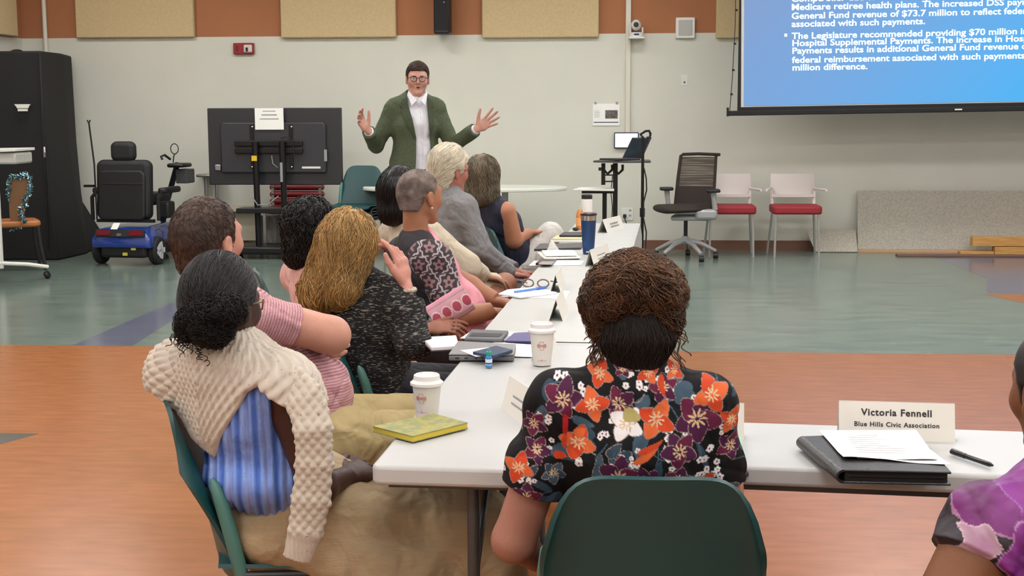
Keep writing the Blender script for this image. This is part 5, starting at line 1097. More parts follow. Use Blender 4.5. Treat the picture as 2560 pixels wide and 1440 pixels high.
    Bn.disp(lambda P: .006*noise3(P, 60, 5, 3)); cu = hairmat('hair_black_curly', '09090a', .6, .7); bo = sdf_obj('bun', Bn, cu, ho, .005)
    strands('bun_locks', Bn, cu, bo, 2600, lambda g, n: bc+g.normal(size=(n, 3))*.08, lambda P, t: np.cross(P-bc, hd.f+hd.r*.3)*10+noise3(P, 50, 4)[:, None]*hd.r, 12, .005, .0010, (-.002, .008), wave=2.5, wfreq=260, curl=.005, wild=.8)
    g = np.random.default_rng(3); mb = MB()
    for i in range(34):
        p = bc-hd.r*.078-hd.u*.035+g.normal(size=3)*.010; d = nrm(-hd.r*.5-hd.u*1.0+g.normal(size=3)*.4); o = nrm(np.cross(d, hd.f)); ph = g.uniform(0, 6); L_ = g.uniform(.02, .05); mb.tube([p+d*L_*k/14+(o*math.cos(ph+k*.9)+np.cross(o, d)*math.sin(ph+k*.9))*.005 for k in range(15)], .0011, 5)
    for i in range(16):
        p = bc-hd.r*.03-hd.u*.06+g.normal(size=3)*.010; d = nrm(-hd.u+g.normal(size=3)*.4); o = nrm(np.cross(d, hd.f)); ph = g.uniform(0, 6); L_ = g.uniform(.015, .03); mb.tube([p+d*L_*k/14+(o*math.cos(ph+k*.9)+np.cross(o, d)*math.sin(ph+k*.9))*.005 for k in range(15)], .0011, 5)
    mb.build('ringlets', cu, ho)
    glasses(hd, mat('glasses_gold', '8c7a58', .25, metal=.8), r)
    chair_at(px(402, 1012, 3.12), 74, 'green chair at the left front, holding the woman with the cream sweater')
sweater_woman()
# ---------------------------------------------------------------- MAN IN PINK STRIPED SHIRT
def polo_man():
    px = lambda x, y, d=4.0: A_(x, y, d)
    hd = Head(px(521, 601, 4.02), 29, 4, -4, 1.06); b = Body(px(548, 722, 4.0), px(775, 1105, 4.06)*np.array([1, 1, 0])+UPV*.53, 56, 76, 1.08, .185, .045, belly=.05)
    sit_legs(b, .05, .53, .46, .06); b.setarm(1, px(828, 838, 3.95), px(742, 858, 4.14)); b.setarm(-1, px(760, 850, 4.4), px(745, 862, 4.12))
    r = person('man with short brown hair in a pink striped polo shirt and khakis, arms crossed', b.pel)
    sk = skinmat('skin_polo', 'b98876'); S = SDF(); hd.add(S); neck(S, hd, b.nb, .062); b.torso(S, -.012)
    for s in (-1, 1): b.arm(S, s, .004, r=(.056, .052, .048, .030))
    hand(S, b.arms[-1][2]+np.array([.0, -.01, 0]), (.75, -.45, -.12), (0, .9, .3), (0, 0, 1), 1.0, (30, 32, 34, 36), 3)
    hand(S, b.arms[1][2], (-.8, .5, .0), (0, .3, -1), (0, 1, .3), 1.0)
    sdf_obj('body', S, sk, r, .006)
    W = SDF(); b.torso(W, .016, hem=-.02); W.seg(b.nb-UPV*.035, b.nb+UPV*.03, (.088, .08), (.070, .072), b.sr, .02, flat=True)
    for s in (-1, 1): a, e, w_ = b.arms[s]; W.seg(a, lerp(a, e, .60), .066, .066, None, .03, flat=True)
    W.disp(lambda P: folds(P, [((.5, .3, .9), 38), ((1, 0, -.6), 50)], .008, 3)); W.cut(b.pel+UPV*.015, -UPV, .01)
    def stripes(V):
        # stripes run round the trunk, and round the sleeve on the sleeve
        a, e, w_ = b.arms[1]; u = nrm(e-a); t = (V-a)@u; dd = np.linalg.norm(V-a-np.outer(t, u), axis=1); sl = (dd < .076) & (t > .03)
        ph = np.where(sl, t*760, V[:, 2]*760); m = (np.sin(ph) > .1)[:, None]; c = np.where(m, srgb('9c6872'), srgb('bd979b')); return c
    sdf_obj('polo_shirt', W, mat('polo_pink', wr=0.4, col=(1, 1, 1), rough=.85, attr='Col', bump=.1, bscale=300), r, .0026, stripes)
    T = SDF(); T.seg(b.pel-b.hf*.03, b.pel+b.hf*.06, (.19, .13), (.18, .12), b.hr, .05)
    for s in (-1, 1): b.leg(T, s, .014, 1.96, r=(.10, .078, .072, .062), k=.05)
    T.disp(lambda P: folds(P, [((.9, 0, .6), 40), ((.4, .5, 1), 30)], .009, 6)); sdf_obj('trousers', T, mat('khaki', wr=0.5, col='9f9066', rough=.9, bump=.1, bscale=200), r, .008)
    b.shoes(shoe_m, r)
    C = hd.cap(.007, [(.2, .2), (.09, .10), (.070, .09), (.040, .066), (.030, .04), (.026, -.015), (.010, -.018), (.006, .012), (-.028, .014), (-.034, -.04), (-.045, -.09), (-.2, -.09), (-.2, .2)], .0015, 80, .0); hm = hairmat('hair_brown_short', '3b2c24', .5, .6, var=.3, vscale=10); ho = sdf_obj('hair', C, hm, r, .005)
    strands('hair_locks', C, hm, ho, 5000, lambda g, n: hd.c+(g.normal(size=(n, 3))*.6-hd.f*.3+hd.u*.3)*.12, lambda P, t: -hd.u*1.0+hd.r*.5*np.sin(((P-hd.c)@hd.u)*40)[:, None]+hd.f*.4, 4, .0045, .0007, (-.001, .0025), wild=.35)
    chair_for(b, .2, 'green chair of the man in the pink polo shirt, second from the near end', off=-.02)
polo_man()
# ---------------------------------------------------------------- WOMAN WITH LONG BLONDE HAIR
def tweed_woman():
    px = lambda x, y, d=4.7: A_(x, y, d)
    hd = Head(px(880, 612, 4.7), 22, -3, 0, .95); b = Body(px(893, 718, 4.7), px(925, 985, 4.75)*np.array([1, 1, 0])+UPV*.53, 28, 62, 1.02, .175, .045)
    sit_legs(b, .02, .5, .44); b.setarm(1, px(1034, 860, 4.52), px(1014, 712, 4.60)); b.setarm(-1, px(800, 850, 4.8), px(960, 900, 5.0))
    r = person('woman with long wavy blonde hair and black tweed jacket raising her right hand', b.pel)
    sk = skinmat('skin_tweed', 'bb8678'); S = SDF(); hd.add(S); neck(S, hd, b.nb, .05); b.torso(S, -.012)
    for s in (-1, 1): b.arm(S, s, -.006, r=(.05, .042, .040, .026)); b.leg(S, s, -.012)
    hand(S, b.arms[1][2], px(994, 602, 4.60)-b.arms[1][2], (-.9, .35, .1), (-.2, -.9, .1), 1.0, (20, 38, 42, 45), 2, 10, 30)
    hand(S, b.arms[-1][2], (1, .6, -.1), (0, 0, -1), (0, 1, 0), .95)
    sdf_obj('body', S, sk, r, .005)
    W = SDF(); b.torso(W, .024, hem=-.03); W.seg(b.nb-UPV*.03, b.nb+UPV*.03, (.095, .085), (.075, .075), b.sr, .02, flat=True); W.seg(b.pel+UPV*.08, b.pel-UPV*.03, (.17, .13), (.185, .14), b.hr, .05)
    for s in (-1, 1): b.arm(W, s, .014, 1.70 if s > 0 else 1.92, r=(.050, .043, .042, .036))
    W.disp(lambda P: folds(P, [((1, 0, .8), 40), ((.2, .5, 1), 48)], .012, 5)); 
    def tweed(V):
        g = noise3(V*np.array([1, 1, 3.2]), 150, 3, 3)+.6*noise3(V*np.array([1, 1, 3]), 60, 9, 2); c = np.tile(np.array(srgb('1c1d20')), (len(V), 1)); c[g > .95] = srgb('55544f'); c[g > 1.45] = srgb('9b978b'); c[g < -.9] = srgb('0b0b0d'); return c
    sdf_obj('tweed_jacket', W, mat('tweed_black', wr=0.3, col='0f1013', rough=.95, col2='7a776f', vscale=85, stretch=(.7, .7, 3.2), vthr=(.36, .43), detail=2, bump=.4, bscale=250), r, .0045, tweed)
    T = SDF(); T.seg(b.pel-b.hf*.03, b.pel+b.hf*.06, (.175, .12), (.17, .11), b.hr, .05)
    for s in (-1, 1): b.leg(T, s, .008, 1.98)
    sdf_obj('trousers', T, mat('trousers_navy', wr=0.4, col='15171d', rough=.85), r, .01); b.shoes(shoe_m, r)
    wr = b.arms[1][2]; g = np.random.default_rng(1)
    MB().tube([wr-UPV*.018+np.array([math.cos(t)*.031, math.sin(t)*.031, g.uniform(-.002, .002)]) for t in np.linspace(0, 6.28, 24, endpoint=False)], .0085, 8, True).build('bracelet', mat('bracelet_silver', 'b9ada0', .3, metal=.8, bump=.8, bscale=200), r)
    M = SDF(); M.ball(hd.p(0, -.018, .028), (.092, .108, .098), .02); M.seg(hd.p(-.01, -.05, .0), hd.p(-.05, -.105, -.17), (.092, .07), (.095, .045), hd.r, .04); M.seg(hd.p(.03, -.04, .0), hd.p(.03, -.11, -.15), (.075, .065), (.065, .04), hd.r, .04)
    M.ball(hd.p(-.085, -.09, -.20), (.05, .035, .06), .04); M.cut(hd.p(0, .05, 0), hd.f, .02); M.fsub(lambda P: np.maximum(.0-((P-hd.c)@hd.f), ((P-hd.c)@hd.u)+.02)-.0+np.abs((P-hd.c)@hd.r)*0, .01)
    M.disp(lambda P: .004*noise3(P*np.array([1, 1, .3]), 40, 5, 2)); hb = hairmat('hair_blonde', 'a98752', .5, .38, var=.25, vscale=14, stretch=(1, 1, .4)); ho = sdf_obj('hair', M, hb, r, .006)
    strands('hair_locks', M, hb, ho, 6000, lambda g, n: hd.c+g.normal(size=(n, 3))*np.array([.07, .07, .09])-UPV*.02, lambda P, t: -hd.u+(-hd.f*.2-hd.r*.15)+hd.u*0, 26, .011, .0010, (-.002, .009), wave=.42, wfreq=52, curl=.004, wild=.02, coh=16)
    strands('hair_ends', M, hb, ho, 700, lambda g, n: hd.p(-.03, -.1, -.17)+g.normal(size=(n, 3))*np.array([.07, .03, .03]), lambda P, t: -hd.u, 9, .011, .0013, (.0, .014), wave=.6, wfreq=60, curl=.006, wild=.12, coh=20)
    chair_for(b, .15, 'green chair hidden under the woman in the black tweed jacket')
tweed_woman()
# ---------------------------------------------------------------- WOMAN WITH BLACK BRAIDED CURLS
def curls_woman():
    px = lambda x, y, d=5.5: A_(x, y, d)
    hd = Head(px(784, 568, 5.5), 35, -4, 0, .95); b = Body(px(785, 668, 5.5), px(870, 860, 5.6)*np.array([1, 1, 0])+UPV*.53, 50, 70, .95, .165, .045)
    sit_legs(b, .02, .5, .44); b.setarm(1, px(925, 835, 5.35), px(1070, 822, 5.35)); b.setarm(-1, px(960, 820, 5.7), px(1072, 815, 5.52))
    r = person('woman with chin length black curls and a pale pink top, mostly hidden', b.pel)
    sk = skinmat('skin_curls', '835544'); S = SDF(); hd.add(S); neck(S, hd, b.nb, .048); b.torso(S, -.012)
    for s in (-1, 1): b.arm(S, s, -.004); b.leg(S, s, -.012)
    hand(S, b.arms[1][2], (1, .12, .12), (0, .6, -1), (0, .4, 1), .95, (18, 30, 34, 38), 3); hand(S, b.arms[-1][2], (1, -.35, -.05), (0, -.3, -1), (0, 1, .3), .95, (30, 34, 38, 40), 3)
    sdf_obj('body', S, sk, r, .006)
    W = SDF(); b.torso(W, .016, hem=-.02)
    for s in (-1, 1): b.arm(W, s, .012, 1.3)
    W.disp(lambda P: folds(P, [((1, 0, .8), 40)], .006, 5)); sdf_obj('top', W, mat('top_pale_pink', wr=0.4, col='c99f9a', rough=.85, bump=.1, bscale=80), r, .008)
    T = SDF(); T.seg(b.pel-b.hf*.03, b.pel+b.hf*.06, (.175, .12), (.17, .11), b.hr, .05)
    for s in (-1, 1): b.leg(T, s, .01, 1.98)
    sdf_obj('trousers', T, mat('trousers_plum', wr=0.4, col='2a242b', rough=.85), r, .011); b.shoes(shoe_m, r)
    M = SDF(); M.ball(hd.p(0, -.02, .025), (.098, .112, .10), .02); M.seg(hd.p(0, -.05, -.0), hd.p(-.02, -.05, -.105), (.095, .075), (.075, .065), hd.r, .04); M.cut(hd.p(0, .05, 0), hd.f, .02)
    M.disp(lambda P: .006*noise3(P, 60, 5, 3)); cu = hairmat('hair_black_braids', '0b0a0b', .6, .5); ho = sdf_obj('hair', M, cu, r, .006)
    strands('hair_locks', M, cu, ho, 2600, lambda g, n: hd.c+g.normal(size=(n, 3))*.08, lambda P, t: -hd.u, 18, .010, .0020, (-.002, .010), wave=.7, wfreq=110, curl=.004, wild=.1, coh=30)
    chair_at(px(640, 652, 5.75), 72, 'green chair whose pale curved back shows left of the woman with black curls')
curls_woman()
# ---------------------------------------------------------------- PERSON WITH CROPPED GREY HAIR, PATTERNED SHAWL
def shawl_person():
    px = lambda x, y, d=5.8: A_(x, y, d)
    hd = Head(px(1050, 492, 5.8), 42, -2, 0, .98); b = Body(px(1040, 610, 5.8), px(1115, 815, 5.8)*np.array([1, 1, 0])+UPV*.53, 58, 72, 1.08, .155, .05, belly=.05)
    sit_legs(b, .02, .5, .42); b.setarm(1, px(1132, 792, 5.62), px(1226, 778, 5.72)); b.setarm(-1, px(1175, 720, 6.0), px(1238, 752, 5.95))
    r = person('person with cropped grey hair, black vest, floral patterned shawl and pink skirt', b.pel)
    sk = skinmat('skin_shawl', '996a50'); S = SDF(); hd.add(S); neck(S, hd, b.nb, .050); b.torso(S, -.012)
    for s in (-1, 1): b.arm(S, s, .004, r=(.054, .050, .048, .034)); b.leg(S, s, -.012)
    f, rr = az(72); hand(S, b.arms[1][2], f+UPV*-.1, -UPV, -rr, 1.0, (30, 30, 30, 30), 3); hand(S, b.arms[-1][2], f-UPV*.1, -UPV, rr, 1.0, (30, 30, 30, 30), 3)
    sdf_obj('body', S, sk, r, .006)
    V_ = SDF(); b.torso(V_, .018, hem=0); V_.disp(lambda P: folds(P, [((1, 0, .5), 30)], .005, 3))
    for s in (-1, 1): a, e, w_ = b.arms[s]; V_.seg(a, lerp(a, e, .5), .064, .062, None, .03, flat=True)
    V_.seg(b.nb+UPV*.06+b.sf*.06, b.nb-UPV*.04+b.sf*.08, .07, None, None, .02, sub=True); sdf_obj('vest', V_, mat('vest_black', wr=0.4, col='29272b', rough=.9, bump=.15, bscale=200), r, .006)
    # pink blouse front
    B_ = SDF(); b.torso(B_, .020, hem=0); B_.cut(b.nb+b.sf*.035, -b.sf, .01); B_.disp(lambda P: .004*noise3(P, 25, 3)); sdf_obj('pink_blouse', B_, mat('blouse_pink', wr=0.5, col='d08a98', rough=.6, bump=.15, bscale=30), r, .006)
    # shawl over the right shoulder and arm
    a, e, w_ = b.arms[1]; Sh = SDF(); Sh.seg(a-UPV*.015, e+UPV*.03, (.068, .068), (.066, .075), b.sr, .04); Sh.seg(b.nb+b.sr*.05-UPV*.02, a, (.07, .06), (.085, .075), b.sf, .05); Sh.seg(a+b.sf*.02, lerp(b.wai, b.pel, .2)+b.sf*.04+b.sr*.10, (.075, .06), (.07, .05), b.sr, .05)
    Sh.disp(lambda P: .005*noise3(P, 28, 6, 2)); Sh.cut(px(1150, 790), nrm(np.array([.35, -.1, -1])), .01)
    rt = _np(RT)
    def pat(V):
        u = (V-px(1080, 690))@rt; v = V[:, 2]-px(1080, 690)[2]; u2 = u+noise3(V, 60, 2)*.003; v2 = v+noise3(V, 60, 5)*.003; s_ = .082
        gy = np.round(v2/(s_*.87)); gx = np.round(u2/s_-.5*(np.mod(gy, 2))); cx = (gx+.5*np.mod(gy, 2))*s_; cy = gy*s_*.87
        d = np.hypot(u2-cx, v2-cy); th = np.arctan2(v2-cy, u2-cx); rr_ = .037*(1+.10*np.sin(th*8)); c = np.tile(np.array(srgb('2b2226')), (len(V), 1))
        c[d > rr_*.93] = srgb('a39aa0'); c[d > rr_*1.12] = srgb('3a2d33'); m = (d < .019*(1+.35*np.sin(th*5))); c[m] = srgb('85686e'); c[d < .007] = srgb('3a2328')
        q = (V-px(1150, 700))@nrm(np.array([.75, 0, .6])); 
        return c
    so = sdf_obj('shawl', Sh, mat('shawl_print', wr=0.3, col=(1, 1, 1), rough=.8, attr='Col'), r, .0028, pat)
    c1, c2 = px(1078, 800, 5.44), px(1172, 742, 5.46); ax = nrm(c2-c1); Bd = SDF(); Bd.seg(c1, c2, (.056, .026), (.056, .026), np.cross(ax, nrm(np.array([c1[0], c1[1], 0]))), .01, flat=True); Bd.cut(c1, -ax); Bd.disp(lambda P: .003*noise3(P, 30, 6))
    dn = np.cross(ax, nrm(np.array([c1[0], c1[1], 0]))); dn = dn if dn[2] > 0 else -dn
    def band(V):
        u = (V-c1)@ax; v = (V-c1)@dn; c = np.tile(np.array(srgb('c4899a')), (len(V), 1)); s_ = .047; gx = np.round(u/s_-.5)+.5; d = np.hypot((u-gx*s_), (v+.004)*.8); c[np.abs(v) < .042] = srgb('c99aa6'); c[d < .0215] = srgb('a8485e'); m = (d < .0225) & (d > .0175); c[m] = srgb('dcc0c6'); c[np.abs(np.abs(v)-.040) < .003] = srgb('9f8a92'); return c
    sdf_obj('shawl_border', Bd, mat('shawl_border_pink', (1, 1, 1), .8, attr='Col'), so, .0028, band)
    T = SDF(); T.seg(b.pel-b.hf*.03, b.pel+b.hf*.06, (.18, .12), (.17, .11), b.hr, .05)
    for s in (-1, 1): b.leg(T, s, .014, 1.6)
    T.disp(lambda P: folds(P, [((1, 0, .5), 30)], .006, 3)); sdf_obj('skirt', T, mat('skirt_pink', wr=0.4, col='c9848f', rough=.8), r, .01); b.shoes(shoe_m, r)
    C = hd.cap(.004, [(.2, .2), (.09, .10), (.080, .075), (.050, .06), (.034, .03), (.024, .0), (.008, -.012), (.002, .012), (-.028, .014), (-.034, -.03), (-.045, -.06), (-.2, -.06), (-.2, .2)], .001, 90); hg = hairmat('hair_grey_cropped', '4f443f', .3, .8, col2='857871', vscale=22, bump=.8, bscale=260); ho = sdf_obj('hair', C, hg, r, .005)
    MB().ell(hd.p(.082, -.0, -.045), (.004, .004, .005), 10, 8).build('earring', mat('pearl', 'd9d2c9', .2), r)
    chair_for(b, .16, 'green chair of the person in the patterned shawl')
shawl_person()
# ---------------------------------------------------------------- PERSON IN CREAM JACKET, BLACK BOB
def cream_woman():
    px = lambda x, y, d=6.6: A_(x, y, d)
    hd = Head(px(1004, 478, 6.6), 38, -3, 0, .98); b = Body(px(1030, 566, 6.6), px(1085, 748, 6.6)*np.array([1, 1, 0])+UPV*.53, 48, 70, 1.0, .17, .045)
    sit_legs(b, .02, .5, .42); b.setarm(1, px(1168, 668, 6.45), px(1205, 690, 6.62)); b.setarm(-1, px(1110, 680, 6.9), px(1210, 685, 6.85))
    h, kn, an = b.legs[1]; b.legs[1] = (h, px(1262, 712, 6.75), px(1300, 800, 6.85)*np.array([1, 1, 0])+UPV*.25); b.legs[-1] = (b.legs[-1][0], px(1236, 745, 6.62), b.legs[-1][2])
    r = person('woman with a black bob in a cream jacket and cream shorts', b.pel)
    sk = skinmat('skin_cream_woman', '8f624d'); S = SDF(); hd.add(S); neck(S, hd, b.nb, .048); b.torso(S, -.012)
    for s in (-1, 1): b.arm(S, s, -.004); b.leg(S, s, -.002)
    hand(S, b.arms[1][2], (1, .2, -.2), (0, 0, -1), (0, 1, 0), .95); hand(S, b.arms[-1][2], (1, -.1, -.2), (0, 0, -1), (0, -1, 0), .95)
    sdf_obj('body', S, sk, r, .007)
    W = SDF(); b.torso(W, .022, hem=-.02); W.seg(b.nb-UPV*.03, b.nb+UPV*.03, (.095, .085), (.075, .075), b.sr, .02, flat=True)
    for s in (-1, 1): b.arm(W, s, .018, 1.9, r=(.056, .05, .046, .034))
    W.disp(lambda P: folds(P, [((1, 0, .8), 40), ((0, 0, 1), 60)], .009, 5)); sdf_obj('cream_jacket', W, mat('jacket_cream', wr=0.5, col='b5ac99', rough=.85), r, .006)
    T = SDF(); T.seg(b.pel-b.hf*.03, b.pel+b.hf*.06, (.175, .12), (.17, .11), b.hr, .05)
    for s in (-1, 1): b.leg(T, s, .022, .90, k=.05)
    T.disp(lambda P: folds(P, [((1, 0, .2), 50)], .006, 5)); sdf_obj('shorts', T, mat('shorts_cream', wr=0.5, col='b5ab96', rough=.9), r, .007); b.shoes(shoe_m, r)
    M = SDF(); M.ball(hd.p(0, -.018, .028), (.094, .112, .098), .02); M.seg(hd.p(0, -.04, -.0), hd.p(0, -.05, -.10), (.092, .085), (.088, .07), hd.r, .04); M.cut(hd.p(0, .05, 0), hd.f, .02)
    M.disp(lambda P: .002*noise3(P, 60, 5, 3)); cu = hairmat('hair_black_bob', '0d0d10', .5, .35); ho = sdf_obj('hair', M, cu, r, .006)
    strands('hair_locks', M, cu, ho, 1600, lambda g, n: hd.c+g.normal(size=(n, 3))*.08, lambda P, t: -hd.u, 18, .011, .0012, (-.001, .004), wave=.15, wfreq=60, wild=.06)
    chair_for(b, .12, 'green chair of the woman in the cream jacket')
cream_woman()
# ---------------------------------------------------------------- MAN WITH WHITE HAIR, GREY SUIT
def suit_man():
    px = lambda x, y, d=7.3: A_(x, y, d)
    hd = Head(px(1124, 428, 7.3), 48, -6, 0, 1.02); b = Body(px(1113, 492, 7.3), px(1155, 712, 7.35)*np.array([1, 1, 0])+UPV*.53, 46, 74, 1.0, .160, .05, belly=.01)
    sit_legs(b, .03, .5, .44); b.setarm(1, px(1200, 622, 7.15), px(1274, 686, 7.3)); b.setarm(-1, px(1200, 640, 7.65), px(1290, 680, 7.55))
    r = person('white haired man in a light grey suit jacket looking at the speaker', b.pel)
    sk = skinmat('skin_suit', 'a86e5e'); S = SDF(); hd.add(S); neck(S, hd, b.nb, .06); b.torso(S, -.012)
    for s in (-1, 1): b.arm(S, s, -.004)
    f, rr = az(70); hand(S, b.arms[1][2], f-UPV*.1, -UPV, -rr, 1.0); hand(S, b.arms[-1][2], f-UPV*.1, -UPV, rr, 1.0)
    sdf_obj('body', S, sk, r, .006)
    W = SDF(); b.torso(W, .026, hem=-.03); W.seg(b.nb-UPV*.03, b.nb+UPV*.035, (.10, .088), (.078, .078), b.sr, .02, flat=True)
    for s in (-1, 1): b.arm(W, s, .02, 1.95, r=(.054, .046, .044, .036))
    W.disp(lambda P: folds(P, [((1, 0, .9), 34), ((.3, .3, 1), 45)], .010, 5)); wo = sdf_obj('suit_jacket', W, mat('suit_grey', wr=0.5, col='77787b', rough=.9, var=.05, vscale=100), r, .006)
    MB().tube([b.nb+UPV*.036+b.sr*.072*math.cos(t)+b.sf*.07*math.sin(t) for t in np.linspace(0, 6.28, 30, endpoint=False)], .009, 8, True).build('collar', mat('collar_grey', '6b6c70', .9), wo)
    MB().tube([b.nb+UPV*.045+b.sr*.064*math.cos(t)+b.sf*.062*math.sin(t) for t in np.linspace(0, 6.28, 30, endpoint=False)], .007, 8, True).build('shirt_collar', mat('shirt_collar_white', 'c9cbd2', .8), r)
    T = SDF(); T.seg(b.pel-b.hf*.03, b.pel+b.hf*.06, (.18, .12), (.17, .11), b.hr, .05)
    for s in (-1, 1): b.leg(T, s, .018, 1.96)
    T.disp(lambda P: folds(P, [((1, 0, .9), 34)], .006, 5)); sdf_obj('trousers', T, mat('trousers_grey', wr=0.4, col='5d5f63', rough=.9), r, .009); b.shoes(shoe_m, r)
    C = hd.cap(.017, [(.2, .2), (.10, .12), (.092, .08), (.05, .068), (.034, .045), (.030, -.0), (.010, -.01), (.004, .012), (-.024, .012), (-.030, -.05), (-.045, -.10), (-.2, -.10), (-.2, .2)], .003, 50, .008); hw = hairmat('hair_white', 'd2cab6', .25, .45, var=.12, vscale=20); ho = sdf_obj('hair', C, hw, r, .005)
    strands('hair_locks', C, hw, ho, 2400, lambda g, n: hd.c+g.normal(size=(n, 3))*.1, lambda P, t: -hd.f*.9-hd.u*.8, 12, .009, .0013, (-.001, .005), wave=.3, wfreq=60, wild=.12)
    glasses(hd, mat('glasses_thin', '2b2523', .3), r)
    chair_for(b, .14, 'green chair of the white haired man in the grey suit')
suit_man()
# ---------------------------------------------------------------- WOMAN WITH GREY WAVES, NAVY TOP
def navy_woman():
    px = lambda x, y, d=8.0: A_(x, y, d)
    hd = Head(px(1209, 440, 8.2), 12, -3, 0, .97); b = Body(px(1217, 508, 8.2), px(1305, 672, 8.3)*np.array([1, 1, 0])+UPV*.53, 40, 72, 1.0, .165, .04)
    sit_legs(b, .02, .5, .42); b.setarm(1, px(1284, 600, 8.12), px(1322, 582, 8.25)); b.setarm(-1, px(1270, 600, 8.5), px(1325, 590, 8.4))
    b.legs[1] = (b.legs[1][0]+UPV*.02, px(1376, 588, 8.3), px(1410, 645, 8.35)); b.legs[-1] = (b.legs[-1][0], px(1365, 620, 8.4), b.legs[-1][2]+b.hf*.15)
    r = person('woman with shoulder length grey wavy hair, sleeveless navy top and white trousers', b.pel)
    sk = skinmat('skin_navy', 'a9755a'); S = SDF(); hd.add(S); neck(S, hd, b.nb, .05); b.torso(S, -.012)
    for s in (-1, 1): b.arm(S, s, .002, r=(.056, .052, .046, .030))
    f, rr = az(72); hand(S, b.arms[1][2], f+UPV*.1, -UPV, -rr, .95); hand(S, b.arms[-1][2], f-UPV*.1, -UPV, rr, .95)
    sdf_obj('body', S, sk, r, .006)
    W = SDF(); b.torso(W, .014, hem=-.02); W.disp(lambda P: folds(P, [((1, 0, .6), 40)], .006, 5))
    for s in (-1, 1): a, e, w_ = b.arms[s]; W.ball(a+b.sr*s*.045+UPV*.0, (.045, .075, .085), .01, True, b.sr)
    sdf_obj('navy_top', W, mat('top_navy', wr=0.4, col='151a30', rough=.75, bump=.2, bscale=40), r, .006)
    T = SDF(); T.seg(b.pel-b.hf*.03, b.pel+b.hf*.06, (.175, .12), (.17, .11), b.hr, .05)
    for s in (-1, 1): b.leg(T, s, .014, 1.98, r=(.088, .068, .066, .06))
    T.disp(lambda P: folds(P, [((1, 0, .3), 34), ((.3, 0, 1), 26)], .008, 5)); sdf_obj('trousers', T, mat('trousers_white', wr=0.45, col='c2c0bd', rough=.85), r, .008)
    b.shoes(mat('shoe_white', 'b5b0a6', .6), r)
    M = SDF(); M.ball(hd.p(0, -.018, .028), (.092, .110, .10), .02); M.seg(hd.p(0, -.04, -.0), hd.p(.0, -.055, -.12), (.092, .08), (.108, .065), hd.r, .04); M.cut(hd.p(0, .06, 0), hd.f, .02)
    M.disp(lambda P: .004*noise3(P*np.array([1, 1, .35]), 42, 5, 2)); cu = hairmat('hair_grey_wavy', '6f6553', .45, .5, var=.25, vscale=24, stretch=(1, 1, .4)); ho = sdf_obj('hair', M, cu, r, .006)
    strands('hair_locks', M, cu, ho, 3000, lambda g, n: hd.c+g.normal(size=(n, 3))*.08, lambda P, t: -hd.u, 20, .011, .0013, (-.001, .010), wave=.5, wfreq=70, curl=.004, wild=.03, coh=22)
    chair_at(px(1228, 552, 7.80), 76, 'green chair of the woman in the navy top, its back edge showing')
navy_woman()
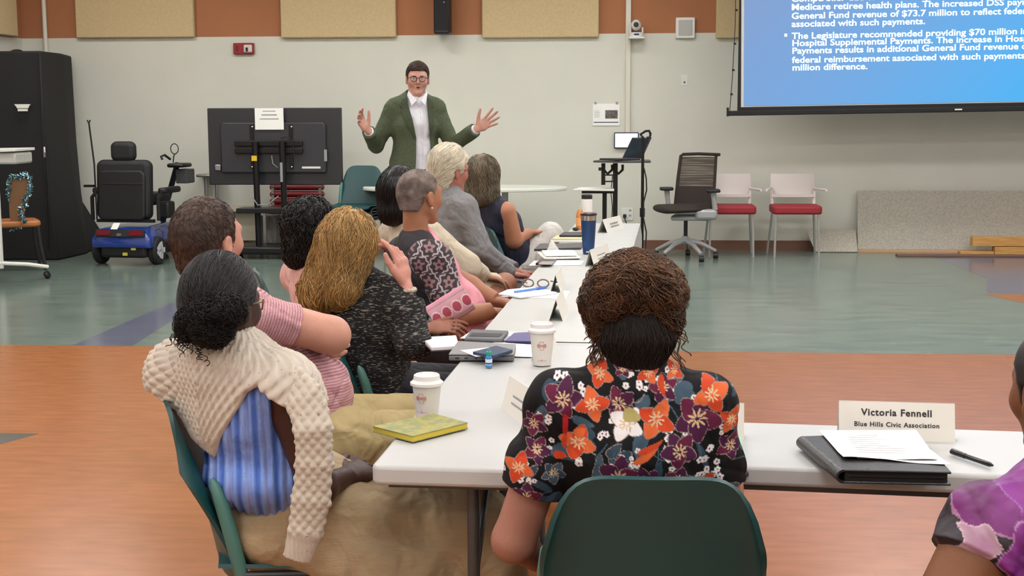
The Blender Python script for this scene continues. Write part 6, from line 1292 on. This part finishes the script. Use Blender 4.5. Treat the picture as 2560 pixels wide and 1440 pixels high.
# ---------------------------------------------------------------- PERSON IN PURPLE FLORAL TOP (right edge)
def purple_person():
    px = lambda x, y, d=2.15: A_(x, y, d)
    hd = Head(px(2668, 985, 2.2), -20, -4, 0, .97); b = Body(px(2690, 1225, 2.15), px(2700, 1560, 2.15)*np.array([1, 1, 0])+UPV*.53, -22, -15, 1.0, .165, .05)
    sit_legs(b, .03); b.setarm(-1, px(2360, 1540, 2.05), px(2420, 1510, 2.35)); b.setarm(1, px(2880, 1500, 2.1), px(2750, 1420, 2.4))
    r = person('person at the right edge in a purple, magenta and red flower print top', b.pel)
    sk = skinmat('skin_purple', '6d4429'); S = SDF(); hd.add(S); neck(S, hd, b.nb, .05); b.torso(S, -.012)
    for s in (-1, 1): b.arm(S, s, .004, r=(.055, .050, .045, .030)); b.leg(S, s, -.01)
    hand(S, b.arms[1][2], (-.2, 1, 0), (0, 0, -1), (-1, 0, 0), .95); hand(S, b.arms[-1][2], (.2, 1, 0), (0, 0, -1), (1, 0, 0), .95)
    sdf_obj('body', S, sk, r, .006)
    W = SDF(); b.torso(W, .016, hem=0)
    for s in (-1, 1): a, e, w_ = b.arms[s]; W.seg(a, lerp(a, e, .34), .068, .070, None, .03, flat=True); W.ball(a, .066, .03)
    W.disp(lambda P: folds(P, [((1, 0, .9), 60), ((.3, .3, 1), 45)], .006, 5)+.006*noise3(P, 30, 4))
    o_ = px(2450, 1300, 2.1); sc = 3400/2.1; rt = _np(RT)
    def pur(V):
        u = (V-o_)@rt*sc; v = -(V[:, 2]-o_[2])*sc; n1 = noise3(V, 22, 3, 3); n2 = noise3(V, 45, 8, 3); c = np.tile(np.array(srgb('1d1420')), (len(V), 1))
        u = np.mod(u+n2*9+130, 330)-130; v = np.mod(v+n1*9+190, 430)-190
        for cx, cy, r_, a, b2, e2 in ((0, -80, 85, '6f2070', '3f0f30', '9a6f94'), (120, -90, 70, '7d2a84', '3a1030', '8a5a92'), (90, 60, 75, '7a2682', '4b164e', '9a74a2'), (60, 175, 60, '9a2038', '7c1026', 'a03048'), (-40, 30, 45, 'a58a9c', '8a3a80', 'c0a8b8'), (160, 10, 50, '8c1c2c', '5a1024', 'a03a4c'), (-60, 110, 30, '7a2f86', '50185a', 'a888b0')):
            d = np.hypot(u-cx, (v-cy)*.9)/r_*(1+.14*np.sin(np.arctan2(v-cy, u-cx)*5+cx)); t = np.clip(d, 0, 1)[:, None]; m = d < 1; k = np.clip(noise3(V, 60, 11, 3)*.5+.5, 0, 1)[:, None]
            cc_ = np.array(srgb(b2))*(1-t)*k+np.array(srgb(a))*(1-(1-t)*k); cc_ = np.where(t > .94, np.array(srgb(e2)), cc_); c[m] = cc_[m]
        return c
    sdf_obj('purple_top', W, mat('top_purple', wr=0.35, col=(1, 1, 1), rough=.55, attr='Col', bump=.06, bscale=30), r, .0028, pur)
    T = SDF(); T.seg(b.pel-b.hf*.03, b.pel+b.hf*.06, (.175, .12), (.17, .11), b.hr, .05)
    for s in (-1, 1): b.leg(T, s, .012, 1.98)
    sdf_obj('trousers', T, mat('trousers_dark_right', '1d1b20', .85), r, .012); b.shoes(shoe_m, r)
    C = hd.cap(.012, None, .002, 60); hm = hairmat('hair_dark_right', '141012', .5, .6); ho = sdf_obj('hair', C, hm, r, .007)
    chair_for(b, .05, 'green chair of the person in the purple flower print top')
purple_person()
# ================================================================ THINGS ON THE TABLES
TZ = .7435
def P3(px, py, z=None): return atZ(px, py, .74 if z is None else z)
def loc_root(name, label, cat, px, py, rz=0, group=None, z=TZ): p = atZ(px, py, .74); return root(name, label, cat, (p.x, p.y, z), rz, group)
m_cup = mat('paper_cup', 'cfccc5', .55); m_lid = mat('cup_lid', 'd6d4d2', .3); m_pinkp = mat('pink_print', 'c4807c', .6)
def cup(label, px, py, h, r0, r1, face):
    r = loc_root('coffee_cup', label, 'cup', px, py, face, 'paper coffee cups')
    MB().lathe([(.001, .004), (r0-.003, .004), (r0, 0), (r0+.0005, .004), (r1, h), (r1+.002, h+.001), (r1+.002, h+.004), (.001, h+.004)], n=48).build('cup_body', m_cup, r)
    l = MB().lathe([(r1+.001, h-.004), (r1+.005, h-.003), (r1+.005, h+.004), (r1+.001, h+.007), (r1-.003, h+.011), (r1-.0045, h+.022), (r1-.008, h+.0245), (r1-.011, h+.024), (r1-.013, h+.019), (.001, h+.019)], n=48).build('lid', m_lid, r)
    MB().ell((0, -r1+.012, h+.0215), (.008, .005, .003), 16, 8).build('sip_hole', m_lid, l)
    def on(u, v): a = -math.pi/2+u/((r0+r1)/2); rr = r0+(r1-r0)*v/h+.0008; return (rr*math.cos(a), rr*math.sin(a), v)
    mb = MB(); c = h*.60; k = .0055
    cr_ = [(-k, 2.3*k), (k, 2.3*k), (k, k), (2.1*k, k), (2.1*k, -k), (k, -k), (k, -2.3*k), (-k, -2.3*k), (-k, -k), (-2.1*k, -k), (-2.1*k, k), (-k, k)]
    mb.tube([on(x, c+z) for x, z in cr_], .0007, 5, True)
    for i in range(4): x = -.0105+.007*i; mb.tube([on(x-.0018, c-.003), on(x-.0018, c+.003), on(x+.0018, c+.003), on(x+.0018, c-.003)], .0012, 5)
    mb.build('logo', m_pinkp, r)
    mb = MB()
    for i in range(7): mb.tube([on(-.014+.0045*i, h*.16), on(-.012+.0045*i, h*.16)], .0009, 5)
    mb.tube([on(0, h*.16-.003), on(0, h*.16+.004)], .0013, 5); mb.build('logo_line', m_pinkp, r)
    return r
cup('paper coffee cup with white lid beside the yellow book', 1068, 1041, .083, .028, .0375, R(-18))
cup('tall paper coffee cup with white lid in the middle of the table beside the laptop', 1355, 914, .105, .0275, .0375, R(2))
# yellow book
def quad_slab(name, label, cat, pts, th, m, group=None, z=.7436, bevel=0, edge=None, zoff=0):
    c = sum((atZ(*p, .74) for p in pts), Vector())/4; r = root(name, label, cat, (c.x, c.y, z), 0, group); pl = [(atZ(*p, .74)-c) for p in pts]
    return r, [(p.x, p.y) for p in pl]
r, pl = quad_slab('book', 'yellow green patterned paperback lying over the near table edge', 'book', [(932, 1084), (1032, 1110), (1170, 1075), (1085, 1052)], .02, None)
sh = lambda k: [(x*k, y*k) for x, y in pl]
MB().prism(pl, .0018, Matrix.Translation((0, 0, .0135))).prism(pl, .0018).build('cover', mat('book_cover', '97914c', .6, col2='77805a', vscale=45, vthr=(.4, .6)), r)
MB().prism(sh(.985), .0117, Matrix.Translation((0, 0, .0018))).build('page_block', mat('page_edge_yellow', 'c9b53c', .7), r)
# laptop closed
r, pl = quad_slab('closed_laptop', 'closed grey laptop under the blue notebook', 'laptop', [(1122, 905), (1285, 906), (1290, 880), (1145, 872)], .02, None)
MB().prism(pl, .016, Matrix.Translation((0, 0, .0))).build('base', mat('laptop_grey', '6f7175', .4, metal=.3), r, bevel=.004)
MB().prism(pl, .006, Matrix.Translation((0, 0, .017))).build('lid', mat('laptop_lid_grey', '88898c', .4, metal=.3), r, bevel=.002)
a, b_ = Vector((*pl[0], 0)), Vector((*pl[1], 0)); d = (b_-a).normalized(); n_ = Vector((d.y, -d.x, 0))
for t, w_ in ((.13, .012), (.27, .012), (.42, .008), (.52, .006)): c = a+(b_-a)*t; MB().box(c+Vector((0, 0, .009)), (w_, .004, .004), rz=math.atan2(d.y, d.x)).build('port', m_blk, r)
def slab(name, label, cat, pts, z0, th, m, group=None, bevel=.0005):
    c = sum((atZ(*p, z0) for p in pts), Vector())/len(pts); pl = [((atZ(*p, z0)-c).x, (atZ(*p, z0)-c).y) for p in pts]
    o = MB().prism(pl, th).build(name, m, None, bevel=bevel); o.location = (c.x, c.y, z0); tag(o, label, cat, group); return o
m_sheet = mat('paper_white', 'd9d9dc', .7); m_sheet2 = mat('paper_warm', 'd3d0c4', .75)
slab('paper_sheet', 'white sheet tucked on the closed laptop under the blue notebook', 'paper', [(1150, 876), (1190, 892), (1262, 885), (1230, 868)], .7672, .0006, m_sheet, 'papers on the table')
slab('notebook', 'dark blue slim notebook on the closed laptop', 'notebook', [(1182, 886), (1232, 896), (1282, 881), (1240, 871)], .7685, .009, mat('notebook_blue', '223a5c', .35), None, .001)
slab('paper_sheet', 'loose white sheets between the laptop and the tall cup', 'paper', [(1170, 868), (1290, 892), (1330, 893), (1328, 862), (1240, 856)], .7437, .001, m_sheet, 'papers on the table')
r = root('marker_pen', 'dark purple pen lying behind the closed laptop', 'pen', tuple(atZ(1195, 868, .75)), 0); d = atZ(1240, 866, .75)-atZ(1150, 870, .75); d2 = d/2
MB().tube([-d2, d2*.5], .0055, 12).build('barrel', mat('pen_purple', '2a1b3a', .3), r); MB().tube([d2*.5, d2], .0062, 12).build('cap', m_blk, r)
# open notebook
r, pl = quad_slab('open_notebook', 'open white notepad at the table edge by the clasped hands', 'notebook', [(1052, 855), (1078, 882), (1150, 878), (1142, 850)], 0, None)
MB().prism(pl, .002).build('cover', mat('notebook_cover', '4a3f4a', .6), r); MB().prism([(x*.96, y*.96) for x, y in pl], .012, Matrix.Translation((0, 0, .002))).build('page_block', m_sheet, r, bevel=.002)
r, pl = quad_slab('pouch', 'grey folded pouch with a dark zip on the table', 'pouch', [(1160, 858), (1255, 860), (1272, 838), (1178, 834)], 0, None)
MB().prism(pl, .013).build('pouch_body', mat('pouch_grey', '55575b', .6, bump=.2, bscale=60), r, bevel=.005); MB().prism([(x*.8, y*.35-.02) for x, y in pl], .0012, Matrix.Translation((0, 0, .0132))).build('zip', m_blk, r)
slab('folder', 'purple folder beside the grey pouch', 'folder', [(1262, 856), (1330, 857), (1330, 834), (1285, 836)], .7437, .006, mat('folder_purple', '4a4478', .5), None)
slab('paper_sheet', 'white sheet under the grey pouch and purple folder', 'paper', [(1150, 846), (1330, 848), (1335, 828), (1180, 826)], .7431, .0004, m_sheet, 'papers on the table')
# sanitiser bottle
r = loc_root('sanitizer_bottle', 'small blue hand sanitizer bottle with green cap before the laptop', 'bottle', 1222, 921)
MB().lathe([(.001, 0), (.0095, 0), (.0105, .002), (.0105, .03), (.008, .035), (.0075, .036), (.001, .036)], n=28).build('bottle_body', mat('bottle_blue', '3f8fc0', .15, col2='2a5f98', vscale=60), r)
MB().lathe([(.0107, .008), (.0108, .009), (.0108, .025), (.0107, .026)], n=28).build('label', mat('label_white', 'c7d4e4', .5), r)
MB().lathe([(.0108, .010), (.01095, .0105), (.01095, .015), (.0108, .0155)], n=28).build('label_stripe', mat('label_blue', '1f4e9c', .5), r)
MB().lathe([(.008, .036), (.0085, .037), (.0085, .047), (.006, .050), (.004, .051), (.004, .056), (.001, .057)], n=28).build('cap', mat('cap_green', '1f8f78', .3), r)
# name cards
m_card = mat('card_white', 'd2d0c8', .65); m_ser = mat('card_print', '1b1a1c', .6)
def tent(label, A, B, h, depth, face_n=None, group='tent name cards', lines=None, m=None):
    """A, B: ends of the ridge's ground line (front foot), card stands up and leans back"""
    A, B = Vector(A), Vector(B); c = (A+B)/2; r = root('name_card', label, 'name card', (c.x, c.y, c.z), 0, group); u_ = (B-A); W_ = u_.length; u_.normalize(); n_ = Vector((u_.y, -u_.x, 0))   # n_ points to the front
    Mx = Matrix(((u_.x, -n_.x, 0, 0), (u_.y, -n_.y, 0, 0), (0, 0, 1, 0), (0, 0, 0, 1)))
    for s_, nm in ((1, 'front_panel'), (-1, 'back_panel')):
        f0 = 0 if s_ > 0 else depth; v = []
        for e in (0, .0008):
            for x, y, z in ((-W_/2, f0, 0), (W_/2, f0, 0), (W_/2, depth/2, h), (-W_/2, depth/2, h)): v.append(Mx @ Vector((x, y+(e if s_ > 0 else -e), z)))
        o = mesh_obj(nm, v, [(0, 1, 2, 3), (7, 6, 5, 4), (0, 4, 5, 1), (1, 5, 6, 2), (2, 6, 7, 3), (3, 7, 4, 0)], m or m_card, r, False)
    tl_ = math.atan2(depth/2, h)
    if lines:
        for t, size, zz, bold, sp in lines:
            y = depth/2*zz/h; M_ = Mx @ Matrix.Translation((0, y-.0007, zz)) @ Matrix.Rotation(R(90)-tl_, 4, 'X')
            text_obj('lettering', t, size, m_ser, r, M_, extr=.0002, bold=bold, spacing=sp)
    return r, Mx, tl_, W_
A, B = atZ(2097, 1097, .74), atZ(2388, 1106, .74)
tent('large white name card reading Victoria Fennell on the right table', A, B, .088, .05, lines=[('Victoria Fennell', .0225, .056, .0006, 1.12), ('Blue Hills Civic Association', .0155, .031, .0003, 1.12)])
A, B = atZ(1745, 1098, .74), atZ(1860, 1101, .74)
r, Mx, tl_, W_ = tent('white name card half hidden by the woman in the floral blouse', A, B, .085, .05)
o = slab('sticky_note_pad', 'small green note pad at the right elbow of the floral blouse', 'note pad', [(1822, 1142), (1856, 1142), (1853, 1104), (1820, 1104)], .7437, .012, mat('note_green', '7fc79a', .6))
def scrib(r, Mx, tl_, W_, h, depth, n=2, sc=1):
    for k in range(n):
        zz = h*(.52-.2*k); y = depth/2*zz/h; g = random.Random(k)
        mb = MB(); x = -W_*.22
        while x < W_*.22:
            w_ = g.uniform(.002, .005)*sc; mb._add([Mx @ Vector((a, y-.0012, zz+c)) for a, c in ((x, 0), (x+w_, 0), (x+w_, .006*sc*g.uniform(.7, 1.2)), (x, .006*sc))], [(0, 1, 2, 3)]); x += w_+.0012*sc
        mb.build('print_line', MATS.get('faded_print') or mat('faded_print', '8b8b8f', .7), r, smooth=False)
A, B = atZ(1252, 1022, .74), atZ(1326, 1078, .74)
r, Mx, tl_, W_ = tent('white name card slanting on the near table beside the floral sleeve', A, B, .088, .05); scrib(r, Mx, tl_, W_, .088, .05)
A, B = atZ(1382, 850, .74), atZ(1432, 925, .74)
r, Mx, tl_, W_ = tent('white name card right of the tall coffee cup, seen from its open end', Vector(atZ(1372, 902, .74)), Vector(atZ(1372, 902, .74))+TDIR*.30, .088, .055)
r, Mx, tl_, W_ = tent('white name card by the ringlets of the curly haired woman', Vector(atZ(1408, 806, .74)), Vector(atZ(1408, 806, .74))+TDIR*.30, .085, .055)
r, Mx, tl_, W_ = tent('white name card standing behind the white papers with the blue pen', Vector(atZ(1403, 736, .74)), Vector(atZ(1403, 736, .74))+TDIR*.28, .085, .05)
r, Mx, tl_, W_ = tent('white name card right of the blue tumbler', Vector(atZ(1486, 668, .74))+TRT*.0, Vector(atZ(1503, 656, .74))+TRT*.05+TDIR*.13, .085, .05); scrib(r, Mx, tl_, W_, .085, .05)
A, B = atZ(1519, 584, .74), atZ(1562, 572, .74)
r, Mx, tl_, W_ = tent('farthest white name card, at the far table end', A, B, .088, .07); scrib(r, Mx, tl_, W_, .088, .07, 2, 2)
# papers, pen, glasses
slab('paper_sheet', 'white sheet lying under the folded papers with the blue pen', 'paper', [(1250, 742), (1415, 748), (1426, 728), (1330, 722)], .7446, .0006, m_sheet, 'papers on the table')
slab('folded_papers', 'folded stack of white papers carrying the blue pen', 'paper', [(1246, 738), (1300, 747), (1392, 735), (1330, 722), (1268, 728)], .7454, .008, m_sheet, 'papers on the table', .002)
r = root('ballpoint_pen', 'light blue pen lying on the folded white papers', 'pen', tuple(atZ(1326, 724, .759)), 0); d = (atZ(1366, 719, .759)-atZ(1288, 730, .759)); 
MB().tube([-d/2, d*.2], .0045, 10).build('barrel', mat('pen_blue', '5a8fd8', .25), r); MB().tube([d*.2, d/2], .006, 10).build('cap', mat('pen_blue_cap', '3f77c8', .25), r)
r = root('glasses_case', 'patterned open eyeglasses resting on the table above the blue pen', 'eyeglasses', tuple(atZ(1340, 718, .7445)), R(-8)); m_gl = mat('tortoise', '5a4a48', .3, col2='8d7c78', vscale=120)
for s in (-1, 1): MB().tube([(s*.034+.025*math.cos(a), -.01, .019+.017*math.sin(a)) for a in np.linspace(0, 6.28, 18, endpoint=False)], .0035, 6, True).build('lens_rim', m_gl, r)
MB().tube([(-.068, -.01, .03), (-.07, .03, .025), (-.06, .09, .006)], .003, 6).tube([(.068, -.01, .03), (.09, .03, .02), (.11, .06, .006)], .003, 6).build('temple', m_gl, r)
slab('paper_sheet', 'long white sheet lying under the phone', 'paper', [(1322, 664), (1452, 663), (1460, 653), (1335, 652)], .7446, .0006, m_sheet, 'papers on the table')
o = slab('phone', 'dark red cased phone on the white sheet', 'phone', [(1339, 663), (1379, 664), (1391, 653), (1352, 652)], .7454, .012, mat('phone_case', '35161e', .3), None, .002)
c = [(1345, 661.3), (1378, 662), (1387, 653.8), (1354, 653.2)]
r_ = slab('phone_back', '', '', c, .7575, .0006, mat('phone_glass', '8d8a8e', .12)); r_.parent = o; r_.location = r_.location-o.location; r_.name = 'phone_glass'
# napkins / fabric pile
for k, (z, lab, pts) in enumerate(((.7446, 'lowest white folded napkin of the pile beside the blue tumbler', [(1325, 651), (1450, 649), (1462, 634), (1345, 634)]), (.7560, 'top white folded napkin of the pile beside the blue tumbler', [(1338, 643), (1448, 642), (1455, 630), (1350, 629)]))):
    S_ = SDF(); c = sum((_np(atZ(*p, z)) for p in pts), np.zeros(3))/4; q0, q1 = _np(atZ(*pts[0], z)), _np(atZ(*pts[1], z)); wdt = np.linalg.norm(q1-q0)/2; dep = np.linalg.norm(_np(atZ(*pts[3], z))-q0)/2
    ax = nrm(q1-q0); S_.seg(c-ax*wdt*.7+UPV*.007, c+ax*wdt*.7+UPV*.007, (dep, .008), (dep*.9, .008), np.cross(UPV, ax), .01); S_.disp(lambda P: .0022*noise3(P, 55, k)); S_.cut((0, 0, z), (0, 0, -1), .002)
    V, Q = S_.mesh(.004, .02); o = mesh_obj('napkin', V-np.array([c[0], c[1], z]), Q, mat('napkin_white_%d' % k, 'd2d1cc', .85, bump=.2, bscale=200)); o.location = (c[0], c[1], z); tag(o, lab, 'napkin', 'white napkins')
S_ = SDF(); c = _np(atZ(1383, 632, .745)); S_.seg(c, c+np.array([-.01, 0, .075]), (.04, .02), (.004, .004), (1, 0, 0), .01); S_.disp(lambda P: .004*noise3(P, 60, 3)); S_.cut((0, 0, .745), (0, 0, -1), .002); V, Q = S_.mesh(.004, .02)
o = mesh_obj('tissue', V-c, Q, MATS['napkin_white_0']); o.location = c; tag(o, 'crumpled white tissue peak standing left of the manila folders', 'tissue')
slab('dark_tablet', 'dark grey flat tablet lying under the manila folders', 'tablet', [(1335, 628), (1452, 624), (1462, 612), (1350, 614)], .7446, .012, mat('tablet_grey', '3a3b3f', .4), None, .001)
for k, (pts, z, lab, m) in enumerate((([(1375, 606), (1456, 606), (1466, 594), (1392, 594)], .7446, 'cream folder at the bottom of the small stack behind the tumbler', m_sheet2), ([(1380, 600), (1458, 600), (1466, 588), (1398, 588)], .7546, 'pale manila folder second in the stack behind the tumbler', mat('manila', 'c5bd98', .7)))):
    slab('folder', lab, 'folder', pts, z, .009, m, 'folders stacked behind the tumbler')
slab('folio', 'black folio on top of the folder stack behind the blue tumbler', 'folder', [(1398, 592), (1460, 592), (1466, 583), (1408, 584)], .7650, .010, mat('folio_navy', '191a26', .4), None, .002)
# tumbler, bottles
p = atZ(1471, 637, .74); r = root('tumbler', 'tall blue steel tumbler with dark lid on the long table', 'tumbler', (p.x, p.y, .7446)); sc = .78/(637-274); 
def rz_(w, y): return (w*sc/2, (637-y)*sc)
MB().lathe([(.001, 0), rz_(27, 637), rz_(29, 630), rz_(34, 590), rz_(37, 560), rz_(38, 552), (.001, (637-552)*sc)], n=40).build('tumbler_body', mat('tumbler_blue', '2c4a78', .28, metal=.5), r)
MB().lathe([rz_(38.4, 552), rz_(39, 540), (.001, (637-540)*sc)], n=40).build('steel_band', m_chrome, r)
MB().lathe([rz_(39.5, 540), rz_(42, 539), rz_(42, 535), rz_(37, 533), (.001, (637-533)*sc)], n=40).build('lid', mat('tumbler_lid', '2e1c20', .35), r)
MB().bx(-.012, .012, -.0375, -.033, .012, .017).build('maker_mark', m_white, r)
p = atZ(1467, 572, .74); r = root('white_bottle', 'white bottle with black lid standing behind the blue tumbler', 'bottle', (p.x, p.y, .7446)); sc = .78/(572-274)
MB().lathe([(.001, 0), (13*sc, 0), (14*sc, 3*sc), (14*sc, 70*sc), (12*sc, 74*sc), (.001, 74*sc)], n=32).build('bottle_body', m_lid, r)
MB().lathe([(13.5*sc, 74*sc), (13.5*sc, 83*sc), (12*sc, 85*sc), (.001, 85*sc)], n=32).build('lid', m_blk, r)
p = atZ(1450, 576, .74); r = root('juice_bottle', 'small clear juice bottle with orange drink left of the white bottle', 'bottle', (p.x, p.y, .7446))
MB().lathe([(.001, 0), (10*sc, 0), (10*sc, 30*sc), (9*sc, 40*sc), (5*sc, 50*sc), (.001, 50*sc)], n=28).build('drink', mat('juice_orange', 'c97a3a', .2), r)
MB().lathe([(10.3*sc, 10*sc), (10.3*sc, 30*sc), (10*sc, 30*sc), (10*sc, 10*sc)], n=28).build('label', mat('label_peach', 'd9a06a', .5), r)
MB().lathe([(5.2*sc, 50*sc), (5.2*sc, 58*sc), (.001, 58*sc)], n=20).build('cap', mat('cap_pale', 'b5c0a5', .4), r)
r = root('key_fob', 'small dark object at the foot of the juice bottle', 'key fob', tuple(atZ(1439, 577, .7446))); MB().ell((0, 0, .012), (.022, .018, .012), 16, 10).build('fob', m_blk, r)
# portfolio
def portfolio():
    pts = [(2006, 1090), (2108, 1174), (2379, 1180), (2290, 1080)]; z0 = .7436; TH = .030; c = sum((atZ(*p, z0+TH) for p in pts), Vector())/4; c.z = z0; r = root('portfolio', 'black leather zip portfolio carrying loose white papers', 'portfolio', (c.x, c.y, z0))
    pl = [((atZ(*p, z0+TH)-c).x, (atZ(*p, z0+TH)-c).y) for p in pts]; m_l = mat('leather_black', '1d1e21', .42, bump=.15, bscale=150)
    MB().prism(pl, .005, Matrix.Translation((0, 0, TH-.005))).build('front_cover', m_l, r, bevel=.002); MB().prism(pl, .005).build('back_cover', m_l, r, bevel=.002)
    inn = [(x*.95+.0, y*.95) for x, y in pl]; MB().prism(inn, TH-.01, Matrix.Translation((0, 0, .005))).build('filling', mat('portfolio_inside', '08080a', .6), r)
    a, b_ = Vector((*pl[0], 0)), Vector((*pl[1], 0)); n_ = Vector((-(b_-a).y, (b_-a).x, 0)).normalized(); n_ = n_ if n_.dot(-(a+b_)/2) < 0 else -n_
    prof = [a.lerp(b_, t) for t in (0, 1)]
    mb = MB()
    def sp(u, v): an = -math.pi/2+math.pi*v; p = a.lerp(b_, u); return tuple(p+n_*(.014*math.cos(an)-.002)+Vector((0, 0, TH/2+(TH/2-.0025)*math.sin(an))))
    mb.sheet(sp, 8, 14, .005).build('spine', m_l, r)
    a, b_ = Vector((*pl[1], 0)), Vector((*pl[2], 0)); MB().tube([a+Vector((.012, .006, TH*.5)), b_+Vector((-.012, .006, TH*.5))], .0022, 6).build('zip', m_blk, r)
    for k, (pp, lab, dz) in enumerate((([(2075, 1083), (2145, 1147), (2378, 1164), (2270, 1078)], 'lower loose white sheet on the black portfolio', .001), ([(2048, 1076), (2108, 1146), (2345, 1150), (2290, 1075)], 'top loose white sheet with faint print on the black portfolio', .004))):
        z1 = z0+TH+dz; q = [atZ(*p_, z1) for p_ in pp]; cc_ = sum(q, Vector())/4
        def fn(u, v): p_ = (q[0].lerp(q[3], u)).lerp(q[1].lerp(q[2], u), v)-cc_; return (p_.x, p_.y, .0012*math.sin(u*5+k)*v+.003*max(0, v-.8)*5*(.5+.5*math.sin(u*8+k)))
        o = MB().sheet(fn, 24, 18, .0006).build('paper_sheet', m_sheet); o.location = cc_; tag(o, lab, 'paper', 'papers on the portfolio')
        if k:
            g = random.Random(4); mb = MB()
            for j in range(9):
                u0 = .22 if j else .35; u1 = g.uniform(.5, .8); v = .18+.075*j
                P_ = [Vector(fn(u0+(u1-u0)*t/8, v)) for t in range(9)]; Q_ = [Vector(fn(u0+(u1-u0)*t/8, v+.02)) for t in range(9)]
                for t in range(8): mb._add([x+Vector((0, 0, .0008)) for x in (P_[t], P_[t+1], Q_[t+1], Q_[t])], [(0, 1, 2, 3)])
            mb.build('print_block', mat('very_faint_print', 'bfbfc4', .7), o, smooth=False)
portfolio()
r = root('black_pen', 'black ballpoint pen with clip lying right of the portfolio', 'pen', tuple(atZ(2430, 1146, .7495))); d = atZ(2482, 1163, .7495)-atZ(2379, 1128, .7495); m_pn = mat('pen_black', '141519', .25)
MB().tube([-d/2, -d*.45, d*.42, d/2], [.004, .0055, .0055, .002], 14).build('barrel', m_pn, r); MB().tube([-d*.5, -d*.15], .0062, 14).build('cap', m_pn, r)
n_ = Vector((-d.y, d.x, 0)).normalized(); MB().tube([-d*.48-n_*.002+Vector((0, 0, .006)), -d*.47-n_*.004+Vector((0, 0, .0085)), -d*.22-n_*.004+Vector((0, 0, .008))], .0012, 6).build('clip', m_chrome, r)
for o in bpy.data.objects:
    if 'world_parts' in o.keys(): del o['world_parts']
